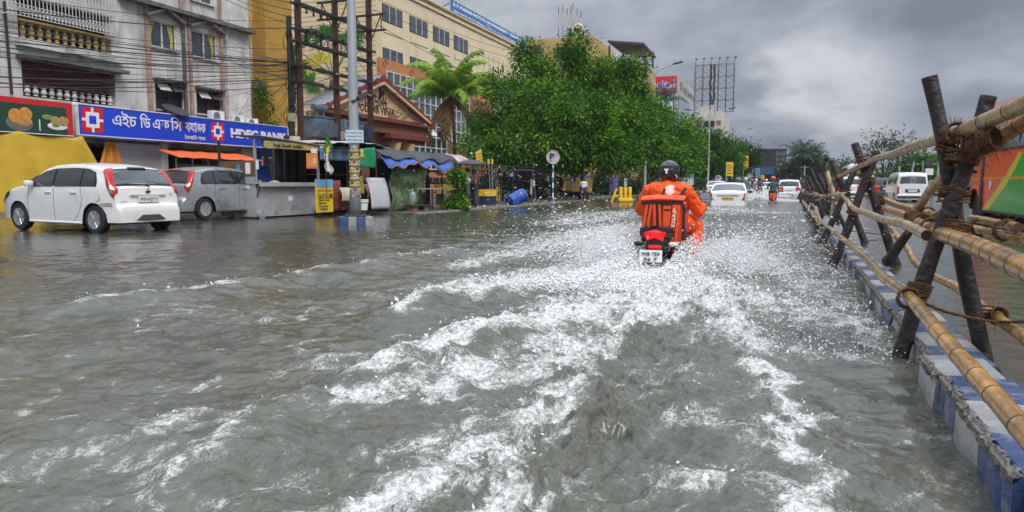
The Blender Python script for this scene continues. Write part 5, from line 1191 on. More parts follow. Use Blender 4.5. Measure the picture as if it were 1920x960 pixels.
m_zinc = pm('dull_zinc_sheet', (0.56, 0.58, 0.60), rough=0.45, metal=.45, var=0.18, scale=2.5, bump=.1, bscale=5, dirt=(.20, .20, .19), dirtamt=.35, dscale=2)
BXP = -27.0
bank = thing('apartment_building', 'stained old white block with yellow balusters and white grille above the blue bank sign', 'building', (BXP, 20, 0))
mb = MB(); yr = Yx(476, BXP)
op = [(Yx(52, BXP), Yx(222, BXP), Zx(52, 75, BXP), Zx(52, -6, BXP)), (Yx(54, BXP), Yx(226, BXP), Zx(54, 181, BXP), Zx(54, 112, BXP))]
wins = [(292, 343, 38, 88, 'w'), (370, 417, 58, 107, 'w'), (299, 350, 152, 205, 'm'), (375, 420, 168, 213, 'm'), (370, 412, -50, 2, 'w'), (292, 340, -72, -22, 'w')]
wr = [(Yx(a, BXP), Yx(b, BXP), Zx(a, d, BXP), Zx(a, c, BXP)) for a, b, c, d, _ in wins]
holes = op+wr
# wall as strips between openings (a real wall with recesses)
ysl = sorted(set([6.0, yr]+[h[0] for h in holes]+[h[1] for h in holes])); 
for a, b in zip(ysl, ysl[1:]):
    if b-a < 1e-3: continue
    m = (a+b)/2; hs = sorted([(h[2], h[3]) for h in holes if h[0] < m < h[1]]); z = 2.9
    for lo, hi in hs:
        if lo > z+.01: mb.bb((BXP-.35, a, z), (BXP, b, lo))
        z = max(z, hi)
    mb.bb((BXP-.35, a, z), (BXP, b, 14.5))
mb.bb((BXP-9, yr-.3, 0), (BXP-.35, yr, 14.5)); mb.bb((BXP-9, 6, 2.7), (BXP-.36, yr-.3, 2.9)); mb.bb((BXP-9.2, 6, 0), (BXP-9, yr, 14.5))
# ground floor piers
for pa, pb in ((143, 156), (306, 318), (455, 476)): mb.bb((BXP-.4, Yx(pa, BXP), -.1), (BXP-.02, Yx(pb, BXP), 2.9))
mb.build('wall', m_wallw, bank, world=True)
mb = MB(); mb.bb((BXP-1.6, 6, 2.9), (BXP-1.4, yr-.35, 14.4)); mb.build('inner_wall', m_maroon, bank, world=True)
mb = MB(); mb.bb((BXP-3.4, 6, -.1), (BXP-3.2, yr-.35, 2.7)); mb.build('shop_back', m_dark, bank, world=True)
# ledges (chajjas) and pediments
z0 = Zx(262, 0, BXP); mb = MB(); mb.bb((BXP, Yx(235, BXP), z0-.18), (BXP+.42, yr+.1, z0)); mb.build('ledge', m_ledge, bank, world=True)
z0 = Zx(54, 112, BXP); mb = MB(); mb.bb((BXP, Yx(44, BXP), z0), (BXP+.55, Yx(236, BXP), z0+.12)); mb.build('ledge', m_ledge, bank, world=True)
z0 = Zx(54, 75, BXP); mb = MB(); mb.bb((BXP, Yx(44, BXP), z0-.28), (BXP+.25, Yx(236, BXP), z0)); mb.build('ledge', m_wallw, bank, world=True)
for k, (a, b, c, d, kind) in enumerate(wins):
    y0, y1, za, zb_ = wr[k]
    f = MB()
    for yy0, yy1, q0, q1 in ((y0, y1, za, za+.06), (y0, y1, zb_-.06, zb_), (y0, y0+.06, za+.06, zb_-.06), (y1-.06, y1, za+.06, zb_-.06), ((y0+y1)/2-.03, (y0+y1)/2+.03, za+.06, zb_-.06)): f.bb((BXP-.12, yy0, q0), (BXP-.06, yy1, q1))
    if kind == 'm':
        for q in range(1, 4): zz_ = za+(zb_-za)*q/4; f.bb((BXP-.13, y0+.06, zz_-.012), (BXP-.10, y1-.06, zz_+.012))
    wo = f.build('window', m_winw if kind == 'w' else m_maroon, bank, world=True)
    g = MB(); g.bb((BXP-.16, y0, za), (BXP-.14, y1, zb_)); g.build('pane', m_wing if kind == 'w' else m_dark, wo, world=True)
    if kind == 'w' and k < 2:
        for yy0, sg in ((y0+.1, 1), (y1-.12, -1)):
            if k == 1 and sg == 1: continue
            g = MB(); g.add([(BXP-.135, yy0, za+.1), (BXP-.135, yy0+sg*.16, za+.1), (BXP-.135, yy0+sg*.14, za+.5), (BXP-.135, yy0+sg*.34, zb_-.08), (BXP-.135, yy0, zb_-.08)], [(0, 1, 2, 3, 4)]); g.build('curtain', pm('yellow_green_curtain', (.50, .48, .10), rough=.9), wo, world=True)
        # pediment hood
        p = MB(); ym = (y0+y1)/2; zt = zb_+.10
        for s in (-1, 1): p.prism([Vector((BXP, ym, zt+.52)), Vector((BXP, ym, zt+.40)), Vector((BXP, ym+s*(y1-y0)*.66, zt-.05)), Vector((BXP, ym+s*(y1-y0)*.70, zt+.05))], (.34, 0, 0))
        p.build('window_hood', m_ledge, wo, world=True)
    if kind == 'm':
        g = MB(); g.bb((BXP, y0-.12, zb_+.04), (BXP+.32, y1+.12, zb_+.12)); g.build('window_hood', m_ledge, wo, world=True)
        for q in range(2):
            g = MB(); ya = y0+.08+q*(y1-y0)*.5; M = Matrix.Rotation(.6, 3, 'Y'); g.box((BXP+.10, ya+(y1-y0)*.21, zb_-.25), (.02, (y1-y0)*.40, .42), Matrix.Rotation(-.7, 3, 'Y')); g.build('shutter', m_wallw if q == 0 else m_grey, wo, world=True)
    # sill
    g = MB(); g.bb((BXP, y0-.05, za-.07), (BXP+.12, y1+.05, za)); g.build('sill', m_wallw, wo, world=True)
for a, b, mt in ((284, 290, m_salmon), (351, 355, m_ledge), (362, 366, m_salmon), (420, 425, m_salmon), (430, 433, m_wallw)):
    mb = MB(); mb.bb((BXP, Yx(a, BXP), 3.9), (BXP+.14, Yx(b, BXP), Zx(262, 0, BXP)-.2)); mb.build('pilaster', mt, bank, world=True)
for a, b in ((348, 353), (420, 424)): mb = MB(); mb.bb((BXP, Yx(a, BXP), Zx(262, 0, BXP)+.01), (BXP+.12, Yx(b, BXP), 14.4)); mb.build('pilaster', m_salmon, bank, world=True)
# upper balcony: balusters under a white ornamental grille
zb0 = Zx(52, 72, BXP); zb1 = Zx(52, 37, BXP); ya, yb = Yx(52, BXP), Yx(220, BXP)
prof = [(.05, 0), (.09, .03), (.05, .10), (.10, .24), (.075, .40), (.045, .5), (.09, .56), (.05, .62)]
for i in range(11):
    y = ya+.25+(yb-ya-.5)*i/10; sc_ = (zb1-zb0-.1)/.62; mb = MB(); mb.lathe([(r*1.15, z*sc_) for r, z in prof], (BXP-.12, y, zb0+.02), 10); mb.build('baluster', m_yelb, bank, world=True, smooth=40)
mb = MB(); mb.bb((BXP-.25, ya, zb1-.08), (BXP+.05, yb, zb1)); mb.build('balcony_rail', m_yelb, bank, world=True)
gz0, gz1 = Zx(34, 28, BXP+.35), 11.9; gy0, gy1 = Yx(36, BXP+.35), Yx(232, BXP+.35); n = 30; mb = MB()
for i in range(n+1):
    y = gy0+(gy1-gy0)*i/n; mb.bb((BXP+.34, y-.012, gz0), (BXP+.36, y+.012, gz1))
    if i < n:
        y2 = y+(gy1-gy0)/n
        for zc_ in (gz0+.25, gz0+.95, gz0+1.65, gz0+2.3):
            for (za_, zb2) in ((zc_-.14, zc_+.14), (zc_+.14, zc_-.14)): mb.beam((BXP+.35, y, za_), (BXP+.35, y2, zb2), .018, .018)
for z in (gz0, gz0+.11, gz0+.40, gz0+.80, gz0+1.10, gz1): mb.bb((BXP+.335, gy0, z), (BXP+.365, gy1, z+.025))
for yy_ in (gy0, gy1): mb.bb((BXP, yy_-.015, gz0), (BXP+.35, yy_+.015, gz0+.04)); mb.bb((BXP, yy_-.015, gz0+.8), (BXP+.35, yy_+.015, gz0+.84))
mb.build('balcony_grille', m_winw, bank, world=True)
# lower balcony: maroon grille and squat balusters
zc0 = Zx(54, 180, BXP); zc1 = Zx(54, 113, BXP); ya, yb = Yx(56, BXP), Yx(225, BXP); mb = MB()
for i in range(40): y = ya+(yb-ya)*i/39; mb.bb((BXP-.10, y-.014, zc0+.45), (BXP-.08, y+.014, zc1))
for q in range(4): z = zc0+.45+q*.33; mb.bb((BXP-.11, ya, z), (BXP-.07, yb, z+.03))
mb.build('balcony_grille', pm('purple_grille', (.13, .035, .055), rough=.6, var=.3), bank, world=True)
for i in range(12): y = ya+.2+(yb-ya-.4)*i/11; mb = MB(); mb.lathe([(r*1.2, z*.6) for r, z in prof], (BXP-.1, y, zc0+.02), 8); mb.build('baluster', m_wallw, bank, world=True, smooth=40)
# drain pipes
mb = MB(); mb.tube([(BXP+.08, Yx(30, BXP), 4.3), (BXP+.08, Yx(27, BXP), 7.6)], .05, 8); mb.build('drain_pipe', m_blks, bank, world=True)
mb = MB(); mb.tube([(BXP+.1, Yx(478, BXP), Zx(478, 60, BXP)), (BXP+.15, Yx(474, BXP), Zx(474, 130, BXP)), (BXP+.12, Yx(466, BXP), Zx(466, 185, BXP)), (BXP+.1, Yx(442, BXP), Zx(442, 222, BXP))], .022, 6); mb.build('white_hose', m_winw, bank, world=True)
# ground floor: rolled shutter
mb = MB(); y0, y1 = Yx(203, BXP), Yx(306, BXP)
for i in range(26): z = .1+i*.105; mb.box((BXP-.10, (y0+y1)/2, z), (.03, y1-y0, .095), Matrix.Rotation(.15, 3, 'Y'))
mb.build('roller_shutter', pm('white_shutter', (.60, .60, .60), rough=.5, var=.08, scale=2), bank, world=True)
# ---------------- signs
def board(name, label, X, y0, y1, z0, z1, mat, th=.12, edge=None):
    t = thing(name, label, 'sign', (X, y0, z0)); mb = MB(); mb.bb((X-th, y0, z0), (X, y1, z1)); mb.build('panel', mat, t, world=True)
    if edge:
        e_ = MB(); w = .035
        for a, b in (((y0-w, z0-w), (y1+w, z0)), ((y0-w, z1), (y1+w, z1+w)), ((y0-w, z0), (y0, z1)), ((y1, z0), (y1+w, z1))): e_.bb((X-th, a[0], a[1]), (X+.02, b[0], b[1]))
        e_.build('frame', edge, t, world=True)
    return t
SX = BXP+.75
sy0, sy1, sz0, sz1 = Yx(154, SX), Yx(542, SX), Zx(154, 252, SX), Zx(154, 196, SX)
bs = board('bank_sign', 'long bright blue bank signboard in two scripts with square red and white emblems', SX, sy0, sy1, sz0, sz1, m_blue, edge=m_signw)
def logo(y, zc_, s, par):
    for nm, mt, rects, d in (('emblem_red', m_signred, [(-1, -1, 1, 1)], .006), ('emblem_white', m_signw, [(-.62, -.62, .62, .62), (-1, -.11, 1, .11), (-.11, -1, .11, 1)], .012), ('emblem_blue', m_blue, [(-.33, -.33, .33, .33)], .018)):
        q = MB()
        for i, (a, b, c, e_) in enumerate(rects): q.bb((SX, y+a*s, zc_+b*s), (SX+d+.001*i, y+c*s, zc_+e_*s))
        q.build(nm, mt, par, world=True)
hz = sz1-sz0; zc_ = (sz0+sz1)/2
logo(Yx(180, SX), zc_+.02, hz*.42, bs); logo(Yx(412, SX), zc_+.02, hz*.36, bs)
ty0 = Yx(216, SX)
def rtxt(name, s, size, mat, par, X, y, z, width=None, ext=.01, bold=0.0): return text(name, s, size, mat, par, (X, y, z), ROT_ROAD, width=width, ext=ext, bold=bold, world=True)
# Bengali lettering, glyphs in drawing order
MT = lambda y, z: Matrix.Translation(Vector((SX+.008, y, z))) @ ROT_ROAD.to_4x4()
for s, a, b in (('এইচ', 217, 261), ('\u09bfড', 268, 287), ('এফ', 292, 322), ('\u09bfস', 325, 345), ('বযা', 352, 373), ('ঙক', 374, 389)):
    glyph_text('bengali_lettering', s, hz*.56, m_signw, bs, MT(Yx(a, SX), zc_-hz*.10), width=Yx(b, SX)-Yx(a, SX), fat=.006)
glyph_text('small_lettering', 'ৈকখা\u09bfল শাখা', hz*.2, m_signw, bs, MT(Yx(350, SX), sz0+hz*.10), width=Yx(388, SX)-Yx(350, SX), fat=0.0)
rtxt('latin_lettering', 'HDFC BANK', hz*.50, m_signw, bs, SX+.006, Yx(436, SX), zc_-hz*.16, width=Yx(540, SX)-Yx(436, SX), bold=.03)
rtxt('small_lettering', 'Kaikhali Branch', hz*.16, m_signw, bs, SX+.006, Yx(505, SX), sz0+hz*.08, width=Yx(540, SX)-Yx(505, SX))
FX = BXP+.9
fy0, fy1, fz0, fz1 = Yx(-90, FX), Yx(143, FX), Zx(0, 247, FX), Zx(0, 179, FX)
fs_ = board('food_sign', 'green snack shop signboard with a red border and pictures of fried snacks', FX, fy0, fy1, fz0, fz1, m_signred)
mb = MB(); mb.bb((FX, fy0, fz0+.02), (FX+.012, Yx(132, FX), fz1-.20)); mb.build('green_field', m_greens, fs_, world=True)
mb = MB(); mb.bb((FX+.012, fy0, fz0), (FX+.02, fy1, fz0+.03)); mb.build('white_edge', m_signw, fs_, world=True)
m_puri = pm('fried_orange', (.72, .30, .03), rough=.6, var=.3, scale=6); m_bun = pm('bun_brown', (.50, .26, .09), rough=.6, var=.3, scale=8); m_lettuce = pm('lettuce', (.18, .32, .04), rough=.7, var=.4, scale=10)
def disc(px, py, rx, rz, mat, d, nm): p = AX(px, py, FX); k = MB(); k.ball((FX+.012+d, p.y, p.z), (.012, rx, rz), 20, 10); k.build(nm, mat, fs_, world=True, smooth=True)
disc(37, 231, .52, .30, pm('print_plate_grey', (.14, .16, .14), rough=.5), .004, 'pictured_plate'); disc(28, 217, .26, .26, m_puri, .012, 'pictured_snack'); disc(47, 214, .26, .24, m_puri, .014, 'pictured_snack'); disc(45, 228, .30, .18, m_bun, .016, 'pictured_snack')
disc(108, 237, .42, .14, m_signw, .004, 'pictured_plate'); disc(102, 226, .20, .16, m_bun, .014, 'pictured_snack'); disc(118, 228, .24, .18, m_bun, .016, 'pictured_snack'); disc(88, 220, .22, .10, m_lettuce, .012, 'pictured_snack'); disc(104, 235, .16, .07, m_lettuce, .02, 'pictured_snack')
mb = MB(); q = AX(74, 235, FX); mb.bb((FX+.012, q.y-.02, q.z-.2), (FX+.022, q.y+.02, q.z+.22)); mb.build('print_divider', m_signw, fs_, world=True)
mb = MB(); q = AX(137, 195, FX); mb.box((FX+.1, q.y, q.z), (.12, .22, .12), bev=.03); mb.build('small_lamp', m_signw, fs_, world=True)
# yellow tarpaulin
m_tarpy = pm('yellow_tarpaulin', (.52, .33, .012), rough=.55, var=.12, scale=2, bump=.15, bscale=10)
tp = thing('yellow_tarpaulin', 'large yellow tarpaulin hung under the green sign, flared out at its lower corner', 'tarpaulin', (BXP+.8, 14, 0))
def tf(u, v):
    y = Yx(-60, BXP)+(Yx(128, BXP)-Yx(-60, BXP))*u; y = y+(1-v)*max(0, u-.55)*2.6
    return Vector((BXP+.85+(1-v)*.7+.03*math.sin(u*26)*(1-v*.6)+.06*math.sin(u*11+v*4), y, -.15+v*(3.05-.12*math.sin(u*9)**2)))
mb = MB(); mb.grid(70, 24, tf); mb.build('cloth', m_tarpy, tp, world=True, smooth=True, solid=.006)
tp = thing('orange_cloth', 'small orange cloth hanging beside the white roller shutter', 'cloth', (BXP+.3, Yx(200, BXP), 0))
mb = MB(); mb.grid(12, 12, lambda u, v: Vector((BXP+.25+.08*math.sin(u*14), Yx(201, BXP)+(u-.5)*(1.3-v*.9), 1.5+v*1.25))); mb.build('cloth', pm('orange_cloth_m', (.75, .25, .02), rough=.7, var=.15), tp, world=True, smooth=True, solid=.006)
# AC units above the sign
for i, (px, py, lb) in enumerate([(405, 219, 'white air conditioner outdoor unit above the bank sign, below the right maroon window'), (443, 227, 'white air conditioner outdoor unit between two others on the sign top'), (470, 232, 'white air conditioner outdoor unit at the corner of the stained block')]):
    p = AX(px, py, BXP+.45); t = thing('air_conditioner', lb, 'air conditioner', (p.x, p.y, p.z-.28), 0, 'outdoor units above the bank sign'); mb = MB(); mb.box((0, 0, .28), (.32, .82, .56), bev=.02); mb.build('case', m_signw, t)
    mb = MB(); mb.cyl((.165, -.12, .28), .23, .02, 20, 'x'); f = mb.build('fan_opening', m_grey, t)
    mb = MB()
    for r in (.08, .15, .22): mb.tube([(.18, -.12+r*math.cos(a), .28+r*math.sin(a)) for a in [k*PI/10 for k in range(21)]], .006, 4, cap=False)
    mb.build('fan_guard', m_signw, f)
t = thing('satellite_dish', 'small dark dish on the lower left maroon window', 'dish', AX(328, 212, BXP+.5)); mb = MB(); mb.lathe([(.05, 0), (.45, .06), (.62, .16), (.60, .17), (.42, .08), (.04, .03)], (0, 0, 0), 20, Matrix.Rotation(.5, 3, 'Y')); mb.tube([(0, 0, 0), (-.4, 0, -.2)], .02, 6); mb.build('dish', m_grey, t, smooth=True)
# orange awning snack kiosk under the sign
kx = BXP+1.6; t = thing('snack_kiosk', 'glass fronted snack kiosk under a bright orange awning below the bank sign', 'kiosk', (kx, Yx(400, kx), 0)); y0, y1 = Yx(332, kx), Yx(470, kx)
mb = MB(); mb.grid(14, 6, lambda u, v: Vector((kx+.6-v*1.3, y0-.4+(y1-y0+.8)*u+v*.2*(.5-u), 2.15+v*.35+.02*math.sin(u*30)))); mb.build('awning', pm('bright_orange_awning', (.90, .13, .01), rough=.5, var=.1), t, world=True, smooth=True, solid=.02)
mb = MB()
for q in range(6): y = y0+(y1-y0)*q/5; mb.bb((kx-.02, y-.025, .2), (kx+.03, y+.025, 2.15))
mb.bb((kx-.02, y0, 1.25), (kx+.03, y1, 1.3)); mb.build('frame', m_galv, t, world=True)
mb = MB(); mb.bb((kx-.8, y0, .1), (kx-.03, y1, 1.22)); mb.build('counter', m_grey, t, world=True)
mb = MB(); mb.bb((kx-.01, y0, 1.3), (kx, y1, 1.9)); mb.build('glass', m_busgl, t, world=True)
t = thing('sliding_door', 'blue framed glass door of the bank behind the food cart', 'door', (BXP+.1, Yx(500, BXP), 0)); y0, y1 = Yx(488, BXP+.1), Yx(560, BXP+.1)
mb = MB(); mb.bb((BXP-.2, y0, 0), (BXP+.1, y1, 2.95)); mb.build('surround', pm('door_blue', (.01, .05, .35), rough=.4), t, world=True)
mb = MB(); mb.bb((BXP+.1, y0+.2, .1), (BXP+.13, y1-.5, 2.4)); mb.build('glass', pm('door_glass_blue', (.015, .05, .20), rough=.08, coat=.5), t, world=True)
mb = MB()
for a, b, c, d in ((y0+.15, 2.4, y1-.45, 2.48), (y0+.15, .1, y0+.22, 2.4), (y1-.5, .1, y1-.43, 2.4)): mb.bb((BXP+.1, a, b), (BXP+.15, c, d))
mb.build('frame', m_signw, t, world=True)
# ---------------- mustard building
t = thing('mustard_building', 'tall plain mustard yellow building between the stained block and the cream college', 'building', (-30, 36, 0)); mus = t
mb = MB(); mb.bb((-42, yr+.4, 0), (-29.5, Yx(510, -29.5), 17)); mb.build('wall', m_must, t, world=True)
mb = MB(); mb.bb((-42, Yx(506, -28.6), 0), (-28.6, Yx(556, -28.6), 17)); mb.build('projecting_wall', m_must2, t, world=True)
for px, py in ((492, 12), (494, 82)): mb = MB(); p = AX(px, py, -29.49); mb.cyl(p, .17, .03, 16, 'x'); mb.build('vent_hole', m_dark, t, world=True)
mb = MB(); p = AX(490, 162, -29.5); mb.box((p.x+.3, p.y, p.z), (.6, 1.6, .45)); mb.build('concrete_box', m_ledge, t, world=True)
mb = MB(); 
for i in range(16): mb.bb((-28.6, Yx(506, -28.6), 2+i*.9), (-28.585, Yx(556, -28.6), 2.03+i*.9))
mb.build('plaster_grooves', m_must, t, world=True)
# ---------------- cream college building
CX = -28.0; cy0 = Yx(719, CX); ctop = 15.8
col = thing('college_building', 'cream four storey college with grouped dark windows and a terracotta glazed lower front', 'building', (CX, cy0, 0))
cy1 = Yx(992, CX)
mb = MB(); mb.bb((-48, cy0, 0), (CX, cy1, ctop)); mb.bb((CX, cy0-.02, ctop-.55), (CX+.12, cy1, ctop-.35)); mb.bb((CX, cy0-.02, ctop-.12), (CX+.25, cy1, ctop+.02)); mb.build('wall', m_cream, col, world=True)
mb = MB()
for i in range(44): mb.bb((-47, cy0-.012, .5+i*.35), (CX-.4, cy0, .53+i*.35))
mb.build('siding_lines', pm('siding_shadow_gap', (.33, .28, .18), rough=.9), col, world=True)
for x in (-31.5, -35.5): mb = MB(); mb.tube([(x, cy0-.12, 0), (x, cy0-.12, 15.5)], .07, 8); mb.build('drain_pipe', m_cream, col, world=True)
wy = [(722, 758), (772, 804), (815, 844), (853, 878)]; wyy = [(Yx(a, CX), Yx(b, CX)) for a, b in wy]; zt = Zx(722, 9, CX); zb_ = Zx(722, 39, CX)
for r in range(4):
    for (a, b) in wyy:
        za_, zz_ = zb_-3.12*r, zt-3.12*r
        if r >= 2: continue
        f = MB(); f.bb((CX-.01, a-.05, za_-.05), (CX+.02, b+.05, zz_+.05)); w_ = f.build('window', m_blks, col, world=True)
        g = MB(); g.bb((CX+.02, a, za_), (CX+.035, b, zz_)); g.build('pane', m_wing, w_, world=True)
        g = MB()
        for q in (1, 2): y = a+(b-a)*q/3; g.bb((CX+.035, y-.035, za_), (CX+.06, y+.035, zz_))
        g.build('mullions', m_winw, w_, world=True)
        g = MB(); g.bb((CX, a+.1, za_-.85), (CX+.03, b+.1, za_-.80)); g.bb((CX, a+.1, za_-.75), (CX+.03, a+.14, za_-.45)); g.build('panel_groove', pm('siding_shadow_gap', (0, 0, 0)), w_, world=True)
g = MB(); y = Yx(886, CX)
for i in range(9): g.bb((CX, y+i*1.35, 6), (CX+.012, y+i*1.35+.05, ctop-2.2))
for z in (11.2, 13.2, 9.2): g.bb((CX, y, z), (CX+.013, y+12, z+.05))
g.build('wall_grooves', pm('siding_shadow_gap', (0, 0, 0)), col, world=True)
# lower projecting front
AXX = CX+.6; a0, a1 = Yx(717, AXX), Yx(825, AXX); b1 = Yx(925, AXX); ztop = Zx(718, 109, AXX)
mb = MB(); mb.bb((CX+.3, a0, 0), (AXX, b1, ztop)); mb.build('terracotta_front', m_terra, col, world=True)
mb = MB(); mb.bb((AXX, Yx(836, AXX), 0), (AXX+.05, b1, Zx(836, 172, AXX))); mb.build('brick_front', m_brick, col, world=True)
for (pa, pb, pyt, zlow_, nc, nr) in ((726, 836, 134, 2.2, 10, 8), (846, 879, 166, 4.6, 4, 5)):
    y0, y1, z1 = Yx(pa, AXX), Yx(pb, AXX), Zx(pa, pyt, AXX); g = MB(); g.bb((AXX+.05, y0, zlow_), (AXX+.07, y1, z1)); gl = g.build('curtain_glass', m_wing, col, world=True)
    g = MB()
    for i in range(nc+1): y = y0+(y1-y0)*i/nc; g.bb((AXX+.07, y-.05, zlow_), (AXX+.14, y+.05, z1))
    for i in range(nr+1): z = zlow_+(z1-zlow_)*i/nr; g.bb((AXX+.07, y0, z-.04), (AXX+.13, y1, z+.04))
    g.build('curtain_grid', m_winw, gl, world=True)
for px, py in ((809, 245), (833, 252)):
    g = MB(); p = AX(px, py, AXX+.3); g.box(p, (.03, 1.0, 1.0), Matrix.Rotation(-.6, 3, 'Y')); g.build('open_vent', m_winw, col, world=True)
for px in (722, 772): 
    g = MB(); p = AX(px, 119+(px-722)*.36, AXX+.01); g.tube([p+Vector((0, .3*math.cos(a), .3*math.sin(a))) for a in (0, 1.5, 3, 4.5)], .05, 5); g.build('motif', m_brick, col, world=True)
for i in range(4): g = MB(); y = Yx(866, AXX)+i*1.8; g.bb((AXX+.05, y, 3.2), (AXX+.07, y+.35, 5.6)); g.build('slit_window', m_dark, col, world=True)
# roof sign
RX = CX+.2; y0, y1 = Yx(847, RX), Yx(986, RX); zb_, zt = Zx(986, 99, RX), Zx(986, 76, RX); zt = Zx(847, 0, RX)
rs_ = board('roof_sign', 'long blue institute signboard standing on the roof edge of the cream college', RX, y0, y1, ctop+.05, zt, pm('roof_sign_blue', (.02, .17, .50), rough=.4, var=.05), th=.1, edge=m_galv)
hh = zt-ctop
rtxt('title_lettering', 'B. P. PODDAR INSTITUTE OF MANAGEMENT & TECHNOLOGY', hh*.36, m_signw, rs_, RX+.006, y0+.6, ctop+hh*.60, width=(y1-y0)-1.2, bold=.02)
rtxt('subtitle_lettering', 'ESTD : 1999', hh*.17, m_signw, rs_, RX+.006, y0+(y1-y0)*.42, ctop+hh*.40)
rtxt('subtitle_lettering', 'Approved by AICTE, Affiliated to MAKAUT, W.B (Formerly known as WBUT)', hh*.22, m_signw, rs_, RX+.006, y0+.6, ctop+hh*.13, width=(y1-y0)-1.5, bold=.008)
mb = MB()
for i in range(8): y = y0+.3+(y1-y0-.6)*i/7; mb.beam((RX-.12, y, zt-.2), (RX-2.2, y, ctop), .06); mb.beam((RX-.15, y, ctop), (RX-.15, y, zt), .08)
mb.build('braces', m_blks, rs_, world=True)
# ---------------- gate house with the gabled front
GX_ = -20.0; gy0, gy1 = Yx(603, GX_), Yx(806, GX_); gym = Yx(713, GX_); ez, az = Zx(806, 238, GX_)+.02, Zx(713, 146, GX_)
gate = thing('gate_house', 'peach gabled gate house with dark red eaves and black lettering on its gable', 'building', (GX_, gym, 0))
m_peachw = pm('peach_wall', (.66, .42, .22), rough=.8, var=.08, scale=1)
mb = MB(); mb.prism([(GX_, gy0+.5, ez+.1), (GX_, gy1-.5, ez+.1), (GX_, gym, az-.30)], (-.3, 0, 0)); mb.bb((GX_-1.2, gy0+.6, 0), (GX_-.4, gy0+1.0, ez)); mb.bb((GX_-1.3, gy0+1, 0), (GX_-1.15, gy1-1, ez)); mb.build('gable_wall', m_peachw, gate, world=True)
for s, ye in ((-1, gy0), (1, gy1)):
    mb = MB(); mb.prism([(GX_+.35, ye, ez-.05), (GX_+.35, ye, ez+.17), (GX_+.35, gym, az+.05), (GX_+.35, gym, az-.22)], (-.28, 0, 0)); mb.build('rake_board', m_roofr, gate, world=True)
    mb = MB(); mb.prism([(GX_+.36, ye-s*.45, ez+.06), (GX_+.36, ye-s*.45, ez+.20), (GX_+.36, gym, az-.22), (GX_+.36, gym, az-.36)], (-.14, 0, 0)); mb.build('rake_trim', m_peachw, gate, world=True)
    mb = MB(); n = 40
    def rf(u, v, ye=ye): return Vector((GX_+.3-1.5*v, gym+(ye-gym)*u, az+.08+(ez+.12-az)*u+.03*math.sin(u*60)))
    mb.grid(60, 3, rf); mb.build('roof', m_sheet, gate, world=True, smooth=True, solid=.03)
mb = MB(); mb.bb((GX_-.2, gy0, ez-.16), (GX_+.38, gy1, ez-.02)); mb.build('eaves_beam', m_roofr, gate, world=True)
mb = MB(); mb.bb((GX_-.6, gy0+.5, ez-.7), (GX_+.1, gy1-.5, ez-.17)); mb.build('lintel', m_brick, gate, world=True)
ca, cb2 = Yx(724, GX_), Yx(796, GX_)
mb = MB(); mb.bb((GX_-.5, ca, ez-.95), (GX_+.35, cb2, ez-.71)); mb.bb((GX_-.4, ca+.25, ez-1.15), (GX_+.2, cb2-.25, ez-.95)); mb.build('entablature', m_roofr, gate, world=True)
for px in (745, 770):
    mb = MB(); y = Yx(px, GX_); mb.lathe([(.34, 0), (.34, .2), (.27, .25), (.25, ez-1.5), (.32, ez-1.35), (.34, ez-1.16)], (GX_-.1, y, 0), 20); mb.build('column', m_peachw, gate, world=True, smooth=35)
for px in (612, 648): mb = MB(); y = Yx(px, GX_); mb.bb((GX_-.35, y-.3, 0), (GX_+.05, y+.3, ez-.7)); mb.build('pier', m_peachw, gate, world=True)
m_let = pm('black_letter', (.015, .015, .015), rough=.5, var=0)
for s, pa, pb, py, sz in (('NATURAL', 687, 728, 191, .50), ('HEIGHTS', 687, 728, 203, .50)): rtxt('lettering', s, sz, m_let, gate, GX_+.01, Yx(pa, GX_), Zx((pa+pb)/2, py, GX_), width=Yx(pb, GX_)-Yx(pa, GX_), bold=.004)
rtxt('lettering', 'PODDAR VIHAR', .52, m_let, gate, GX_+.01, Yx(673, GX_), Zx(708, 213, GX_), width=Yx(742, GX_)-Yx(673, GX_), bold=.004)
mb = MB(); p = AX(712, 170, GX_); mb.box((GX_+.03, p.y, p.z-.1), (.05, .15, .55)); mb.ball((GX_+.05, p.y-.05, p.z+.36), (.05, .30, .22), 10, 7); mb.ball((GX_+.05, p.y+.2, p.z-.1), (.05, .2, .14), 10, 7); mb.build('emblem', m_let, gate, world=True)
mb = MB(); rg2 = random.Random(8)
for sx0 in (625, 640, 655, 745, 760, 735):
    p = AX(sx0, 205+(sx0-640)*.12, GX_+.02); pts = [p+Vector((.02, .45*k*math.cos(k*1.7)/2, -.25+.12*k+.16*math.sin(k*2))) for k in range(5)]; mb.tube(spline(pts, 20), .018, 4)
mb.build('wall_scrolls', pm('bronze_scroll', (.25, .15, .07), rough=.6), gate, world=True)

# ---------------- power line structure with two transformers
PXX = -15.6; py_ = [Yx(567, PXX), Yx(635, PXX), Yx(697, PXX)]
dp = thing('power_pole_structure', 'three tall rusty steel poles joined by dark crossarms full of insulators', 'power structure', (PXX, py_[0], 0))
for y in py_:
    mb = MB(); mb.beam((PXX, y, 0), (PXX, y, 9.6), .13, .02); mb.beam((PXX-.06, y, 0), (PXX-.06, y, 9.6), .012, .15, up=(1, 0, 0)); mb.beam((PXX+.06, y, 0), (PXX+.06, y, 9.6), .012, .15, up=(1, 0, 0)); mb.build('pole', m_rust, dp, world=True)
zA = [Zx(567, q, PXX) for q in (10, 57, 80, 124, 153)]
for z in zA:
    mb = MB(); mb.beam((PXX+.10, py_[0]-.25, z), (PXX+.10, py_[2]+.3, z-.0), .05, .08); mb.beam((PXX-.10, py_[0]-.25, z), (PXX-.10, py_[2]+.3, z), .05, .08); mb.build('crossarm', m_blks, dp, world=True)
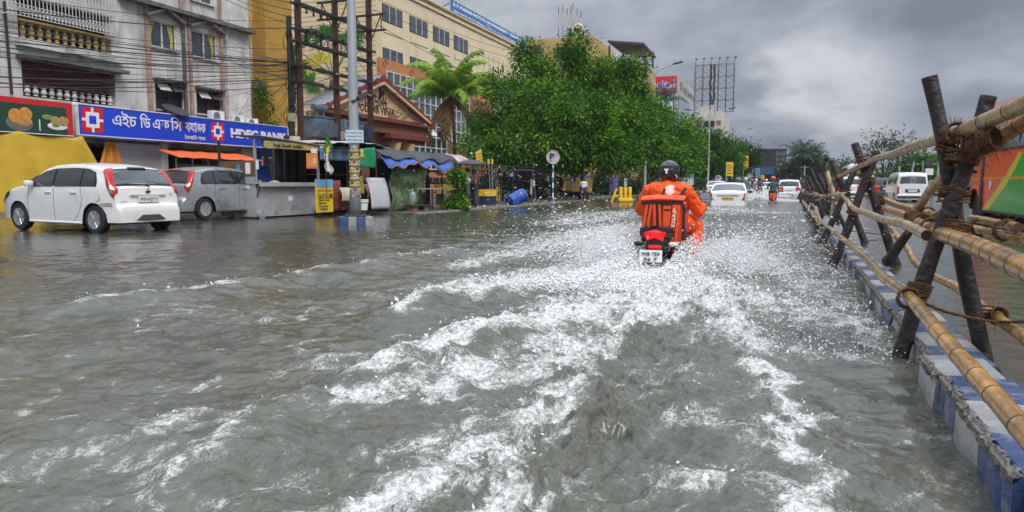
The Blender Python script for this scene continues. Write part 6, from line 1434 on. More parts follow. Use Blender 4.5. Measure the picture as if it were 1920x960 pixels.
for y in py_[1:]:
    zT = zA[0]+.55
    for z in (zT, zT-.6): mb = MB(); mb.beam((PXX-.75, y, z), (PXX+.75, y, z), .07); mb.build('crossarm', m_blks, dp, world=True)
    for s in (-1, 1): mb = MB(); mb.beam((PXX+s*.55, y, zT), (PXX, y, zA[1]+.2), .035); mb.beam((PXX+s*.55, y, zT-.6), (PXX+s*.55, y, zT), .035); mb.build('brace', m_rust, dp, world=True)
def insul(c, ax, n=4, r=.055, L_=.26):
    c = Vector(c); a = Vector(ax).normalized(); prof = []
    for i in range(n): z = i*L_/n; prof += [(r*.45, z), (r, z+L_/n*.35), (r*.5, z+L_/n*.6)]
    M = a.to_track_quat('Z', 'Y').to_matrix(); mb = MB(); mb.lathe(prof, c, 10, M); return mb
for i in range(5): insul((PXX+.1, py_[0]+.35+i*.40, zA[0]-.03), (0, 0, -1)).build('insulator', m_blks, dp, world=True, smooth=40)
for i in range(8):
    if i == 4: continue
    y = py_[0]+.3+i*.42; insul((PXX+.1, y, zA[2]+.05), (0, 0, 1), 4, .07, .34).build('insulator', m_porc if i % 2 else m_blks, dp, world=True, smooth=40)
    mb = MB(); mb.box((PXX+.1, y, zA[2]+.43), (.25, .07, .07)); mb.tube([(PXX+.1, y, zA[2]+.45), (PXX+.25, y+.08, zA[2]+.25), (PXX+.15, y+.05, zA[2]+.03)], .012, 5); mb.build('fuse_switch', m_blks, dp, world=True)
for i in range(6): insul((PXX+.15, py_[0]+.5+i*.72, zA[3+i % 2]-.03), (1, 0, -.1), 3, .045, .2).build('insulator', m_porc, dp, world=True, smooth=40)
for i, (px, w_, lb) in enumerate([(600, 1.25, 'larger blue grey transformer with fins hung between the left and middle rusty poles'), (668, .75, 'smaller blue grey transformer behind the silver lamp post')]):
    y = Yx(px, PXX-.4); tr_ = thing('transformer', lb, 'transformer', (PXX-.4, y, Zx(600, 259, PXX-.4)), 0, 'transformers on the power structure'); mb = MB(); mb.box((0, 0, .35), (.6, w_, .70), bev=.03); mb.box((0, 0, .73), (.66, w_+.08, .05)); mb.build('tank', m_tran, tr_)
    nf = int(w_/.08)
    for k in range(nf): mb = MB(); mb.box((.37, -w_/2+.05+k*(w_-.1)/(nf-1), .30), (.15, .018, .5)); mb.build('cooling_fin', m_tran, tr_)
    mb = MB(); mb.cyl((.1, -.05, 1.06), .12, w_*.62, 16, 'y'); mb.beam((.1, -.2, .74), (.1, -.2, .98), .04); mb.beam((.1, .12, .74), (.1, .12, .98), .04); mb.build('oil_drum', m_tran, tr_, smooth=40)
    for k in range(3): insul((-.05, -w_/3+k*w_/3, .75), (0, 0, 1), 3, .05, .25).build('bushing', m_porc, tr_, smooth=40)
mb = MB(); zP = Zx(600, 259, PXX-.4)-.06; mb.beam((PXX-.4, py_[0]-.1, zP), (PXX-.4, py_[2]+.1, zP), .5, .10); mb.build('platform', m_rust, dp, world=True)
for (px, py, w_, h_, mt, lb) in [(553, 266, .34, .36, pm('cream_box', (.50, .48, .34), rough=.5, var=.15), 'cream meter box low on the cable laden pole'), (547, 220, .22, .26, pm('olive_box', (.32, .31, .16), rough=.5, var=.2), 'olive meter box higher on the cable laden pole'), (645, 235, .20, .42, m_tran, 'narrow grey switch box on the middle rusty pole'), (648, 254, .42, .20, m_galv, 'wide light grey box under the narrow switch box'), (692, 250, .40, .60, m_navy, 'dark blue cabinet beside the right rusty pole')]:
    p = AX(px, py, PXX+.25); t = thing('meter_box', lb, 'meter box', p); mb = MB(); mb.box((0, 0, 0), (.18, w_, h_), bev=.015); mb.build('case', mt, t); mb = MB(); mb.box((.095, 0, .02), (.012, w_*.75, h_*.7), bev=.003); mb.build('cover', mt, t); mb = MB(); mb.box((.105, w_*.28, 0), (.012, .02, .05)); mb.build('latch', m_blk, t)
# cable laden pole
ppx = -15.9; yp = Yx(550, ppx)
cp = thing('cable_pole', 'dark pole smothered in coiled telephone cables beside the blue sign', 'utility pole', (ppx, yp, 0)); mb = MB(); mb.tube([(ppx, yp, 0), (ppx, yp, 6.6)], [.11, .08], 10); mb.build('pole', m_blks, cp, world=True)
rc = random.Random(4)
for k in range(26):
    z = rc.uniform(2.2, 6.2); R = rc.uniform(.10, .26); c = Vector((ppx+rc.uniform(-.05, .12), yp+rc.uniform(-.1, .1), z)); tl = rc.uniform(-.8, .8)
    mb = MB(); mb.tube([c+Vector((R*.5*math.sin(a), R*math.cos(a), R*1.2*math.sin(a+tl))) for a in [i*PI/8 for i in range(17)]], .012, 5, cap=False); mb.build('cable_coil', m_blks, cp, world=True)
for k in range(14):
    z0 = rc.uniform(2, 4); z1 = z0+rc.uniform(.8, 2.4); mb = MB(); x = ppx+rc.uniform(-.02, .14); y = yp+rc.uniform(-.14, .14)
    mb.tube(spline([(x, y, z0), (x+.05, y+rc.uniform(-.1, .1), (z0+z1)/2), (x, y, z1)], 8), rc.uniform(.012, .03), 5); mb.build('hanging_cable', m_blks, cp, world=True)
# ---------------- silver lamp post on the striped block
lp = G(667, 423, 0); lamp = thing('lamp_post', 'silver street lamp post on a blue and white striped block, lower part painted', 'lamp post', (lp.x, lp.y, 0), math.radians(38))
mb = MB()
for i in range(4):
    q = MB(); q.box((-.30+i*.2, 0, .04), (.195, .52, .36), bev=.012); q.build('block_stripe', [pm('block_blue', (.03, .07, .20), rough=.6, var=.3, dirt=(.2, .2, .2), dirtamt=.3, dscale=5), m_white][i % 2], lamp)
q = MB(); q.box((0, 0, .245), (.50, .42, .04), bev=.01)
for a in range(4): q.cyl((.19*(1 if a % 2 else -1), .15*(1 if a > 1 else -1), .29), .025, .07, 8)
q.build('base_plate', m_grey, lamp)
q = MB(); q.lathe([(.145, .26), (.125, .9), (.118, 2.0), (.10, 5.5), (.085, 9)], (0, 0, 0), 16); q.build('pole', m_galv, lamp, smooth=True)
m_fl1 = pm('flower_red', (.25, .03, .04), rough=.6, var=.3); m_fl2 = pm('flower_yellow', (.35, .30, .04), rough=.6, var=.3); m_flw = pm('flower_white', (.55, .5, .48), rough=.6, var=.3)
for i in range(8):
    z = .62+i*.165; q = MB(); q.lathe([(.1275, z-.045), (.1285, z), (.1265, z+.045)], (0, 0, 0), 16); q.build('yellow_band', m_fl2, lamp, smooth=True)
    for a in range(6):
        an = a*PI/3+i*.5; q = MB(); M = Matrix.Rotation(an, 3, 'Z'); q.ball(M@Vector((.128, 0, z+.085)), (.008, .034, .034), 9, 6, M); q.ball(M@Vector((.134, 0, z+.085)), (.006, .016, .016), 7, 5, M); q.build('painted_flower', m_fl1 if (a+i) % 2 else m_flw, lamp, smooth=True)
q = MB(); q.box((.0, -.16, 2.12), (.42, .012, .30), bev=.003); sg = q.build('notice_board', pm('pale_blue_board', (.50, .62, .70), rough=.5, var=.05), lamp)
for i, s in enumerate(['NO PARKING ZONE', 'BIDHANNAGAR CITY POLICE', 'AIRPORT TRAFFIC GUARD']): text('notice_lettering', s, .05, m_navy, sg, (-.19, -.168, 2.19-i*.085), (PI/2, 0, 0), width=.37, ext=.001)
q = MB(); q.tube([(.0, .1, 2.9), (.1, -.05, 3.0), (.0, -.16, 2.95), (-.1, .0, 2.92), (.1, .1, 3.02)], .03, 6); q.box((.22, -.1, 3.08), (.26, .10, .12), Matrix.Rotation(-.6, 3, 'Y'), bev=.02); q.build('cable_clamp', m_grey, lamp)
q = MB(); q.tube([(0, 0, 9), (.8, -.3, 9.8), (2.0, -.8, 10)], .05, 8); q.box((2.3, -.9, 10), (.7, .25, .12), bev=.04); q.build('lamp_arm', m_galv, lamp)
# ---------------- steel food cart
cpos = G(482, 410, 0); CW, CD = Yx(590, cpos.x)-cpos.y, 1.35
cart = thing('food_cart', 'closed zinc sheet food cart on small wheels under a corrugated roof', 'food cart', (cpos.x, cpos.y, 0), math.radians(87))     # local x along the front, y into the cart
q = MB(); q.bb((0, 0, .05), (CW, CD, .93)); q.build('body', m_zinc, cart)
q = MB(); q.bb((-.02, -.01, .05), (.0, CD, 1.22)); q.build('side_panel', m_zinc, cart)
q = MB()
for zi in range(7):
    for xi in range(13): q.ball((.08+xi*.165+.02*(zi % 2), -.001, .12+zi*.125), (.008, .004, .008), 6, 4)
q.build('rivets', m_grey, cart)
q = MB(); q.grid(24, 3, lambda u, v: Vector((-.05+(CW+.12)*u, -.16+.2*v, .93+.02*v+.16*math.exp(-((u-.3)/.13)**2)*v))); q.bb((-.05, -.17, .93), (CW+.08, -.16, 1.05)); q.bb((-.05, -.16, 1.0), (CW+.08, CD, 1.03)); q.build('counter', m_zinc, cart)
for x in (.02, CW-.02): q = MB(); q.beam((x, -.14, .93), (x, -.01, .62), .03); q.build('counter_bracket', m_grey, cart)
for x, y, mt in ((.0, .0, m_galv), (.0, CD, m_blks), (CW, CD, m_blks), (CW, .0, m_galv), (CW*.68, CD, m_blks)): q = MB(); q.bb((x-.03, y-.03, 1.03), (x+.03, y+.03, 2.28)); q.build('roof_post', mt, cart)
q = MB(); q.bb((-.03, -.02, 1.22), (-.0, CD, 1.66)); wbp = q.build('wooden_panel', pm('brown_ply', (.16, .08, .035), rough=.7, var=.3, scale=5), cart)
for (y, z, w_, h_, mt) in ((.60, 1.45, .12, .22, pm('sticker_blue', (.05, .3, .6), rough=.4)), (.25, 1.45, .18, .32, m_signw)): q = MB(); q.box((-.034, y, z), (.006, w_, h_)); q.build('sticker', mt, wbp)
q = MB(); q.box((.04, -.036, 1.55), (.11, .006, .26), bev=.002); q.build('hanging_tag', m_signw, cart)
for (x, y, z, w_, h_) in ((-.024, .52, .93, .12, .14), (-.024, .28, .95, .12, .13)): q = MB(); q.box((x, y, z-.02), (.006, w_, h_)); q.build('paper_sticker', m_signw, cart)
q = MB(); q.box((CW*.52, -.004, .56), (.20, .006, .14)); q.build('paper_sticker', m_signw, cart)
q = MB(); q.grid(61, 5, lambda u, v: Vector((-.12+(CW+.9)*u, -.35+1.15*v, 2.36-.20*u+.06*v+.018*math.sin(u*150)))); q.build('roof', m_sheet, cart, smooth=True, solid=.01)
q = MB(); q.bb((.05, -.30, 2.04), (CW+.05, -.28, 2.24)); bn = q.build('name_board', pm('stained_yellow_board', (.45, .36, .12), rough=.6, var=.4, scale=4), cart)
text('board_lettering', 'Raja South Indian', .15, m_paint_k, bn, (.45, -.304, 2.08), (PI/2, 0, 0), width=1.25, bold=.004)
for x, y, mt in ((.12, -.06, m_galv), (CW-.12, -.08, m_rubber), (-.06, .7, m_galv)): q = MB(); q.cyl((x, y, .10), .13 if mt != m_rubber else .17, .06, 18, 'y'); q.cyl((x, y-.035, .10), .06, .02, 12, 'y'); q.build('wheel', mt, cart, smooth=40)
q = MB(); q.grid(8, 6, lambda u, v: Vector((.35+u*.9, .3+v*.4, 1.05+.5*(u < .6)-.1*v))); q.build('blue_cover', pm('blue_cover', (.02, .10, .45), rough=.4, var=.3, scale=4), cart, solid=.01)
q = MB(); q.beam((.55, .2, 2.3), (.95, .2, 1.05), .05); q.build('prop', m_rust, cart)

# ---------------- stalls: poles, sheets, tarpaulins
m_tarpk = pm('black_tarpaulin', (.014, .014, .016), rough=.35, var=.3, scale=3, bump=.3, bscale=8); m_tarpb = pm('blue_tarpaulin', (.015, .09, .42), rough=.4, var=.2, scale=3); m_tarpo = pm('orange_tarp_hem', (.45, .13, .05), rough=.6); m_tarpw = pm('grey_white_sheet', (.45, .44, .42), rough=.6, var=.3, scale=4)
m_wood = pm('wet_brown_wood', (.07, .04, .025), rough=.6, var=.4, scale=6, bump=.3)
def XP(px, py, X): return AX(px, py, X)
SXX = -14.2
# stall 2 (brown counters behind the lamp post)
s2 = thing('tea_stall', 'open tea stall of dark boards under a slanting pale sheet behind the lamp post', 'stall', XP(645, 395, SXX-.2)); X0 = SXX-.1; y0, y1 = Yx(596, X0), Yx(700, X0)
for y in (y0, (y0+y1)/2, y1):
    for x in (X0, X0-1.7): q = MB(); q.tube([(x, y, 0), (x, y, 2.35)], .035, 7); q.build('post', m_wood, s2, world=True)
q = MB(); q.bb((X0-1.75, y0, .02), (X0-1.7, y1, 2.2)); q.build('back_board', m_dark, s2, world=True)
q = MB(); q.bb((X0-.5, y0+.1, .1), (X0+.05, y1-.1, .85)); q.bb((X0-.55, y0, .85), (X0+.1, y1, .90)); q.bb((X0-.55, y0+.2, 1.3), (X0-.1, y1-.3, 1.34)); q.build('counter', m_wood, s2, world=True)
q = MB(); q.grid(16, 8, lambda u, v: Vector((X0+.7-2.6*v, y0-.1+(y1-y0+.3)*u, 2.28+.12*v+.12*math.sin(u*PI)+.03*math.sin(u*20+v*9)))); q.build('roof_sheet', m_tarpw, s2, world=True, smooth=True, solid=.01)
q = MB(); q.grid(12, 6, lambda u, v: Vector((X0+.35+.05*math.sin(u*20), y0-.35+1.6*u, 1.75+.45*v))); q.build('clear_sheet', pm('clear_blue_plastic', (.14, .24, .34), rough=.2, var=.5, scale=3), s2, world=True, smooth=True, solid=.006)
q = MB(); q.bb((X0+.1, y0, 1.98), (X0+.15, y1, 2.06)); q.build('front_rail', pm('weathered_rail', (.25, .22, .18), rough=.7, var=.3), s2, world=True)
def small(name, label, cat, loc, fn, group=None, rz=0):
    t = thing(name, label, cat, loc, rz, group); fn(t); return t
def pst(px0, px1, pyt, pyb, X, name, label, mat, cat='poster', th=.03, parts=(), tilt=0.0):
    a, b = Yx(px0, X), Yx(px1, X); zt_, zb2 = Zx(px0, pyt, X), Zx(px0, pyb, X); t = thing(name, label, cat, (X, a, zb2)); q = MB(); q.bb((X-th, a, zb2), (X, b, zt_)); q.build('panel', mat, t, world=True)
    for nm, u0, v0, u1, v1, mt in parts: q = MB(); q.bb((X, a+(b-a)*u0, zb2+(zt_-zb2)*v0), (X+.006, a+(b-a)*u1, zb2+(zt_-zb2)*v1)); q.build(nm, mt, t, world=True)
    return t, a, b, zb2, zt_
m_py = pm('poster_yellow', (.80, .52, .02), rough=.4, var=.1, scale=3); m_pb = pm('poster_sky_blue', (.15, .40, .62), rough=.4, var=.1); m_po = pm('poster_orange', (.85, .30, .05), rough=.4, var=.2, scale=3); m_pp = pm('poster_pink', (.6, .12, .25), rough=.4)
t, a, b, zb2, zt_ = pst(592, 624, 336, 399, SXX+1.0, 'advert_poster', 'yellow and blue roadside advert poster standing by the cart', m_py, parts=[('blue_top', 0, .76, 1, 1, m_pb), ('black_block', .12, .42, .95, .56, m_blk)])
for i, (s, v, w_, mt) in enumerate([('DO IT AGAIN', .62, .8, m_signred), ('LEARN TODAY', .50, .7, m_py), ('IN 3 LESSONS', .44, .7, m_py), ('- Basic course', .34, .7, m_paint_k), ('- Spoken course', .25, .5, m_paint_k), ('- Computer', .16, .6, m_paint_k), ('- Digital', .07, .55, m_paint_k)]):
    rtxt('poster_lettering', s, .1, mt, t, SXX+1.008, a+(b-a)*.1, zb2+(zt_-zb2)*v, width=(b-a)*w_, ext=.001, bold=.002)
t, a, b, zb2, zt_ = pst(577, 597, 287, 316, SXX+.9, 'hanging_poster', 'small orange poster with a pink foot hanging under the cart roof', m_po, parts=[('pink_foot', 0, 0, 1, .12, m_pp), ('white_sketch', .55, .3, .8, .7, pm('poster_peach', (.8, .55, .3), rough=.5))])
pst(586, 596, 278, 287, SXX+.9, 'paper_notice', 'blank white paper square above the orange poster', m_signw, 'notice')
# flags
def flag(px, pyt, pyb, X, label, cols, lean=.0):
    t = thing('flag', label, 'flag', XP(px, pyb, X)); zt_, zb2 = Zx(px, pyt, X), Zx(px, pyb, X); y = Yx(px, X); q = MB(); q.tube([(X, y, zb2-.8), (X, y+lean, zt_+.1)], .012, 6); q.build('stick', m_wood, t, world=True)
    h = (zt_-zb2)/len(cols)
    for i, m in enumerate(cols):
        q = MB(); q.grid(8, 8, lambda u, v, i=i: Vector((X+.05*math.sin(u*9+v*3+i), y+u*(.20+.14*math.sin((i+1-v)*2.2)), zt_-(i+1-v)*h-.12*u))); q.build('cloth_band', m, t, world=True, smooth=True, solid=.004)
flag(612, 255, 320, SXX+1.4, 'tall limp flag of green, yellow and white on a stick left of the lamp post', [pm('flag_green', (.02, .30, .06), rough=.6), pm('flag_yellow', (.6, .5, .05), rough=.6), m_signw, m_signw])
t = thing('flag', 'green flag with a yellow corner spread sideways to the right of the lamp post', 'flag', XP(690, 290, SXX+1.5)); q = MB(); q.grid(14, 10, lambda u, v: Vector((SXX+1.5+.06*math.sin(u*7+v*3), Yx(672, SXX+1.5)+u*.95+v*.12, 1.55+.55*v-.05*u*(1-v)+.1*u*v))); q.build('cloth', pm('flag_green2', (.01, .28, .12), rough=.6, var=.1), t, world=True, smooth=True, solid=.004)
q = MB(); q.grid(5, 5, lambda u, v: Vector((SXX+1.515+.06*math.sin(u*2+v*3), Yx(672, SXX+1.5)+u*.28+v*.12, 1.8+.28*v))); q.build('yellow_corner', pm('flag_yellow', (.6, .5, .05)), t, world=True, smooth=True, solid=.004)
# things in front of stall 2
def leaning(px0, px1, pyt, pyb, X, name, label, cat, mat, wob=0.0, n=10, lean=.2):
    a, b = Yx(px0, X), Yx(px1, X); zt_, zb2 = Zx(px0, pyt, X), Zx(px0, pyb, X); t = thing(name, label, cat, (X, a, zb2)); q = MB()
    q.grid(n, n, lambda u, v: Vector((X-lean*v+wob*math.sin(u*9+v*5)+.06*math.sin(v*PI), a+(b-a)*u, zb2+(zt_-zb2)*v))); q.build('sheet', mat, t, world=True, smooth=True, solid=.012); return t
leaning(696, 731, 333, 393, SXX+1.35, 'white_board', 'curved off white sheet leaning upright left of the camouflage curtain', 'board', pm('offwhite_sheet', (.50, .50, .52), rough=.6, var=.08, dirt=(.25, .16, .07), dirtamt=.12, dscale=3))
leaning(676, 692, 290, 345, SXX+.7, 'woven_mat', 'brown woven mat hanging right of the lamp post', 'mat', pm('woven_mat', (.18, .09, .055), rough=.8, var=.5, scale=12, bump=.4, bscale=30), lean=.05)
leaning(640, 662, 352, 378, SXX+1.15, 'carton', 'dirty cream board with faded print leaning on the tea stall counter', 'board', pm('cream_board', (.48, .44, .30), rough=.6, var=.2, scale=4), lean=.08)
leaning(624, 644, 338, 396, SXX+.95, 'red_cloth', 'crumpled dark red cloth with white edge hanging next to the yellow poster', 'cloth', pm('dark_red_cloth', (.20, .035, .025), rough=.8, var=.4, scale=6), wob=.08)
leaning(671, 680, 330, 365, SXX+1.2, 'plastic_bag', 'yellow green plastic bag tied to the lamp post side', 'bag', pm('yellow_bag', (.35, .34, .05), rough=.4, var=.2), wob=.07, lean=.05)
leaning(686, 694, 345, 372, SXX+1.2, 'pink_cloth', 'faded pink cloth strip beside the off white sheet', 'cloth', pm('pink_cloth', (.35, .13, .13), rough=.8, var=.2), wob=.05, lean=.05)
def bucket(px, py, X, r, h, label, mat, name='bucket'):
    p = XP(px, py, X); t = thing(name, label, name, (p.x, p.y, max(p.z, 0))); q = MB(); q.lathe([(r*.8, 0), (r*.98, h*.9), (r*1.06, h*.92), (r*1.06, h), (r*.95, h), (r*.75, .03)], (0, 0, 0), 20); q.build('tub', mat, t, smooth=40); q = MB(); q.tube([(r*1.05*math.cos(a), r*1.05*math.sin(a), h*.78) for a in [i*PI/10 for i in range(21)]], .012, 5, cap=False); q.build('rim_ring', mat, t); return t
bucket(681, 394, SXX+1.5, .17, .34, 'white plastic bucket standing right of the lamp post', m_whitep)
def jug(px, py, X, label):
    p = XP(px, py, X); t = thing('water_jar', label, 'water jar', (p.x, p.y, p.z)); q = MB(); q.lathe([(.13, 0), (.14, .03), (.135, .15), (.14, .27), (.10, .34), (.03, .37), (.03, .42)], (0, 0, 0), 20); q.build('jar', pm('clear_plastic_jar', (.45, .55, .52), rough=.12, trans=.5), t, smooth=40); q = MB(); q.cyl((0, 0, .43), .035, .03, 12); q.build('cap', m_whitep, t)
# camouflage curtain
m_camo = pm('camouflage_cloth', (.10, .15, .06), rough=.85, var=.5, scale=5, bump=.2, bscale=12, dirt=(.30, .34, .22), dirtamt=.35, dscale=5)
t = thing('camouflage_curtain', 'green camouflage cloth curtain sagging from the stall roof', 'curtain', XP(760, 392, SXX+1.1)); cxx = SXX+1.15; y0, y1 = Yx(731, cxx), Yx(797, cxx)
q = MB(); q.grid(50, 26, lambda u, v: Vector((cxx+.05*math.sin(u*24+v*3)+.07*math.sin(v*11-3*abs(u-.5)), y0+(y1-y0)*u+(1-v)*.12*(u-.5)-.28*max(0, v-.85)*6*(.5-u), .02+v*(1.78-.32*math.sin(u*PI)*(.6+.4*u))))); q.build('cloth', m_camo, t, world=True, smooth=True, solid=.008)
# stall 3 with black tarpaulin roof
s3 = thing('market_stall', 'ramshackle snack stall under a wrinkled black and blue tarpaulin roof', 'stall', XP(800, 392, SXX)); X0 = SXX+.9; y0, y1 = Yx(706, X0), Yx(862, X0)
for i in range(5):
    for x in (X0, X0-1.9): q = MB(); y = y0+(y1-y0)*i/4; q.tube([(x, y, 0), (x, y, 2.0)], .03, 7); q.build('post', m_wood, s3, world=True)
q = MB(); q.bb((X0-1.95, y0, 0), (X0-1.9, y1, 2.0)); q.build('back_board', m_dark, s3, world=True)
def rfn(u, v, dz=0):
    z = 1.98+.30*math.sin(v*PI*.8)+.10*noise3(np.array([u*6.0]), np.array([v*3.0]), seed=3)[0]+.05*noise3(np.array([u*22.0]), np.array([v*9.0+u*5]), seed=4)[0]-.35*max(0, .18-v)/.18*(.45+.55*math.sin(u*13)**2)
    return Vector((X0+.55-2.9*v, y0-.2+(y1-y0+.5)*u, z+dz))
def tz(u): return max(0.03, .30+.45*math.sin(u*7.3+1.2)+.30*math.sin(u*17+2)+.15*math.sin(u*41))
q = MB(); q.grid(110, 40, lambda u, v: rfn(u, .05+v*.95, .035)); q.build('black_tarpaulin', m_tarpk, s3, world=True, smooth=True, solid=.01)
q = MB(); q.grid(60, 8, lambda u, v: rfn(u*.72, .0+v*.13, .0)+Vector((.03, 0, -.26*(1-v)*tz(u)))); q.build('blue_tarpaulin', m_tarpb, s3, world=True, smooth=True, solid=.01)
q = MB()
pts = [rfn(u*.72, 0)+Vector((.04, 0, -.26*tz(u))) for u in [i/59 for i in range(60)]]
q.tube(pts, .022, 6); q.build('orange_hem', m_tarpo, s3, world=True, smooth=True)
q = MB(); q.grid(14, 8, lambda u, v: rfn(.64+u*.2, .30+v*.4, .07)); q.build('blue_patch', m_tarpb, s3, world=True, smooth=True, solid=.01)
q = MB(); q.grid(12, 8, lambda u, v: rfn(.86+u*.16, .02+v*.3, .05)); q.build('printed_banner', pm('faded_banner', (.4, .3, .35), rough=.5, var=.6, scale=4, dirt=(.6, .45, .08), dirtamt=.5, dscale=3), s3, world=True, smooth=True, solid=.01)
ya, yb = Yx(812, X0-.3), Yx(840, X0-.3)
q = MB(); q.bb((X0-.7, ya, 1.0), (X0-.25, yb+.9, 1.04)); q.bb((X0-.7, ya, 1.5), (X0-.4, yb+.9, 1.53)); q.build('shelf', m_wood, s3, world=True)
q = MB(); q.bb((X0-.24, ya, .72), (X0-.20, yb+.3, 1.0)); q.build('yellow_front', m_py, s3, world=True)
for i in range(9):
    p = Vector((X0-.42+.1*(i % 2), ya+.10+i*.155, 1.04)); t = thing('jar', ['clear jar of pale biscuits at the left end of the snack stall shelf', 'clear jar with a white lid second on the snack stall shelf', 'clear jar of brown snacks third on the snack stall shelf', 'clear jar of pink sweets fourth on the snack stall shelf', 'middle clear jar on the snack stall shelf', 'clear jar of pink sweets right of the middle jar', 'clear jar of brown snacks seventh on the shelf', 'clear jar next to last on the snack stall shelf', 'last clear jar on the shelf beside the leafy post'][i], 'jar', p, 0, 'snack jars on the stall shelf')
    q = MB(); q.lathe([(.055, 0), (.06, .02), (.06, .17), (.045, .20)], (0, 0, 0), 12); q.build('glass', [pm('jar_pale', (.5, .42, .35), rough=.15, var=.4), pm('jar_pink', (.55, .18, .14), rough=.15, var=.4), pm('jar_brown', (.25, .13, .07), rough=.15, var=.4)][i % 3], t, smooth=40); q = MB(); q.cyl((0, 0, .215), .05, .03, 12); q.build('lid', m_whitep if i % 2 else m_red, t)
for i in range(5): q = MB(); y = ya+.1+i*.24; q.tube([(X0-.15, y, 1.9), (X0-.15, y+.02, 1.6)], .005, 4); q.ball((X0-.15, y+.02, 1.48), (.05, .07, .14), 8, 6); q.build('hanging_packets', [m_pp, m_py, m_brick][i % 3], s3, world=True, smooth=True)
jug(773, 378, SXX+1.5, 'clear plastic water jar standing on a ledge before the camouflage curtain')
t = thing('plank_bench', 'low dark bench of bricks and boards under the water jar', 'bench', XP(785, 388, SXX+1.5)); q = MB(); yy_ = Yx(764, SXX+1.5); q.bb((SXX+1.35, yy_, .20), (SXX+1.75, yy_+1.35, .25)); q.build('top', m_wood, t, world=True)
for k in range(2): q = MB(); q.bb((SXX+1.38, yy_+.08+k*.85, .03), (SXX+1.7, yy_+.42+k*.85, .20)); q.build('support', [m_brick, m_broken][k], t, world=True)
t = thing('table', 'rough brown wooden table with a white top beside the leafy post', 'table', XP(815, 388, SXX+1.8)); tx0 = SXX+1.55; ya, yb = Yx(797, tx0), Yx(842, tx0); q = MB(); q.bb((tx0-.3, ya, .80), (tx0+.3, yb, .84)); q.build('tabletop', m_tarpw, t, world=True)
for x in (tx0-.25, tx0+.25):
    for y in (ya+.1, yb-.1): q = MB(); q.beam((x, y, .02), (x, y, .80), .06); q.build('leg', m_wood, t, world=True)
bucket(829, 388, SXX+1.5, .13, .16, 'small yellow tub under the wooden table', m_py, 'tub')
t = thing('grey_crate', 'grey metal box standing under the wooden table', 'box', XP(829, 375, SXX+1.2)); q = MB(); p = XP(829, 366, SXX+1.2); q.box((p.x, p.y, .38), (.4, .42, .42), bev=.02); q.box((p.x, p.y, .60), (.42, .44, .04), bev=.01); q.build('box', m_galv, t, world=True)
# no parking sign on blue and white post, others beyond
def roundsign(px, py, X, label, r=.36):
    D = AX(px, py, X); y, z = D.y, D.z; t = thing('parking_sign', label, 'sign', (X, y, 0), math.radians(18), 'round parking signs along the kerb')
    n = 9; zt_ = z
    for i in range(n): q = MB(); z0 = zt_*i/n; q.cyl((0, 0, z0+zt_/n/2), .045, zt_/n-.002, 12); q.build('post_band', [pm('sign_post_blue', (.02, .16, .50), rough=.5, var=.15), m_signw][i % 2], t, smooth=40)
    q = MB(); q.cyl((0, -.06, z), r, .02, 32, 'y'); q.build('disc', pm('sign_disc_grey', (.50, .50, .50), rough=.4, var=.1), t, smooth=40)
    q = MB(); q.tube([(r*.97*math.cos(a), -.075, z+r*.97*math.sin(a)) for a in [i*PI/16 for i in range(33)]], .018, 6, cap=False); q.build('rim', pm('faded_ring', (.42, .36, .37), rough=.5), t)
    text('letter', 'P', r*1.5, m_blk, t, (-.20*r/.36, -.085, z-r*.52), (PI/2, 0, 0), bold=.02)
    q = MB(); q.beam((-r*.62, -.092, z-r*.62), (r*.62, -.092, z+r*.62), .06*r/.36, .004, up=(0, 1, 0)); q.build('faded_slash', pm('faded_pink', (.50, .30, .38), rough=.5), t); return t
roundsign(1037, 295, -11.8, 'large round no parking sign on a blue and white banded post')
roundsign(1291, 334, -8.8, 'small round parking sign over a blue board right of the rider'); roundsign(1347, 334, -7.6, 'second small round parking sign left of the taxi', .36)
# ============================================================ trees and plants
def leaf_mat(name, col, var=.35, transl=.35):
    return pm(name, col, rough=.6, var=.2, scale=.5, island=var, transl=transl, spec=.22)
m_leaf = leaf_mat('tree_leaf', (.042, .150, .005), .25, .20); m_leafy = leaf_mat('young_leaf', (.21, .42, .012), .2, .25); m_leafd = leaf_mat('dark_leaf', (.025, .075, .012)); m_hedge = leaf_mat('hedge_leaf_painted_shade', (.016, .040, .010)); m_leafg = leaf_mat('grey_green_leaf', (.06, .095, .045)); m_bark = pm('wet_bark', (.045, .035, .028), rough=.8, var=.4, scale=4, bump=.6, bscale=10)  # hedge leaf colour is darkened to carry the deep shade under the trees
m_palm = leaf_mat('palm_leaflet', (.24, .42, .035), .25); m_palmy = leaf_mat('yellow_palm_leaflet', (.52, .44, .05), .3); m_palmb = leaf_mat('brown_palm_leaflet', (.22, .12, .04), .3); m_fan = leaf_mat('fan_palm_leaf', (.04, .14, .025), .3)
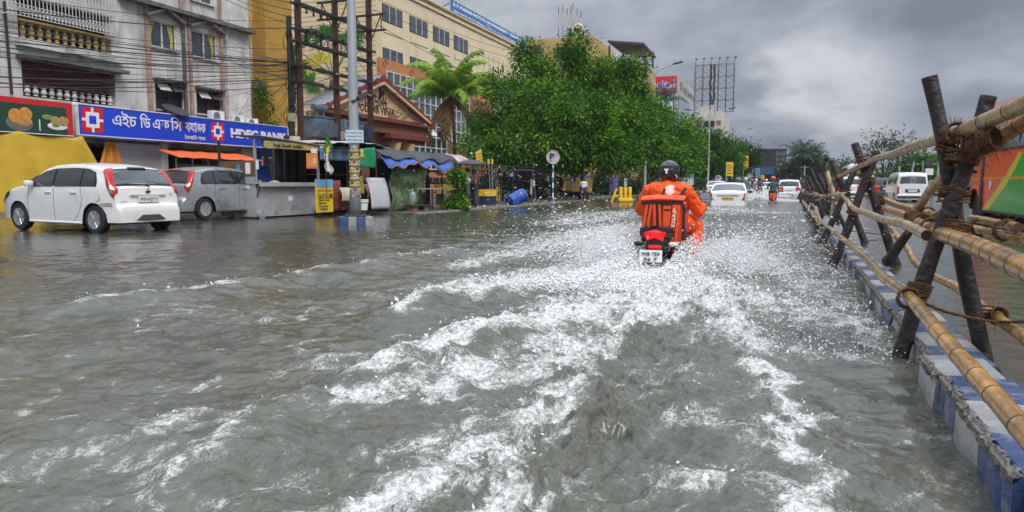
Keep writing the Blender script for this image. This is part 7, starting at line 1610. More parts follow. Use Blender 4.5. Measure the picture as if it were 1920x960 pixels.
def leaves(name, centres, dirs, size, mats, mi, parent, seed=0, wr=.42):
    """pointed folded leaves: 4 verts + midrib, two quads each"""
    r = np.random.default_rng(seed); n = len(centres); d = dirs/np.linalg.norm(dirs, axis=1, keepdims=True)
    rnd = r.normal(size=(n, 3))*.38+np.array([0, 0, 1.0]); side = np.cross(d, rnd); side /= np.linalg.norm(side, axis=1, keepdims=True)+1e-9; up = np.cross(side, d)
    s = size*r.uniform(.6, 1.3, (n, 1)); w = s*wr
    P = np.stack([centres, centres+d*s*.45+side*w*.5+up*s*.06, centres+d*s, centres+d*s*.45-side*w*.5+up*s*.06, centres+d*s*.5-up*s*.05], 1)
    F = np.array([[0, 1, 4], [1, 2, 4], [2, 3, 4], [3, 0, 4]]); F = (np.arange(n)[:, None, None]*5+F).reshape(-1, 3)
    o = np_mesh(name, P.reshape(-1, 3), F, mats, parent, smooth=False)
    o.data.polygons.foreach_set('material_index', np.repeat(mi, 4).astype(np.int32)); o.data.update(); return o
DENS = 13.0; THR = .05
def crown(parent, blobs, sprigs, per, lsize, mats, young=.25, seed=0, spread=.30, droop=.7, base=None, surf=.55):
    r = np.random.default_rng(seed); C = []; D = []; M = []
    for (c, rad) in blobs:
        c = np.array(c); rad = np.array(rad) if hasattr(rad, '__len__') else np.array([rad]*3); k = max(6, int(sprigs*DENS*(rad.prod()**(2/3))))
        v = r.normal(size=(k, 3)); v /= np.linalg.norm(v, axis=1, keepdims=True); rr = surf+(1-surf)*r.random((k, 1))**.8+r.normal(size=(k, 1))*.05
        sc_ = c+v*rad*rr
        fq = 1.05/max(.8, spread/.34); nz = noise3((sc_[:, 0]+.4*sc_[:, 1])*fq, sc_[:, 2]*fq*1.5, seed=seed)+noise3((sc_[:, 1]-.5*sc_[:, 0])*fq, sc_[:, 2]*fq*1.3+9, seed=seed+3)
        keep = nz > THR; sc_, v, rr, nz = sc_[keep], v[keep], rr[keep], nz[keep]; k = len(sc_)
        for j in range(k):
            m = int(per*r.uniform(.6, 1.4)); off = r.normal(size=(m, 3))*spread; C.append(sc_[j]+off); D.append(v[j]*.8+off*1.2/spread*.5+np.array([0, 0, -droop])+r.normal(size=(m, 3))*.3)
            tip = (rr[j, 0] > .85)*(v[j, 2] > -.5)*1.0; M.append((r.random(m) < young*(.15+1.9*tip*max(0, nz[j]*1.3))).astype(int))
    C = np.concatenate(C)-(np.array(base) if base is not None else 0); D = np.concatenate(D); M = np.concatenate(M)
    return leaves('crown', C, D, lsize, mats, M, parent, seed)
def trunk(parent, pts, radii, branches=(), name='trunk'):
    mb = MB(); mb.tube(spline(pts, 14), list(np.interp(np.linspace(0, 1, 14), np.linspace(0, 1, len(radii)), radii)), 12)
    for b, r0, r1 in branches: mb.tube(spline(b, 10), list(np.linspace(r0, r1, 10)), 8)
    return mb.build(name, m_bark, parent, smooth=True)
def px_tree(label, base, blobs_px, D, sprigs=9, per=20, lsize=.26, mats=(m_leaf, m_leafy), young=.3, seed=0, trunk_r=.25, depth=1.0, spread=.34, name='broadleaf_tree', group=None, surf=.55, nb=None, bscale=1.0, ddk=1.0):
    t = thing(name, label, 'tree', base, 0, group); B = Vector(base); bl = []; r = random.Random(seed)
    for px, py, rp, dd in blobs_px:
        dd = dd*ddk; c = AD(px, py, D+dd); rad = rp*(D+dd)/FPX*bscale; bl.append((tuple(c), (rad, rad*depth, rad*.92)))
    cen = sum((Vector(c) for c, _ in bl), Vector())/len(bl); br = []
    for c, rad in bl[:nb or 16]: cv = Vector(c)-B; mid = (cen-B)*.5; fork = Vector((mid.x*.5, mid.y*.5, mid.z*.7)); br.append(([fork, fork.lerp(cv, .5)+Vector((r.uniform(-.3, .3), r.uniform(-.3, .3), .2)), cv], trunk_r*.38, trunk_r*.06))
    trunk(t, [Vector((0, 0, -.3)), (cen-B)*.25, (cen-B)*.5*Vector((1, 1, 1)).x], [trunk_r*1.25, trunk_r, trunk_r*.7], br)
    crown(t, bl, sprigs, per, lsize, list(mats), young, seed, spread=spread, base=tuple(B), surf=surf); return t
b0 = AD(1095, 345, 48); b0.z = 0
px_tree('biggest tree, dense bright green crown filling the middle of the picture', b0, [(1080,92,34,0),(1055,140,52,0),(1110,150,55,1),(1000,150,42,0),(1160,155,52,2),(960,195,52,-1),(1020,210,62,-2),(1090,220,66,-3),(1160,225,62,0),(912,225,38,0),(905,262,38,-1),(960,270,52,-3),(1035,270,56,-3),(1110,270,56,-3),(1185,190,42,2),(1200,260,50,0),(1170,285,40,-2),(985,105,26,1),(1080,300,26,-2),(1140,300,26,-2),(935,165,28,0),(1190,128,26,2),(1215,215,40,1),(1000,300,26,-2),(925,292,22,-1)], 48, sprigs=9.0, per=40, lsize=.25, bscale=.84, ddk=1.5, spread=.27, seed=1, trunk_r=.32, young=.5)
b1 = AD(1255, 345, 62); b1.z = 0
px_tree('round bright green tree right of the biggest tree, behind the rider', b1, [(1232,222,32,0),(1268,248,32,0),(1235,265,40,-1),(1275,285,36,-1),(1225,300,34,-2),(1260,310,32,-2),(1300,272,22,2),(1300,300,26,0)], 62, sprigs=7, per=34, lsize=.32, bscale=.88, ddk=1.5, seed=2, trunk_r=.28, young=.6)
b2 = AD(1330, 345, 88); b2.z = 0
px_tree('spreading green tree beside the second street lamp', b2, [(1310,262,18,0),(1330,285,26,0),(1350,300,24,0),(1375,290,20,1),(1312,305,20,0),(1300,240,14,0),(1345,270,14,0),(1365,312,16,-1)], 88, sprigs=8, per=26, lsize=.42, seed=3, trunk_r=.22, young=.2, spread=.5)
b3 = AD(1392, 345, 120); b3.z = 0
px_tree('dark green tree behind the yellow roadside banners', b3, [(1390,290,17,0),(1405,310,15,0),(1378,308,14,0),(1410,295,10,0)], 120, sprigs=7, per=24, lsize=.5, seed=4, mats=(m_leafd, m_leaf), young=.3, spread=.6)
b4 = AD(1443, 345, 150); b4.z = 0
px_tree('mid green tree under the dark billboard', b4, [(1440,315,17,0),(1425,325,12,0),(1452,322,13,0),(1438,335,12,0)], 150, sprigs=6, per=22, lsize=.55, seed=5, young=.15, spread=.8, mats=(m_leafd, m_leaf))
b5 = AD(1510, 345, 130); b5.z = 0
px_tree('dark hazy tree mass with palms over the far traffic', b5, [(1508,300,18,0),(1490,318,16,0),(1525,315,20,0),(1545,322,16,0),(1500,333,16,0),(1478,330,12,0),(1530,335,16,0),(1508,288,8,0),(1560,330,12,0),(1574,325,12,2)], 130, sprigs=7, per=22, lsize=.5, seed=6, young=.1, spread=.7, mats=(m_leafg, m_leafd))
b6 = AD(1658, 345, 62); b6.z = 0
px_tree('thin sparse tree with airy twigs standing over the second trestle', b6, [(1660,258,14,0),(1640,270,18,0),(1680,270,16,0),(1665,290,20,0),(1625,290,14,0),(1695,280,12,0),(1610,305,14,0),(1650,310,18,0),(1702,258,6,0),(1598,296,8,0),(1685,302,14,0)], 62, sprigs=5.0, per=12, lsize=.28, nb=6, seed=7, young=.1, spread=.45, mats=(m_leafg, m_leafd), trunk_r=.16, surf=.3)
for i, (px, blobs, D, lb) in enumerate([(1705, [(1700,315,22,0),(1722,308,19,0),(1688,325,20,0),(1715,328,22,0),(1670,332,16,0)], 80, 'bushy green tree left of the far hoarding, right side of the road'), (1745, [(1742,320,21,0),(1765,322,20,0),(1728,330,18,0),(1785,318,18,0)], 84, 'low green tree behind the white van, right side of the road'), (1590, [(1585,322,16,0),(1605,328,18,0),(1568,332,14,0),(1630,330,16,0)], 100, 'green tree patch low between the second and third trestles'), (1790, [(1785,325,16,0),(1810,320,16,0),(1835,328,16,0)], 78, 'green tree row hidden behind the nearest trestle and bus')]):
    b = AD(px, 345, D); b.z = 0; px_tree(lb, b, blobs, D, sprigs=8, per=26, lsize=.36, seed=10+i, young=.25, spread=.5, trunk_r=.18, group='trees along the right side of the road')
# vines, leafy post, shrubs
def bush(label, name, cat, blobs, lsize, sprigs, per, mats=(m_leaf, m_leafy), young=.4, seed=0, spread=.12, stem=None, group=None):
    B = Vector(blobs[0][0]); B.z = 0 if stem is None else stem[0][2]; t = thing(name, label, cat, B, 0, group)
    if stem: mb = MB(); mb.tube([Vector(p)-B for p in stem], .02, 6); mb.build('stem', m_bark, t)
    o = crown(t, blobs, sprigs/DENS*3.0, per, lsize, list(mats), young, seed, spread=spread, base=tuple(B), droop=.9, surf=.2); o.name = 'foliage'; return t
XV = -11.9; pv = G(855, 392, 0); 
def vb(px, py, rp, D=28.0): c = AD(px, py, D); return (tuple(c), rp*D/FPX)
bush('bright leafy climber wrapped round a short post before the snack stall', 'leafy_climber', 'plant', [vb(858,328,13),vb(856,345,14),vb(858,362,14),vb(854,380,15),vb(866,352,9),vb(862,388,14),vb(846,384,9),vb(864,322,9)], .13, 600, 12, young=.75, seed=21, spread=.09, stem=[AD(857,392,28), AD(857,325,28)])
bush('green creeper climbing the mustard wall beside the bank', 'creeper', 'plant', [vb(492,185,16,42.5),vb(500,205,18,42.5),vb(508,228,20,42.5),vb(488,165,10,42.5),vb(500,245,16,42.5)], .22, 40, 16, seed=22, spread=.2, young=.3)
bush('green bushes growing behind the stall roof, left of the yellow sign', 'bush', 'bush', [vb(885,278,16,36),vb(870,262,14,37),vb(905,268,16,37),vb(895,295,12,36),(tuple(AD(860,275,37)), .35)], .2, 34, 16, seed=23, spread=.2, young=.45)
# coconut palm
def palm(label, base, top, fl, seed, nf=16, mats=(m_palm, m_palmy, m_palmb), dead=3, width=.75, tr=.12, group=None, nl=42):
    B = Vector(base); T = Vector(top)-B; t = thing('palm_tree', label, 'tree', B, 0, group); r = random.Random(seed); trunk(t, [(0, 0, -.2), T*.5+Vector((.15, .1, 0)), T], [tr*1.3, tr, tr*.85])
    for f in range(nf):
        az = f*2.399+r.uniform(-.2, .2); el = (1.5-1.5*(f/nf)**1.1) if f < nf-dead else r.uniform(-.75, -.35); L_ = fl*r.uniform(.85, 1.1); h = Vector((math.cos(az), math.sin(az), 0)); pts = []
        for k in range(13):
            s_ = k/12; e2 = el-1.35*s_**1.6; 
            pts.append(pts[-1]+(h*math.cos(e2)+Vector((0, 0, math.sin(e2))))*L_/12 if pts else T.copy())
        mb = MB(); mb.tube(pts, [.035*(1-k/13)+.006 for k in range(13)], 5)
        P = spline(pts, nl+2)
        for k in range(3, nl+1):
            s_ = k/nl; d = (P[k+1]-P[k-1]).normalized() if k < nl else (P[k]-P[k-1]).normalized(); sd = d.cross(Vector((0, 0, 1))).normalized(); ll = width*math.sin(min(1, s_*1.25+.12)*PI*.82+.1)*1.15*(fl/3)
            for sg in (-1, 1):
                q = (sd*sg*.85+d*.55+Vector((0, 0, -.35-.5*r.random()*(1+.8*(f >= nf-dead))))).normalized(); a = P[k]; w = .05*(fl/3); tip = a+q*ll*r.uniform(.8, 1.1)+Vector((0, 0, -.12*ll)); mid = a+q*ll*.55
                mb.add([a-d*w*.6, a+d*w*.6, mid+d*w, tip, mid-d*w], [(0, 1, 2, 4), (4, 2, 3)])
        mt = mats[2] if f >= nf-dead else (mats[1] if r.random() < .15 else mats[0]); mb.build('frond', mt, t)
    return t
pb = AD(850, 345, 50); pb.z = 0
palm('tall coconut palm with yellowing fronds before the cream college', pb, AD(845, 180, 50), 3.9, 5, nf=24, dead=4)
for i, (px, D, ty_, lb) in enumerate([(1238, 105, 190, 'small dark palm rising beside the digital building'), (1500, 126, 292, 'far grey palm left of the tree mass'), (1521, 128, 298, 'far grey palm in the middle of the tree mass')]):
    b = AD(px, 345, D); b.z = 0; palm(lb, b, AD(px, ty_, D), 4.2, 30+i, nf=12, dead=1, mats=(m_leafg, m_leafg, m_leafd), nl=20, width=.8)
# fan palm behind the power structure
fb = AD(610, 345, 36); fb.z = 0
t = thing('fan_palm', 'fan palm with broad pleated leaves behind the power structure', 'tree', fb); r = random.Random(9); trunk(t, [(0, 0, -.2), (0, 0, 2.8), AD(625, 150, 36)-fb], [.2, .17, .15])
for (px, py, rp, dd) in [(612,72,40,0),(585,70,30,.3),(655,78,34,.4),(600,122,36,0),(575,128,26,.3),(590,155,30,-.2),(655,140,22,.2),(625,165,28,0),(560,95,20,.2),(668,65,22,.4)]:
    c = AD(px, py, 36+dd)-fb; root_ = AD(625, 145, 36)-fb; R = rp*36/FPX; d = (c-root_).normalized() if (c-root_).length > .1 else Vector((0, 0, 1)); side = d.cross(Vector((.3, -1, .1))).normalized(); mb = MB(); mb.tube([root_, c], [.03, .015], 5)
    for k in range(29):
        a = (k/28-.5)*3.8; q = (d*math.cos(a)+side*math.sin(a)).normalized(); n_ = d.cross(side); l_ = R*r.uniform(.85, 1.1); w = q.cross(n_)*R*.045; mid = c+q*l_*.6; mb.add([c, mid+w, c+q*l_+Vector((0, 0, -.22*R)), mid-w], [(0, 1, 3), (1, 2, 3)])
    mb.build('frond', m_fan if r.random() < .8 else m_palmy, t)

# ============================================================ far buildings, hoardings, lamps
m_bglass = pm('blue_facade_glass', (.07, .18, .26), rough=.08, var=.35, scale=.3, coat=.5); m_bgrey = pm('pale_grey_cladding', (.44, .43, .40), rough=.6, var=.08, scale=.3); m_offw = pm('offwhite_render', (.55, .52, .44), rough=.8, var=.15, scale=.4, dirt=(.3, .27, .22), dirtamt=.3, dscale=.3)
X1 = -21.0; y0, y1 = Yx(1267, X1), Yx(1301, X1); H1 = Zx(1267, 136, X1)
t = thing('office_building', 'grey office block with blue glass, a red digital sign and white lettering', 'building', (X1, y0, 0)); ob_ = t
mb = MB(); mb.bb((X1-22, y0, 0), (X1, y1, H1)); mb.build('wall', m_bgrey, t, world=True)
zg = Zx(1267, 170, X1)
mb = MB(); mb.bb((X1-12, y0-.1, 2), (X1-.6, y0, zg)); mb.bb((X1, y0+1, 2), (X1+.1, y0+(y1-y0)*.62, zg-.3)); mb.bb((X1, y0+(y1-y0)*.7, 2), (X1+.1, y1-2, zg-5)); mb.build('glass_front', m_bglass, t, world=True)
mb = MB()
for i in range(5): z = zg-3.4*i-.2; mb.bb((X1-12, y0-.16, z), (X1-.6, y0-.1, z+.18)); mb.bb((X1+.1, y0+1, z), (X1+.16, y0+(y1-y0)*.62, z+.18))
for i in range(6): mb.bb((X1-12+i*2.2, y0-.17, 2), (X1-11.9+i*2.2, y0-.1, zg))
mb.build('mullions', m_winw, t, world=True)
q = MB(); zr0, zr1 = H1-3.4, H1-.2; q.bb((X1-6.0, y0-.25, zr0), (X1-.2, y0-.05, zr1)); rp_ = q.build('red_sign', m_signred, t, world=True)
text('sign_lettering', 'digital', 2.4, pm('sign_violet', (.45, .42, .80), rough=.5), rp_, (X1-5.8, y0-.27, zr0+.9), (PI/2, 0, 0), width=5.3, world=True, bold=.05)
text('sign_lettering', 'SiS', 2.8, m_signw, t, (X1-4.6, y0-.12, zr0-2.6), (PI/2, 0, 0), width=3.8, world=True, bold=.06)
rtxt('sign_lettering', 'ICTCAMPUS', 1.7, m_grey, t, X1+.12, y0+(y1-y0)*.25, H1-2.6, width=(y1-y0)*.6); rtxt('sign_lettering', 'SiS', 2.2, m_grey, t, X1+.12, y0+(y1-y0)*.1, zg+.9)
D2 = 150
def boxpx(pxa, pxb, pyt, D, depth, mat, name, parent, rz=0.0):
    a, b = AD(pxa, 345, D), AD(pxb, 345, D); z = AD(pxa, pyt, D).z; mb = MB(); mb.bb((min(a.x, b.x), a.y, 0), (max(a.x, b.x), a.y+depth, z)); return mb.build(name, mat, parent, world=True), a, b, z
t = thing('apartment_building', 'off white flats with small balconies under the bare steel hoarding frame', 'building', AD(1330, 345, D2)); t.location.z = 0
o, a, b, z = boxpx(1299, 1356, 216, D2, 14, m_offw, 'wall', t); mb = MB(); mb.bb((a.x+1, a.y+1, z), (a.x+3.4, a.y+4, z+1.6)); mb.bb((a.x+4, a.y+.2, z), (b.x, a.y+.4, z+.6)); mb.build('parapet', m_offw, t, world=True)
nm = 0
for r_ in range(5):
    for c_ in range(4):
        x0 = a.x+.6+c_*(b.x-a.x-1)/4; zz_ = z-2.6-3.0*r_
        if zz_ < 1: continue
        f = MB(); f.bb((x0, a.y-.06, zz_), (x0+1.0, a.y+.02, zz_+1.3)); wv = f.build('window', m_dark if (r_+c_) % 3 else m_brick, t, world=True)
        if c_ == 3: g = MB(); g.bb((x0-.2, a.y-.9, zz_-.5), (x0+1.4, a.y-.05, zz_+.2)); g.build('balcony', m_offw, wv, world=True)
mb = MB(); mb.bb((b.x-.02, a.y+1, z-8), (b.x+.5, a.y+12, z-7.7)); mb.bb((b.x, a.y+1, z-5), (b.x+.5, a.y+12, z-4.7)); mb.build('ledge', m_ledge, t, world=True)
t = thing('roof_hoarding', 'bare lattice steel hoarding frame standing on the flat roof', 'hoarding', AD(1335, 216, D2)); D3 = D2+3
hx0, hx1 = AD(1298, 345, D3), AD(1372, 345, D3); hz0, hz1 = AD(1300, 212, D3).z, AD(1300, 126, D3).z; hy = hx0.y
for row in range(9):
    z = hz0+(hz1-hz0)*row/8; mb = MB()
    mb.beam((hx0.x, hy, z), (hx1.x, hy, z), .07); mb.beam((hx0.x, hy+1.6, z), (hx1.x, hy+1.6, z), .07); mb.build('rail', m_galv if row % 2 else m_grey, t, world=True)
for c_ in range(6):
    x = hx0.x+(hx1.x-hx0.x)*c_/5; mb = MB()
    for dy in (0, 1.6): mb.beam((x, hy+dy, hz0), (x, hy+dy, hz1), .10)
    for row in range(8): za, zb2 = hz0+(hz1-hz0)*row/8, hz0+(hz1-hz0)*(row+1)/8; mb.beam((x, hy, za), (x, hy+1.6, zb2), .05); mb.beam((x, hy, zb2), (x+ (hx1.x-hx0.x)/5*(c_ < 5), hy, za), .05)
    mb.tube([(x, hy, hz1), (x+.3, hy-.4, hz1+1.1)], .05, 5); mb.box((x+.3, hy-.5, hz1+1.15), (.5, .3, .2)); mb.build('column', m_grey, t, world=True)
mb = MB(); rq = random.Random(3)
for k in (0.42, .50): x = hx0.x+(hx1.x-hx0.x)*k; mb.tube([(x+rq.uniform(-.15, .15), hy-.1, hz1-(hz1-hz0)*.85*i/12) for i in range(13)], [.16+.1*rq.random() for _ in range(13)], 6)
mb.build('torn_vinyl', m_blks, t, world=True)
t = thing('billboard', 'large dark billboard on posts over the far road, right third bare frame', 'billboard', AD(1445, 345, 140)); t.location.z = 0
D4 = 140; a, b = AD(1417, 345, D4), AD(1472, 345, D4); z0, z1 = AD(1417, 312, D4).z, AD(1417, 282, D4).z
mb = MB(); mb.bb((a.x, a.y, z0), (a.x+(b.x-a.x)*.66, a.y+.5, z1)); mb.build('dark_panel', pm('dark_panel', (.02, .022, .03), rough=.6), t, world=True)
mb = MB(); mb.bb((a.x+(b.x-a.x)*.66, a.y+.2, z0+.4), (b.x, a.y+.4, z1)); mb.build('pale_panel', pm('pale_panel', (.28, .30, .33), rough=.6), t, world=True)
mb = MB(); mb.bb((a.x-.2, a.y-.1, z1), (b.x+.2, a.y+.8, z1+.25)); mb.bb((a.x-.2, a.y-.1, z0-.3), (b.x, a.y+.9, z0))
for k in (.66, .77, .88, 1): x = a.x+(b.x-a.x)*k; mb.bb((x-.06, a.y-.02, z0), (x+.06, a.y+.2, z1))
for k in (.33, .66): z = z0+(z1-z0)*k; mb.bb((a.x+(b.x-a.x)*.66, a.y-.01, z-.05), (b.x, a.y+.2, z+.05))
mb.build('frame', m_grey, t, world=True); mb = MB(); mb.bb((a.x+1, a.y, 0), (a.x+1.5, a.y+.5, z0)); mb.bb((a.x+.3, a.y-.3, z0-1.5), (b.x*.6+a.x*.4, a.y, z0-.3)); mb.build('post', pm('blue_steel', (.03, .10, .25), rough=.5), t, world=True)
for i, (pxa, pxb, pyt, D, mt, lb) in enumerate([(1136, 1200, 120, 95, m_must, 'ochre building topped by an open roof shelter behind the biggest tree'), (1393, 1412, 281, 170, m_offw, 'narrow brown and grey building just left of the billboard'), (1412, 1420, 292, 190, m_bgrey, 'small pale building at the billboard edge'), (985, 1120, 80, 96, m_must, 'orange yellow building peeping over the biggest tree by the antennas')]):
    t = thing('building', lb, 'building', AD((pxa+pxb)/2, 345, D)); t.location.z = 0; o, a, b, z = boxpx(pxa, pxb, pyt, D, 12, mt, 'wall', t)
    for r_ in range(3):
        for c_ in range(3): x0 = a.x+(b.x-a.x)*(.12+.3*c_); g = MB(); g.bb((x0, a.y-.05, z-2.5-3*r_), (x0+(b.x-a.x)*.16, a.y+.02, z-1.2-3*r_)); g.build('window', m_wing, t, world=True)
    if i == 0:
        zt_ = AD(1136, 84, D).z; mb = MB(); mb.prism([(a.x, a.y, zt_), (b.x+.5, a.y+.0, zt_-.6), (b.x+.8, a.y+7, zt_-1.2), (a.x+.5, a.y+7, zt_-.4)], (0, 0, .25)); mb.build('shelter_roof', m_grey, t, world=True)
        mb = MB()
        for x, y in ((a.x+.2, a.y+.2), (b.x+.3, a.y+.2), (b.x+.5, a.y+6.5), (a.x+.6, a.y+6.5)): mb.bb((x-.1, y-.1, z), (x+.1, y+.1, zt_-.4))
        mb.build('shelter_post', m_blks, t, world=True)
# antennas on the roof behind the tree
for i, (px, py0, py1) in enumerate([(1044, 55, 20), (1052, 52, 16), (1060, 55, 22), (1067, 56, 19), (1071, 50, 12), (1079, 56, 22), (1086, 58, 27)]):
    lb = ['mast antenna farthest left on the roof over the biggest tree', 'second roof antenna from the left, thick white panel', 'third roof antenna from the left', 'middle roof antenna of the cluster', 'tallest roof antenna with a thin spike', 'roof antenna second from the right', 'roof antenna nearest the round logo disc'][i]
    p0, p1 = AD(px, 90, 96), AD(px, py1, 96); p0.y += .8; p1.y += .8; t = thing('antenna', lb, 'antenna', p0, 0, 'mobile antennas on the roof'); mb = MB(); mb.tube([p0, p1+Vector((0, 0, .6))], .05, 5); mb.build('mast', m_grey, t, world=True); mb = MB(); mb.box((p1.x, p1.y-.2, (p1.z+AD(px, py0, 96).z)/2), (.24, .14, (p1.z-AD(px, py0, 96).z)*.72), bev=.04); mb.build('panel', m_bgrey, t, world=True)
t = thing('logo_disc', 'round roof sign ring with a grey logo near the antennas', 'sign', AD(1084, 56, 95)); c = AD(1084, 56, 95); mb = MB(); mb.cyl((0, 0, 0), .68, .2, 28, 'y'); mb.build('disc', m_bgrey, t, smooth=40); mb = MB(); mb.tube([(.7*math.cos(a), -.1, .7*math.sin(a)) for a in [i*PI/14 for i in range(29)]], .09, 6); mb.build('ring', m_signw, t); mb = MB(); mb.box((0, -.12, .1), (.6, .05, .14)); mb.box((-.05, -.12, -.18), (.4, .05, .14)); mb.beam((0, 0, -.7), (0, 0, -2.6), .12); mb.build('logo', m_grey, t)
# double arm street lamps down the kerb
def streetlamp(px, py, D, label, k):
    T = AD(px, py, D); t = thing('street_lamp', label, 'street lamp', (T.x, T.y, -.1), 0, 'double armed street lamps along the road'); h = T.z+.1; mb = MB(); mb.lathe([(.13, 0), (.12, 1), (.10, 1.1), (.06, h)], (0, 0, 0), 10); mb.build('pole', m_galv, t, smooth=40)
    mb = MB(); mb.tube([(0, 0, h), (0, 0, h+.7)], .03, 6); mb.lathe([(.02, 0), (.09, .1), (.03, .35), (.01, .5)], (0, 0, h+.5), 8); mb.build('finial', m_grey, t)
    for s in (-1, 1):
        mb = MB(); mb.tube(spline([(0, 0, h-.9), (s*.5, 0, h-.25), (s*1.3, 0, h+.25), (s*2.1, 0, h+.5)], 12), .04, 6); mb.tube(spline([(0, 0, h-.1), (s*.45, 0, h-.7), (s*.85, 0, h-1.2)], 8), .03, 6); a_ = mb.build('arm', m_galv, t, smooth=True); mb = MB(); mb.box((s*2.35, 0, h+.56), (.75, .26, .12), Matrix.Rotation(-s*.2, 3, 'Y'), bev=.04); mb.build('lamp_head', m_grey, t)
streetlamp(1213, 135, 57, 'nearest double armed street lamp, rising out of the tree right of centre', 0); streetlamp(1331, 214, 82, 'second double armed street lamp beside the spreading tree', 1); streetlamp(1374, 250, 110, 'third double armed street lamp by the yellow banner', 2); streetlamp(1399, 270, 138, 'farthest double armed street lamp left of the billboard', 3)
for i, (px, pyt, D, lb) in enumerate([(1509, 308, 95, 'pale pole with wires before the hazy trees'), (1712, 300, 70, 'leaning pole right of the thin sparse tree'), (1688, 285, 75, 'slim pole behind the thin sparse tree'), (1731, 300, 78, 'slim pole just left of the far hoarding'), (1760, 300, 74, 'slim pole right of the far hoarding')]):
    T = AD(px, pyt, D); t = thing('utility_pole', lb, 'pole', (T.x, T.y, -.1)); mb = MB(); mb.tube([(-.3 if i == 1 else 0, 0, 0), (.1 if i == 1 else 0, 0, T.z)], [.13, .07], 8); mb.beam((-.5, 0, T.z-.3), (.5, 0, T.z-.3), .05); mb.build('pole', m_galv, t)
t = thing('hoarding', 'small dark and white hoarding on posts at the right far side', 'hoarding', AD(1741, 345, 76)); t.location.z = 0; a, b = AD(1734, 345, 76), AD(1748, 345, 76); mb = MB(); mb.bb((a.x, a.y, AD(1741, 308, 76).z), (b.x, a.y+.2, AD(1741, 300, 76).z)); mb.build('dark_panel', m_grey, t, world=True); mb = MB(); mb.bb((a.x, a.y, AD(1741, 328, 76).z), (b.x, a.y+.2, AD(1741, 316, 76).z)); mb.build('white_panel', m_signw, t, world=True); mb = MB(); mb.tube([(a.x+.4, a.y+.1, 0), (a.x+.4, a.y+.1, AD(1741, 302, 76).z)], .06, 6); mb.build('post', m_grey, t, world=True)
# yellow banners by the kerb
for i, (pxa, pxb, pyt, pyb, D, mt, lb) in enumerate([(1361, 1374, 304, 330, 60, m_py, 'larger yellow banner on a lamp post left of the traffic'), (1393, 1402, 292, 316, 105, m_py, 'tall narrow yellow banner by the far buildings'), (1426, 1433, 328, 337, 80, m_py, 'tiny yellow board above the motorcycles'), (1416, 1424, 315, 333, 90, m_pb, 'small blue board under the billboard')]):
    a, b = AD(pxa, 345, D), AD(pxb, 345, D); t = thing('banner', lb, 'banner', (a.x, a.y, -.1)); z0, z1 = AD(pxa, pyb, D).z, AD(pxa, pyt, D).z; mb = MB(); mb.bb((a.x, a.y, z0), (b.x, a.y+.08, z1)); mb.build('panel', mt, t, world=True); mb = MB(); mb.tube([(a.x, a.y+.1, 0), (a.x, a.y+.1, z1)], .05, 6); mb.build('post', m_galv, t, world=True)
    mb = MB()
    for k in range(4): z = z0+(z1-z0)*(.15+.2*k); mb.bb((a.x+(b.x-a.x)*.15, a.y-.01, z), (a.x+(b.x-a.x)*(.85-.1*(k % 2)), a.y, z+(z1-z0)*.05))
    mb.build('print_lines', m_grey, t, world=True)
t = thing('signal_cabinet', 'small blue and white board on a pole right of the rider', 'sign', (-8.7, Yx(1291, -8.7)-1, 0)); y = Yx(1291, -8.7)-1; mb = MB(); mb.bb((-9.25, y, .9), (-8.15, y+.1, 2.0)); mb.build('white_panel', m_signw, t, world=True); mb = MB(); mb.bb((-9.25, y-.01, 1.6), (-8.15, y, 2.0)); mb.build('blue_panel', m_pb, t, world=True)

# ============================================================ the dark strip under the trees
XF_ = -13.4
def fence(pxa, pxb, X, h, label, n):
    y0, y1 = Yx(pxa, X), Yx(pxb, X); t = thing('mesh_fence', label, 'fence', (X, y0, 0)); 
    for i in range(n+1): q = MB(); y = y0+(y1-y0)*i/n; q.tube([(X, y, 0), (X, y, h)], .03, 6); q.build('post', m_blks, t, world=True)
    for z in (.6, h): q = MB(); q.tube([(X, y0, z), (X, y1, z)], .022, 6); q.build('rail', m_blks, t, world=True)
    q = MB(); m_ = int((y1-y0)/.25)
    for i in range(m_): y = y0+(y1-y0)*i/m_; q.tube([(X, y, .05), (X, y+h*.5, h)], .006, 3, cap=False); q.tube([(X, y+h*.5, .05), (X, y, h)], .006, 3, cap=False)
    q.build('wire_mesh', m_blks, t, world=True)
fence(903, 1100, XF_, 1.9, 'dark wire mesh fence on posts in the shade under the biggest tree', 9)
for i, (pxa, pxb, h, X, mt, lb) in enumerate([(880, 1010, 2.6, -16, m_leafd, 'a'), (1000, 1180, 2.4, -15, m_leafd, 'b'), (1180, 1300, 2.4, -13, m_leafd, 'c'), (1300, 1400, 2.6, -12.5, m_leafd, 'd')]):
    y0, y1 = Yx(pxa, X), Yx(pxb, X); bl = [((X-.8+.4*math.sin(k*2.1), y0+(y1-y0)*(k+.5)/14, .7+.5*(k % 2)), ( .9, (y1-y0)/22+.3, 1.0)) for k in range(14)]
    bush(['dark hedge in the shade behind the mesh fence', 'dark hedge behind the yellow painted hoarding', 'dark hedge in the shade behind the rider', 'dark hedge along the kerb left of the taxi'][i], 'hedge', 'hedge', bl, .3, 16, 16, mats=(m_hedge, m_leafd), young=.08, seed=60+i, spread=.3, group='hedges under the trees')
t = thing('painted_hoarding', 'tilted yellow hoarding with black text and a small picture under the biggest tree', 'hoarding', XP(1090, 372, -12.6)); hy0, hy1 = Yx(1056, -12.6), Yx(1112, -12.6); q = MB(); q.prism([(-12.6, hy0, .62), (-12.6, hy1-.4, .42), (-12.6, hy1, 1.36), (-12.6, hy0+.5, 1.42)], (-.05, 0, 0)); q.build('panel', m_py, t, world=True)
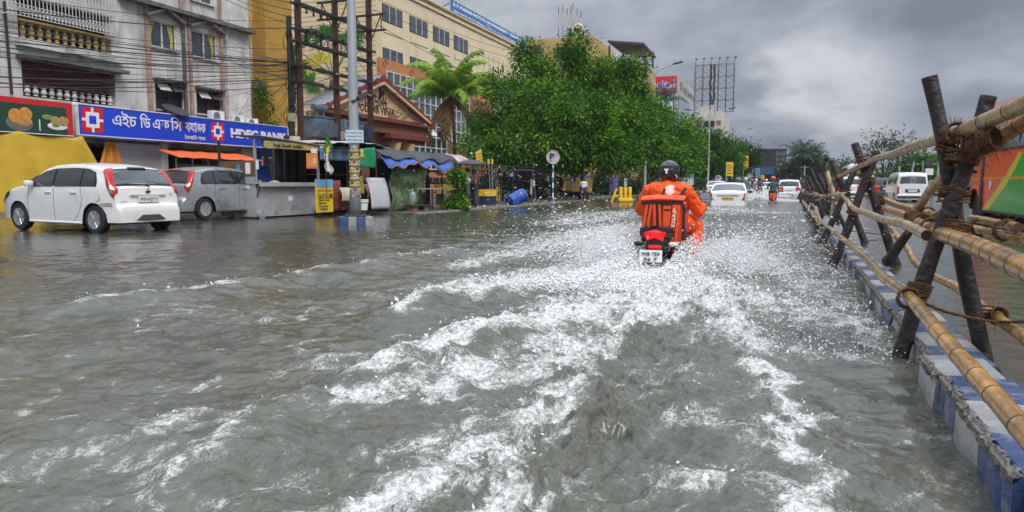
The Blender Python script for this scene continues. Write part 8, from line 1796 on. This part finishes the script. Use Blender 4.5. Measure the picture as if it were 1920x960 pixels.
q = MB(); q.prism([(-12.59, hy0+.5, 1.42), (-12.59, hy1, 1.36), (-12.59, hy1, 1.62), (-12.59, hy0+1.4, 1.66)], (-.05, 0, 0)); q.build('top_panel', pm('grey_blue_print', (.22, .28, .38), rough=.5, var=.3), t, world=True)
q = MB(); q.bb((-12.595, hy0+.6, 1.14), (-12.58, hy0+2.8, 1.30)); q.build('black_heading', m_blk, t, world=True)
for k in range(4): q = MB(); q.bb((-12.595, hy0+.6, .98-.11*k), (-12.585, hy0+2.4-.2*k, 1.02-.11*k)); q.build('print_line', m_blk, t, world=True)
q = MB(); q.ball((-12.58, hy0+4.0, .92), (.02, .5, .3), 12, 8); q.build('picture', m_brick, t, world=True); q = MB(); q.ball((-12.58, hy0+1.2, .64), (.02, .6, .08), 12, 8); q.build('red_oval', m_signred, t, world=True)
for k in (0, 1): q = MB(); y = hy0+1+k*(hy1-hy0-2); q.tube([(-12.68, y, 0), (-12.68, y, 1.6)], .04, 6); q.build('post', m_wood, t, world=True)
# drum, crates, small boards
dpos = G(968, 386, 0); t = thing('plastic_drum', 'big blue plastic drum lying tipped by the kerb', 'drum', (dpos.x, dpos.y, .32), math.radians(150)); q = MB(); M = Matrix.Rotation(math.radians(68), 3, 'X'); q.lathe([(.26, -.45), (.30, -.42), (.32, -.1), (.30, .0), (.32, .1), (.31, .42), (.29, .44), (.27, .44), (.27, -.3)], (0, 0, .02), 24, M); q.build('drum', pm('drum_blue', (.01, .07, .34), rough=.35, var=.15), t, smooth=40); q = MB(); q.tube([M@Vector((.31*math.cos(a), .31*math.sin(a), .44)) for a in [i*PI/14 for i in range(29)]], .018, 6); q.build('drum_rim', pm('pale_blue_rim', (.15, .28, .5), rough=.4), t)
def crate(px, py, X, s, label, mat, rz=0, tilt=0.0, z=0.0, dark=None):
    p = XP(px, py, X); t = thing('crate', label, 'crate', (p.x, p.y, z+.03), rz); M = Matrix.Rotation(tilt, 3, 'X'); q = MB(); w, d, h = s
    for c, dd in (((0, 0, .015), (w, d, .03)), ((0, -d/2, h/2), (w, .02, h)), ((0, d/2, h/2), (w, .02, h)), ((-w/2, 0, h/2), (.02, d, h)), ((w/2, 0, h/2), (.02, d, h)), ((0, -d/2-.01, h*.92), (w+.04, .03, .04)), ((0, -d/2-.01, h*.5), (w+.02, .03, .03))): q.box(M@Vector(c), dd, M)
    q.build('shell', mat, t); return t
crate(912, 377, -13.1, (.9, .5, .30), 'yellow crate set on a dark box near the mesh fence', m_py, rz=math.radians(80), z=.42); crate(912, 386, -13.1, (.85, .5, .42), 'dark blue box under the yellow crate', m_navy, rz=math.radians(80)); crate(952, 383, -12.6, (.6, .5, .35), 'grey crate tipped on its side against the blue drum', m_dkgr, rz=math.radians(110), tilt=1.0, z=.12)
t = thing('warning_board', 'tilted square yellow board on a pole above the umbrella', 'sign', XP(898, 388, -13)); ps = XP(898, 295, -13); q = MB(); M = Matrix.Rotation(.25, 3, 'X'); q.box(ps, (.05, .62, .56), M); q.build('panel', m_py, t, world=True); q = MB(); q.tube([(ps.x-.05, ps.y, 0), (ps.x-.05, ps.y+.05, ps.z+1.1)], .025, 6); q.build('pole', m_wood, t, world=True)
for k in range(3): q = MB(); q.box(ps+M@Vector((.03, 0, .14-.13*k)), (.01, .42, .035), M); q.build('print_line', m_brick, t, world=True)
for i, px in enumerate((916, 923)): p = XP(px, 303, -13); t = thing('small_board', ['left of two little yellow boards right of the tilted one', 'right of two little yellow boards right of the tilted one'][i], 'sign', (p.x, p.y, 0)); q = MB(); q.box(p, (.04, .16, .22), bev=.005); q.build('panel', m_py, t, world=True); q = MB(); q.tube([(p.x-.03, p.y+.1*(1-i), p.z-.1), (p.x-.03, p.y+.35-.2*i, 0)], .015, 5); q.build('stick', m_galv, t, world=True)
p = XP(1173, 342, -11.9); t = thing('info_board', 'white rounded board on a post left of the rider', 'sign', (p.x, p.y, 0)); q = MB(); q.box(p, (.05, .95, .62), bev=.02); q.build('panel', pm('pale_green_white', (.5, .56, .52), rough=.5), t, world=True); q = MB(); q.tube([(p.x-.06, p.y, 0), (p.x-.06, p.y, p.z)], .03, 6); q.build('post', m_galv, t, world=True); q = MB(); q.box(p+Vector((.03, 0, .15)), (.01, .6, .08)); q.box(p+Vector((.03, -.1, -.05)), (.01, .4, .05)); q.build('print_lines', m_grey, t, world=True)
p = XP(958, 328, -13.3); t = thing('small_board', 'small sky blue notice fixed on the mesh fence', 'sign', (p.x, p.y, p.z)); q = MB(); q.box((.04, 0, 0), (.03, .36, .16)); q.build('panel', m_pb, t)
p = XP(1027, 337, -13.3); t = thing('small_board', 'tilted pale blue notice on the fence left of the round sign', 'sign', (p.x, p.y, p.z)); q = MB(); q.box((.04, 0, 0), (.03, .5, .2), Matrix.Rotation(-.4, 3, 'X')); q.build('panel', pm('pale_blue_board', (0, 0, 0)), t)
for i, px in enumerate((1158, 1172)):   # yellow plastic barriers half lost in the spray
    p = G(px, 379, 0); t = thing('road_barrier', ['leaning yellow A shaped barrier left of the rider', 'upright yellow plastic barrier left of the rider'][i], 'barrier', (p.x, p.y, 0), math.radians(30)); q = MB()
    if i == 0:
        for s in (-1, 1): q.beam((s*.35, 0, 0), (s*.08, 0, .75), .12, .1)
        q.box((0, 0, .35), (.5, .08, .14), bev=.02)
    else:
        for s in (-1, 0, 1): q.box((s*.26, 0, .42), (.17, .25, .84), bev=.05)
        q.box((0, 0, .12), (.85, .4, .2), bev=.05)
    q.build('body', m_py, t, smooth=40)
t = thing('purple_cloth', 'hanging pale violet cloth left of the white rounded board', 'cloth', XP(1150, 372, -12.3)); ya = Yx(1142, -12.3); yb = Yx(1160, -12.3); q = MB(); q.grid(16, 10, lambda u, v: Vector((-12.3+.06*math.sin(u*18), ya+(yb-ya)*u, .35+1.25*v))); q.build('cloth', pm('violet_cloth', (.14, .10, .24), rough=.8, var=.2), t, world=True, smooth=True, solid=.01)
t = thing('tarp_shelter', 'low dark tarpaulin shelter behind the person walking in white', 'shelter', XP(1005, 372, -12.9)); ya, yb = Yx(992, -12.9), Yx(1024, -12.9); q = MB(); q.grid(16, 8, lambda u, v: Vector((-12.7-1.4*v, ya+(yb-ya)*u, 1.72-.35*u+.08*math.sin(u*12)))); q.build('tarpaulin', pm('slate_tarpaulin', (.05, .055, .09), rough=.5, var=.3), t, world=True, smooth=True, solid=.01)
for k in range(2): q = MB(); q.tube([(-12.7, ya+k*(yb-ya), 0), (-12.7, ya+k*(yb-ya), 1.7-.35*k)], .03, 6); q.build('post', m_wood, t, world=True)
# orange cloth by the stall end
t = thing('orange_banner', 'orange cloth hanging at the end of the snack stall above the climber', 'cloth', XP(862, 310, -13.4)); ya, yb = Yx(857, -13.4), Yx(870, -13.4); q = MB(); q.grid(8, 8, lambda u, v: Vector((-13.4+.04*math.sin(u*15), ya+(yb-ya)*u, 1.5+.55*v))); q.build('cloth', m_po, t, world=True, smooth=True, solid=.008)

# ============================================================ people on the left
def standing(px, pyb, X, h, label, top, bottom, face=0.0, arm=('d', 'd'), shorts=False, lungi=False, hair=True, step=0.0, z=None, bare=True):
    p = XP(px, pyb, X); t = thing('person', label, 'person', (p.x, p.y, max(0.03, p.z) if z is None else z), face); k = h/1.68; P = []
    def c_(a, b, r1, r2, m): P.append(caps(Vector(a)*k, Vector(b)*k, r1*k, r2*k, m))
    def e_(a, r, m): P.append(ell(Vector(a)*k, Vector(r)*k, m))
    e_((0, 0, .93), (.155, .11, .13), 2); e_((0, 0, 1.12), (.150, .10, .18), 0); e_((0, 0, 1.30), (.175, .10, .12), 0); c_((0, 0, 1.38), (0, .01, 1.47), .05, .048, 1); e_((0, .015, 1.56), (.075, .09, .11), 1); e_((0, .105, 1.55), (.014, .02, .02), 1)
    for s, ar in ((-1, arm[0]), (1, arm[1])):
        sh = (s*.18, 0, 1.35); el = (s*.23, -.03, 1.10) if ar == 'd' else (s*.22, .10, 1.12); wr = (s*.23, .05, .88) if ar == 'd' else (s*.12, .26, 1.30 if ar == 'u' else 1.12)
        c_(sh, el, .058, .05, 0); c_(el, wr, .038, .028, 1); w_ = Vector(wr); d = (Vector(wr)-Vector(el)).normalized(); c_(w_, w_+d*.06, .03, .028, 1)
        for q in range(4): o_ = Vector((0, .012*(q-1.5)*2, 0)) if ar == 'd' else Vector((.012*(q-1.5)*2, 0, 0)); c_(w_+d*.06+o_, w_+d*(.125+.01*(q in (1, 2)))+o_, .009, .008, 1)
        c_(w_+d*.03, w_+d*.07+Vector((0, .035, 0)), .010, .008, 1)
        hp = (s*.08, 0, .90); st = step*s; kn = (s*.09, .03+st*.5, .50); an = (s*.09, -.02+st, .09)
        if lungi: c_(hp, (s*.10, .0, .14), .10, .12, 2); c_((s*.09, 0, .15), an, .045, .035, 1)
        else:
            mid = Vector(hp).lerp(Vector(kn), .75); c_(hp, mid, .088, .085 if shorts else .068, 2); c_(mid, kn, .058, .052, 1 if shorts else 2); c_(kn, an, .052, .034, 1 if bare else 2)
        c_((s*.09, -.03+st, .035), (s*.10, .15+st, .03), .035, .028, 1)
    add_mesh('body', figure_mesh('body', P, [top, m_skin, bottom], voxel=.016, smooth_it=2), t)
    if hair: q = MB(); q.grid(10, 17, lambda u, v: Vector((.083*math.sin(u*1.75)*math.sin(v*2*PI), .015-.012+.098*math.sin(u*1.75)*math.cos(v*2*PI), 1.575+.100*math.cos(u*1.75)))*k); q.build('hair', m_hair, t, smooth=True, solid=.012)
    return t
standing(877, 389, -12.4, 1.62, 'person in a white shirt and green shorts standing under the umbrella', m_wcloth, pm('olive_shorts', (.07, .10, .06), rough=.85, var=.2), face=math.radians(-70), arm=('u', 'u'), shorts=True)
standing(889, 388, -12.4, 1.60, 'person in a peach shirt and long grey wrap beside the umbrella holder', m_peach, m_dkgr, face=math.radians(150), arm=('f', 'f'), lungi=True)
um = XP(876, 389, -12.4); t = thing('umbrella', 'open black umbrella held over the two people by the snack stall', 'umbrella', (um.x+.15, um.y+.1, 1.78)); q = MB()
q.grid(9, 33, lambda u, v: Vector((.62*math.sin(u*1.25)*math.cos(v*2*PI)/math.sin(1.25)*(1-.06*math.cos(v*16*PI)*u*u), .62*math.sin(u*1.25)*math.sin(v*2*PI)/math.sin(1.25)*(1-.06*math.cos(v*16*PI)*u*u), .30*(math.cos(u*1.25)-math.cos(1.25))))); q.build('canopy', pm('umbrella_cloth', (.035, .037, .045), rough=.5, var=.2), t, smooth=True, solid=.006)
q = MB(); q.tube([(0, 0, .28), (0, 0, -.42), (.0, .03, -.48)], .010, 6); q.build('shaft', m_galv, t)
for k in range(8): a = k*PI/4; q = MB(); q.tube([(0, 0, .16), (.5*math.cos(a), .5*math.sin(a), .04)], .004, 4); q.build('rib', m_galv, t)
standing(802, 375, -14.0, 1.60, 'person in a light blue shirt inside the snack stall', m_bluesh, m_dkgr, face=math.radians(-60), arm=('d', 'f'), lungi=True, z=.03)
standing(924, 382, -13.9, 1.5, 'person in bottle green reaching out behind the mesh fence', m_greencl, m_navy, face=math.radians(-40), arm=('d', 'u'), shorts=True)
standing(933, 381, -13.7, 1.4, 'person in a yellow wrap behind the mesh fence', m_brick, m_py, face=math.radians(120), arm=('u', 'd'), lungi=True)
p_ = G(1000, 380, 0)
t = standing(1000, 380, p_.x, 1.45, 'barefoot person wrapped in white cloth wading left to right', m_wcloth, m_dkgr, face=math.radians(-60), arm=('f', 'd'), shorts=True, step=.16, z=-.03)
q = MB(); q.grid(10, 12, lambda u, v: Vector((.24*math.cos(.3+u*2.6), -.15*math.sin(.3+u*2.6)-.02, .52+v*.80))*Vector((1, 1, 1)).x if False else Vector((.21*math.cos(.3+u*2.6)*(1-.25*v), -.17*math.sin(.3+u*2.6)*(1-.2*v)-.02, .45+v*.82))); q.build('white_wrap', m_wcloth, t, smooth=True, solid=.01)
p_ = G(1094, 379, 0); standing(1094, 379, p_.x, 1.42, 'person in a white T shirt and dark shorts before the yellow hoarding', m_wcloth, m_navy, face=math.radians(40), arm=('f', 'd'), shorts=True, z=-.05)
t = standing(341, 322, BXP+1.2, 1.6, 'kiosk keeper looking out under the orange awning', m_dkgr, m_dkgr, face=math.radians(-90), z=.3)

# ============================================================ wires
m_wire = pm('black_cable', (.012, .012, .013), rough=.6, var=.2)
rw = random.Random(12)
def wire(a, b, sag, r, label, group='cables strung across the left buildings'):
    a = Vector(a); b = Vector(b); n = 22; P = [a.lerp(b, i/(n-1))-Vector((0, 0, sag*4*(i/(n-1))*(1-i/(n-1)))) for i in range(n)]; mb = MB(); mb.tube(P, r, 4); o = mb.build('cable', m_wire, None, off=tuple(a)); tag(o, label, 'cable', group); return o
XW = -15.9; cp_top = Vector((ppx, yp, 5.2)); ordn = ['uppermost', 'second', 'third', 'fourth', 'fifth', 'sixth', 'seventh', 'eighth', 'ninth', 'tenth', 'eleventh', 'twelfth', 'thirteenth', 'fourteenth', 'fifteenth', 'sixteenth', 'seventeenth', 'eighteenth', 'nineteenth', 'twentieth', 'twenty first', 'twenty second', 'twenty third', 'twenty fourth', 'lowest']
specs = [(-60, -22, 38), (-60, 8, 52), (-60, 22, 112), (-60, 34, 116), (-60, 40, 120), (-60, 46, 126), (-60, 50, 116), (-60, 56, 124), (-60, 60, 128), (-60, 70, 118), (-60, 78, 130), (-60, 82, 122), (-60, 86, 132), (-60, 92, 127), (-60, 97, 120), (-60, 99, 133), (-60, 104, 124), (-60, 120, 138), (-60, 140, 146), (-60, 142, 130), (-60, 156, 140), (-60, 162, 148), (-60, 28, 92), (-60, 66, 118), (-60, 148, 156)]
for i, (pxa, pya, pyb) in enumerate(specs):
    X_ = -15.9-rw.uniform(0, .3); wire(AX(pxa, pya, X_-rw.uniform(0, 2.5)), AX(549, pyb, ppx+.05), rw.uniform(.05, .35), rw.choice([.006, .008, .010, .015]), ordn[i]+' cable from the left edge to the cable laden pole')
for i in range(10):
    a = AX(rw.uniform(180, 470), rw.uniform(-10, 60), BXP+.3); wire(a, AX(548, rw.uniform(100, 150), ppx), rw.uniform(.1, .6), .006, ordn[i]+' drop wire from the stained block to the cable laden pole', 'drop wires from the stained block')
for i in range(8):
    wire(AX(551, rw.uniform(90, 180), ppx), AX(rw.uniform(350, 470), rw.uniform(140, 235), BXP+.3), rw.uniform(.2, .9), .006, ordn[i]+' slack wire hanging between the cable laden pole and the bank sign', 'slack wires by the bank sign')
up = [((700, 18), (1010, 120), -20), ((700, 42), (1000, 190), -20), ((690, -10), (960, 95), -22), ((735, -20), (1040, 125), -22), ((760, -20), (1060, 110), -22), ((697, 118), (830, 215), -16.2), ((640, 80), (860, 300), -15), ((700, 160), (1050, 260), -13.5), ((560, 95), (800, 232), -15.6)]
for i, (a, b, X_) in enumerate(up): wire(AX(*a, -15.6), AX(*b, X_), .25, .012, ordn[i]+' line running right from the rusty power poles past the college', 'power lines past the college')
for i in range(4): wire(AX(565, 8+i*14, -15.6), AX(420, -30+i*9, -20), .1, .012, ordn[i]+' line leaving the left rusty pole towards the upper left', 'power lines at the upper left')
wire(AD(1509, 312, 95), AD(1620, 316, 60), .2, .02, 'pale wire from the far pole to the right over the traffic', 'far wires')
wire(AD(1509, 312, 95), AD(1400, 318, 140), .3, .02, 'pale wire from the far pole to the left over the traffic', 'far wires')
# a bird over the tree
t = thing('bird', 'small dark bird flying right of the biggest tree', 'bird', AD(1208, 105, 30)); q = MB(); q.ball((0, 0, 0), (.12, .045, .045), 8, 6); q.add([(0, 0, .02), (-.10, 0, .28), (.06, .05, .20), (.07, 0, .02)], [(0, 1, 2, 3)]); q.add([(0, 0, 0), (-.04, 0, -.20), (.06, -.05, -.14), (.07, 0, 0)], [(0, 1, 2, 3)]); q.build('body', m_blk, t, smooth=True)

# ============================================================ rainy air
t = MB(); t.bb((-140, -60, -1.5), (160, 330, 60)); hz_ = t.build('haze', None, None)
hm_ = bpy.data.materials.new('rain_haze'); hm_.use_nodes = True; hn = hm_.node_tree.nodes; hn.remove(hn['Principled BSDF']); pv_ = hn.new('ShaderNodeVolumePrincipled'); pv_.inputs['Color'].default_value = (.80, .85, .92, 1); pv_.inputs['Density'].default_value = 0.0003; pv_.inputs['Anisotropy'].default_value = 0.2
hm_.node_tree.links.new(pv_.outputs[0], hn['Material Output'].inputs['Volume']); hz_.data.materials.clear(); hz_.data.materials.append(hm_); hz_['kind'] = 'stuff'
# ============================================================ flying water
m_drop = pm('splash_water', (0.88, 0.89, 0.89), rough=0.25, var=0.10, scale=30)
def drops(name, label, P, Vl, R, base, cat='splash', stretch=2.3):
    n = len(P); d = Vl/(np.linalg.norm(Vl, axis=1, keepdims=True)+1e-6); r = np.random.default_rng(n); rn = r.normal(size=(n, 3)); a = np.cross(d, rn); a /= np.linalg.norm(a, axis=1, keepdims=True)+1e-9; b = np.cross(d, a)
    R = R[:, None]; s = stretch*r.uniform(.7, 1.5, (n, 1)); P = P-np.array(base)
    Vv = np.stack([P+d*R*s, P+a*R, P+b*R, P-a*R, P-b*R, P-d*R*s], 1).reshape(-1, 3)
    F = np.array([[0, 1, 2], [0, 2, 3], [0, 3, 4], [0, 4, 1], [5, 2, 1], [5, 3, 2], [5, 4, 3], [5, 1, 4]]); F = (np.arange(n)[:, None, None]*6+F).reshape(-1, 3)
    o = np_mesh(name, Vv, F, m_drop, None, smooth=True); o.location = base; tag(o, label, cat, kind='stuff'); return o
def ballistic(o, v0, vj, n, rg, tmax=None, strands=1, r=(.004, .6)):
    """n drops from n/strands jets; o origin, v0 mean velocity, vj spread"""
    k = max(1, n//strands); O = np.array(o)+rg.normal(size=(k, 3))*np.array([.06, .18, .02]); Vj = np.array(v0)+rg.normal(size=(k, 3))*np.array(vj); Vj[:, 2] = np.abs(Vj[:, 2])
    O = np.repeat(O, strands, 0); Vj = np.repeat(Vj, strands, 0)+rg.normal(size=(k*strands, 3))*.16; tf = 2*Vj[:, 2]/9.81+.02; t = tf*rg.random(k*strands)**.9
    if strands > 1: t = np.repeat(rg.random(k), strands)*tf*.8+rg.random(k*strands)*.10*tf
    P = O+Vj*t[:, None]; P[:, 2] -= 4.905*t*t; vel = Vj.copy(); vel[:, 2] -= 9.81*t; ok = P[:, 2] > 0; R = r[0]*np.exp(rg.normal(size=k*strands)*r[1]); return P[ok], vel[ok], np.clip(R[ok], .0015, .018)
rg = np.random.default_rng(17); acc = []
for s, f in ((-1, 1.15), (1, .65)):
    acc.append(ballistic((BX+s*(.14 if s < 0 else .42), BY-.15, .02), (s*1.7, -.4, 1.6), (.8, .8, .7), int(8000*f), rg, strands=6, r=(.0042, .5)))
    acc.append(ballistic((BX+s*(.14 if s < 0 else .40), BY-.1, .02), (s*2.6, -.3, 2.2), (1.0, 1.0, .8), int(3500*f), rg, strands=4, r=(.0036, .5)))
    acc.append(ballistic((BX+s*.15, BY+1.2, .02), (s*2.4, -.6, 2.3), (1.0, .9, .8), int(2400*f), rg, strands=3, r=(.0040, .5)))
acc.append(ballistic((BX, BY-.35, .02), (0, -1.2, .8), (.5, .8, .4), 4000, rg, strands=5, r=(.0045, .5)))
acc.append(ballistic((BX-.3, BY+.6, .02), (-3.8, .6, 2.8), (1.6, 1.8, 1.0), 1500, rg, r=(.0052, .5)))
acc.append(ballistic((BX+.2, BY+.3, .02), (1.8, 1.2, 2.6), (1.2, 1.5, .9), 1200, rg, r=(.005, .5)))
for s, n_d, x0 in ((-1, 26000, .24), (1, 15000, .46)):
    acc.append(ballistic((BX+s*x0, BY-.05, .02), (s*.9, -.5, 1.75), (.42, .7, .55), n_d, rg, strands=12, r=(.0038, .55)))
    acc.append(ballistic((BX+s*(x0+.05), BY+.9, .02), (s*1.7, -.9, 2.1), (.6, .7, .6), n_d//3, rg, strands=10, r=(.0034, .5)))
P_, V_, R_ = (np.concatenate([a[i] for a in acc]) for i in range(3))
drops('splash', 'white spray of drops thrown up on both sides of the orange rider', P_, V_, R_*np.clip(1.02-.16*np.abs(P_[:, 0]-BX), .55, 1)*.85, (BX, BY, 0))
# low boiling froth close to the wheels
n = 34000; py__ = BY+.75-2.7*rg.random(n)**.8; wd_ = .30+.26*np.clip(BY-py__, 0, 2); px_ = BX+rg.normal(size=n)*wd_*.62-.10*np.clip(BY-py__, 0, 2)
hh_ = .05+.05*(np.abs(px_-BX) > .2)+.34*np.exp(-((np.abs(px_-BX)-.34)/.2)**2)*np.exp(-((py__-BY)/.9)**2)+.10*np.exp(-((px_-BX)/.5)**2)*np.exp(-((py__-BY+1.5)/.5)**2)
P_ = np.stack([px_, py__, hh_*rg.random(n)**1.4+.02], 1); drops('froth', 'thick white froth boiling round the motorcycle wheels', P_, np.stack([np.sign(px_-BX)*1.0, -np.ones(n)*.6, 1.0+0*px_], 1)+rg.normal(size=(n, 3))*.8, np.clip(.0055*np.exp(rg.normal(size=n)*.5), .002, .02), (BX, BY, 0), stretch=1.3)
# flecks jumping off the rough foam
fl = WF; xs_, ys_, hs_ = WX, WY, WZ; area = WR**2; w = np.where((fl > .66) & (WR < 16) & (WR > 2) & (np.abs(WA) < 1.3), (fl-.62)**1.5*area, 0); w /= w.sum()
ii = rg.choice(len(fl), 9000, p=w); j_ = rg.normal(size=(9000, 3))*np.array([.03, .03, 0]); P_ = np.stack([xs_[ii], ys_[ii], hs_[ii]], 1)+j_; P_[:, 2] += np.abs(rg.normal(size=9000))*.022
drops('foam_flecks', 'small drops and flecks leaping from the foaming wake', P_, rg.normal(size=(9000, 3))+np.array([0, -.5, 1]), np.clip(.0020*np.exp(rg.normal(size=9000)*.5)*(1+np.hypot(P_[:, 0], P_[:, 1])/9), .001, .012), (0, 4, 0))
w = np.where((WX > -.2) & (WX < .66) & (WR > 4.5) & (WR < 10), area, 0)*np.exp(-((xs_-.15)/.5)**2); w /= w.sum(); ii = rg.choice(len(fl), 3500, p=w); P_ = np.stack([xs_[ii], ys_[ii], hs_[ii]+np.abs(rg.normal(size=3500))*.035], 1)
drops('water_speckles', 'fine drops pattering on the water between the wake and the painted kerb', P_, rg.normal(size=(3500, 3))+np.array([.4, 0, 1]), np.clip(.0028*np.exp(rg.normal(size=3500)*.5), .001, .010), (0, 6, 0))
# bow waves of the traffic ahead
acc = []
for (px, py, n, sz) in ((1400, 372, 2500, 1.0), (1425, 376, 1800, .8), (1335, 374, 1200, .8), (1508, 371, 1800, 1.1), (1470, 370, 700, .6)):
    g_ = G(px, py, 0); P1, V1, R1 = ballistic((g_.x, g_.y, 0), (0, 0, 1.9*sz), (1.6*sz, 1.2, .9*sz), n, rg, strands=3, r=(.016, .5)); R1 = np.clip(R1*1.0, .008, .03)+.006; acc.append((P1, V1, R1))
P_, V_, R_ = (np.concatenate([a[i] for a in acc]) for i in range(3)); drops('splash', 'low white bow waves thrown up by the taxi and the far scooters', P_, V_, R_, (-2, 40, 0))
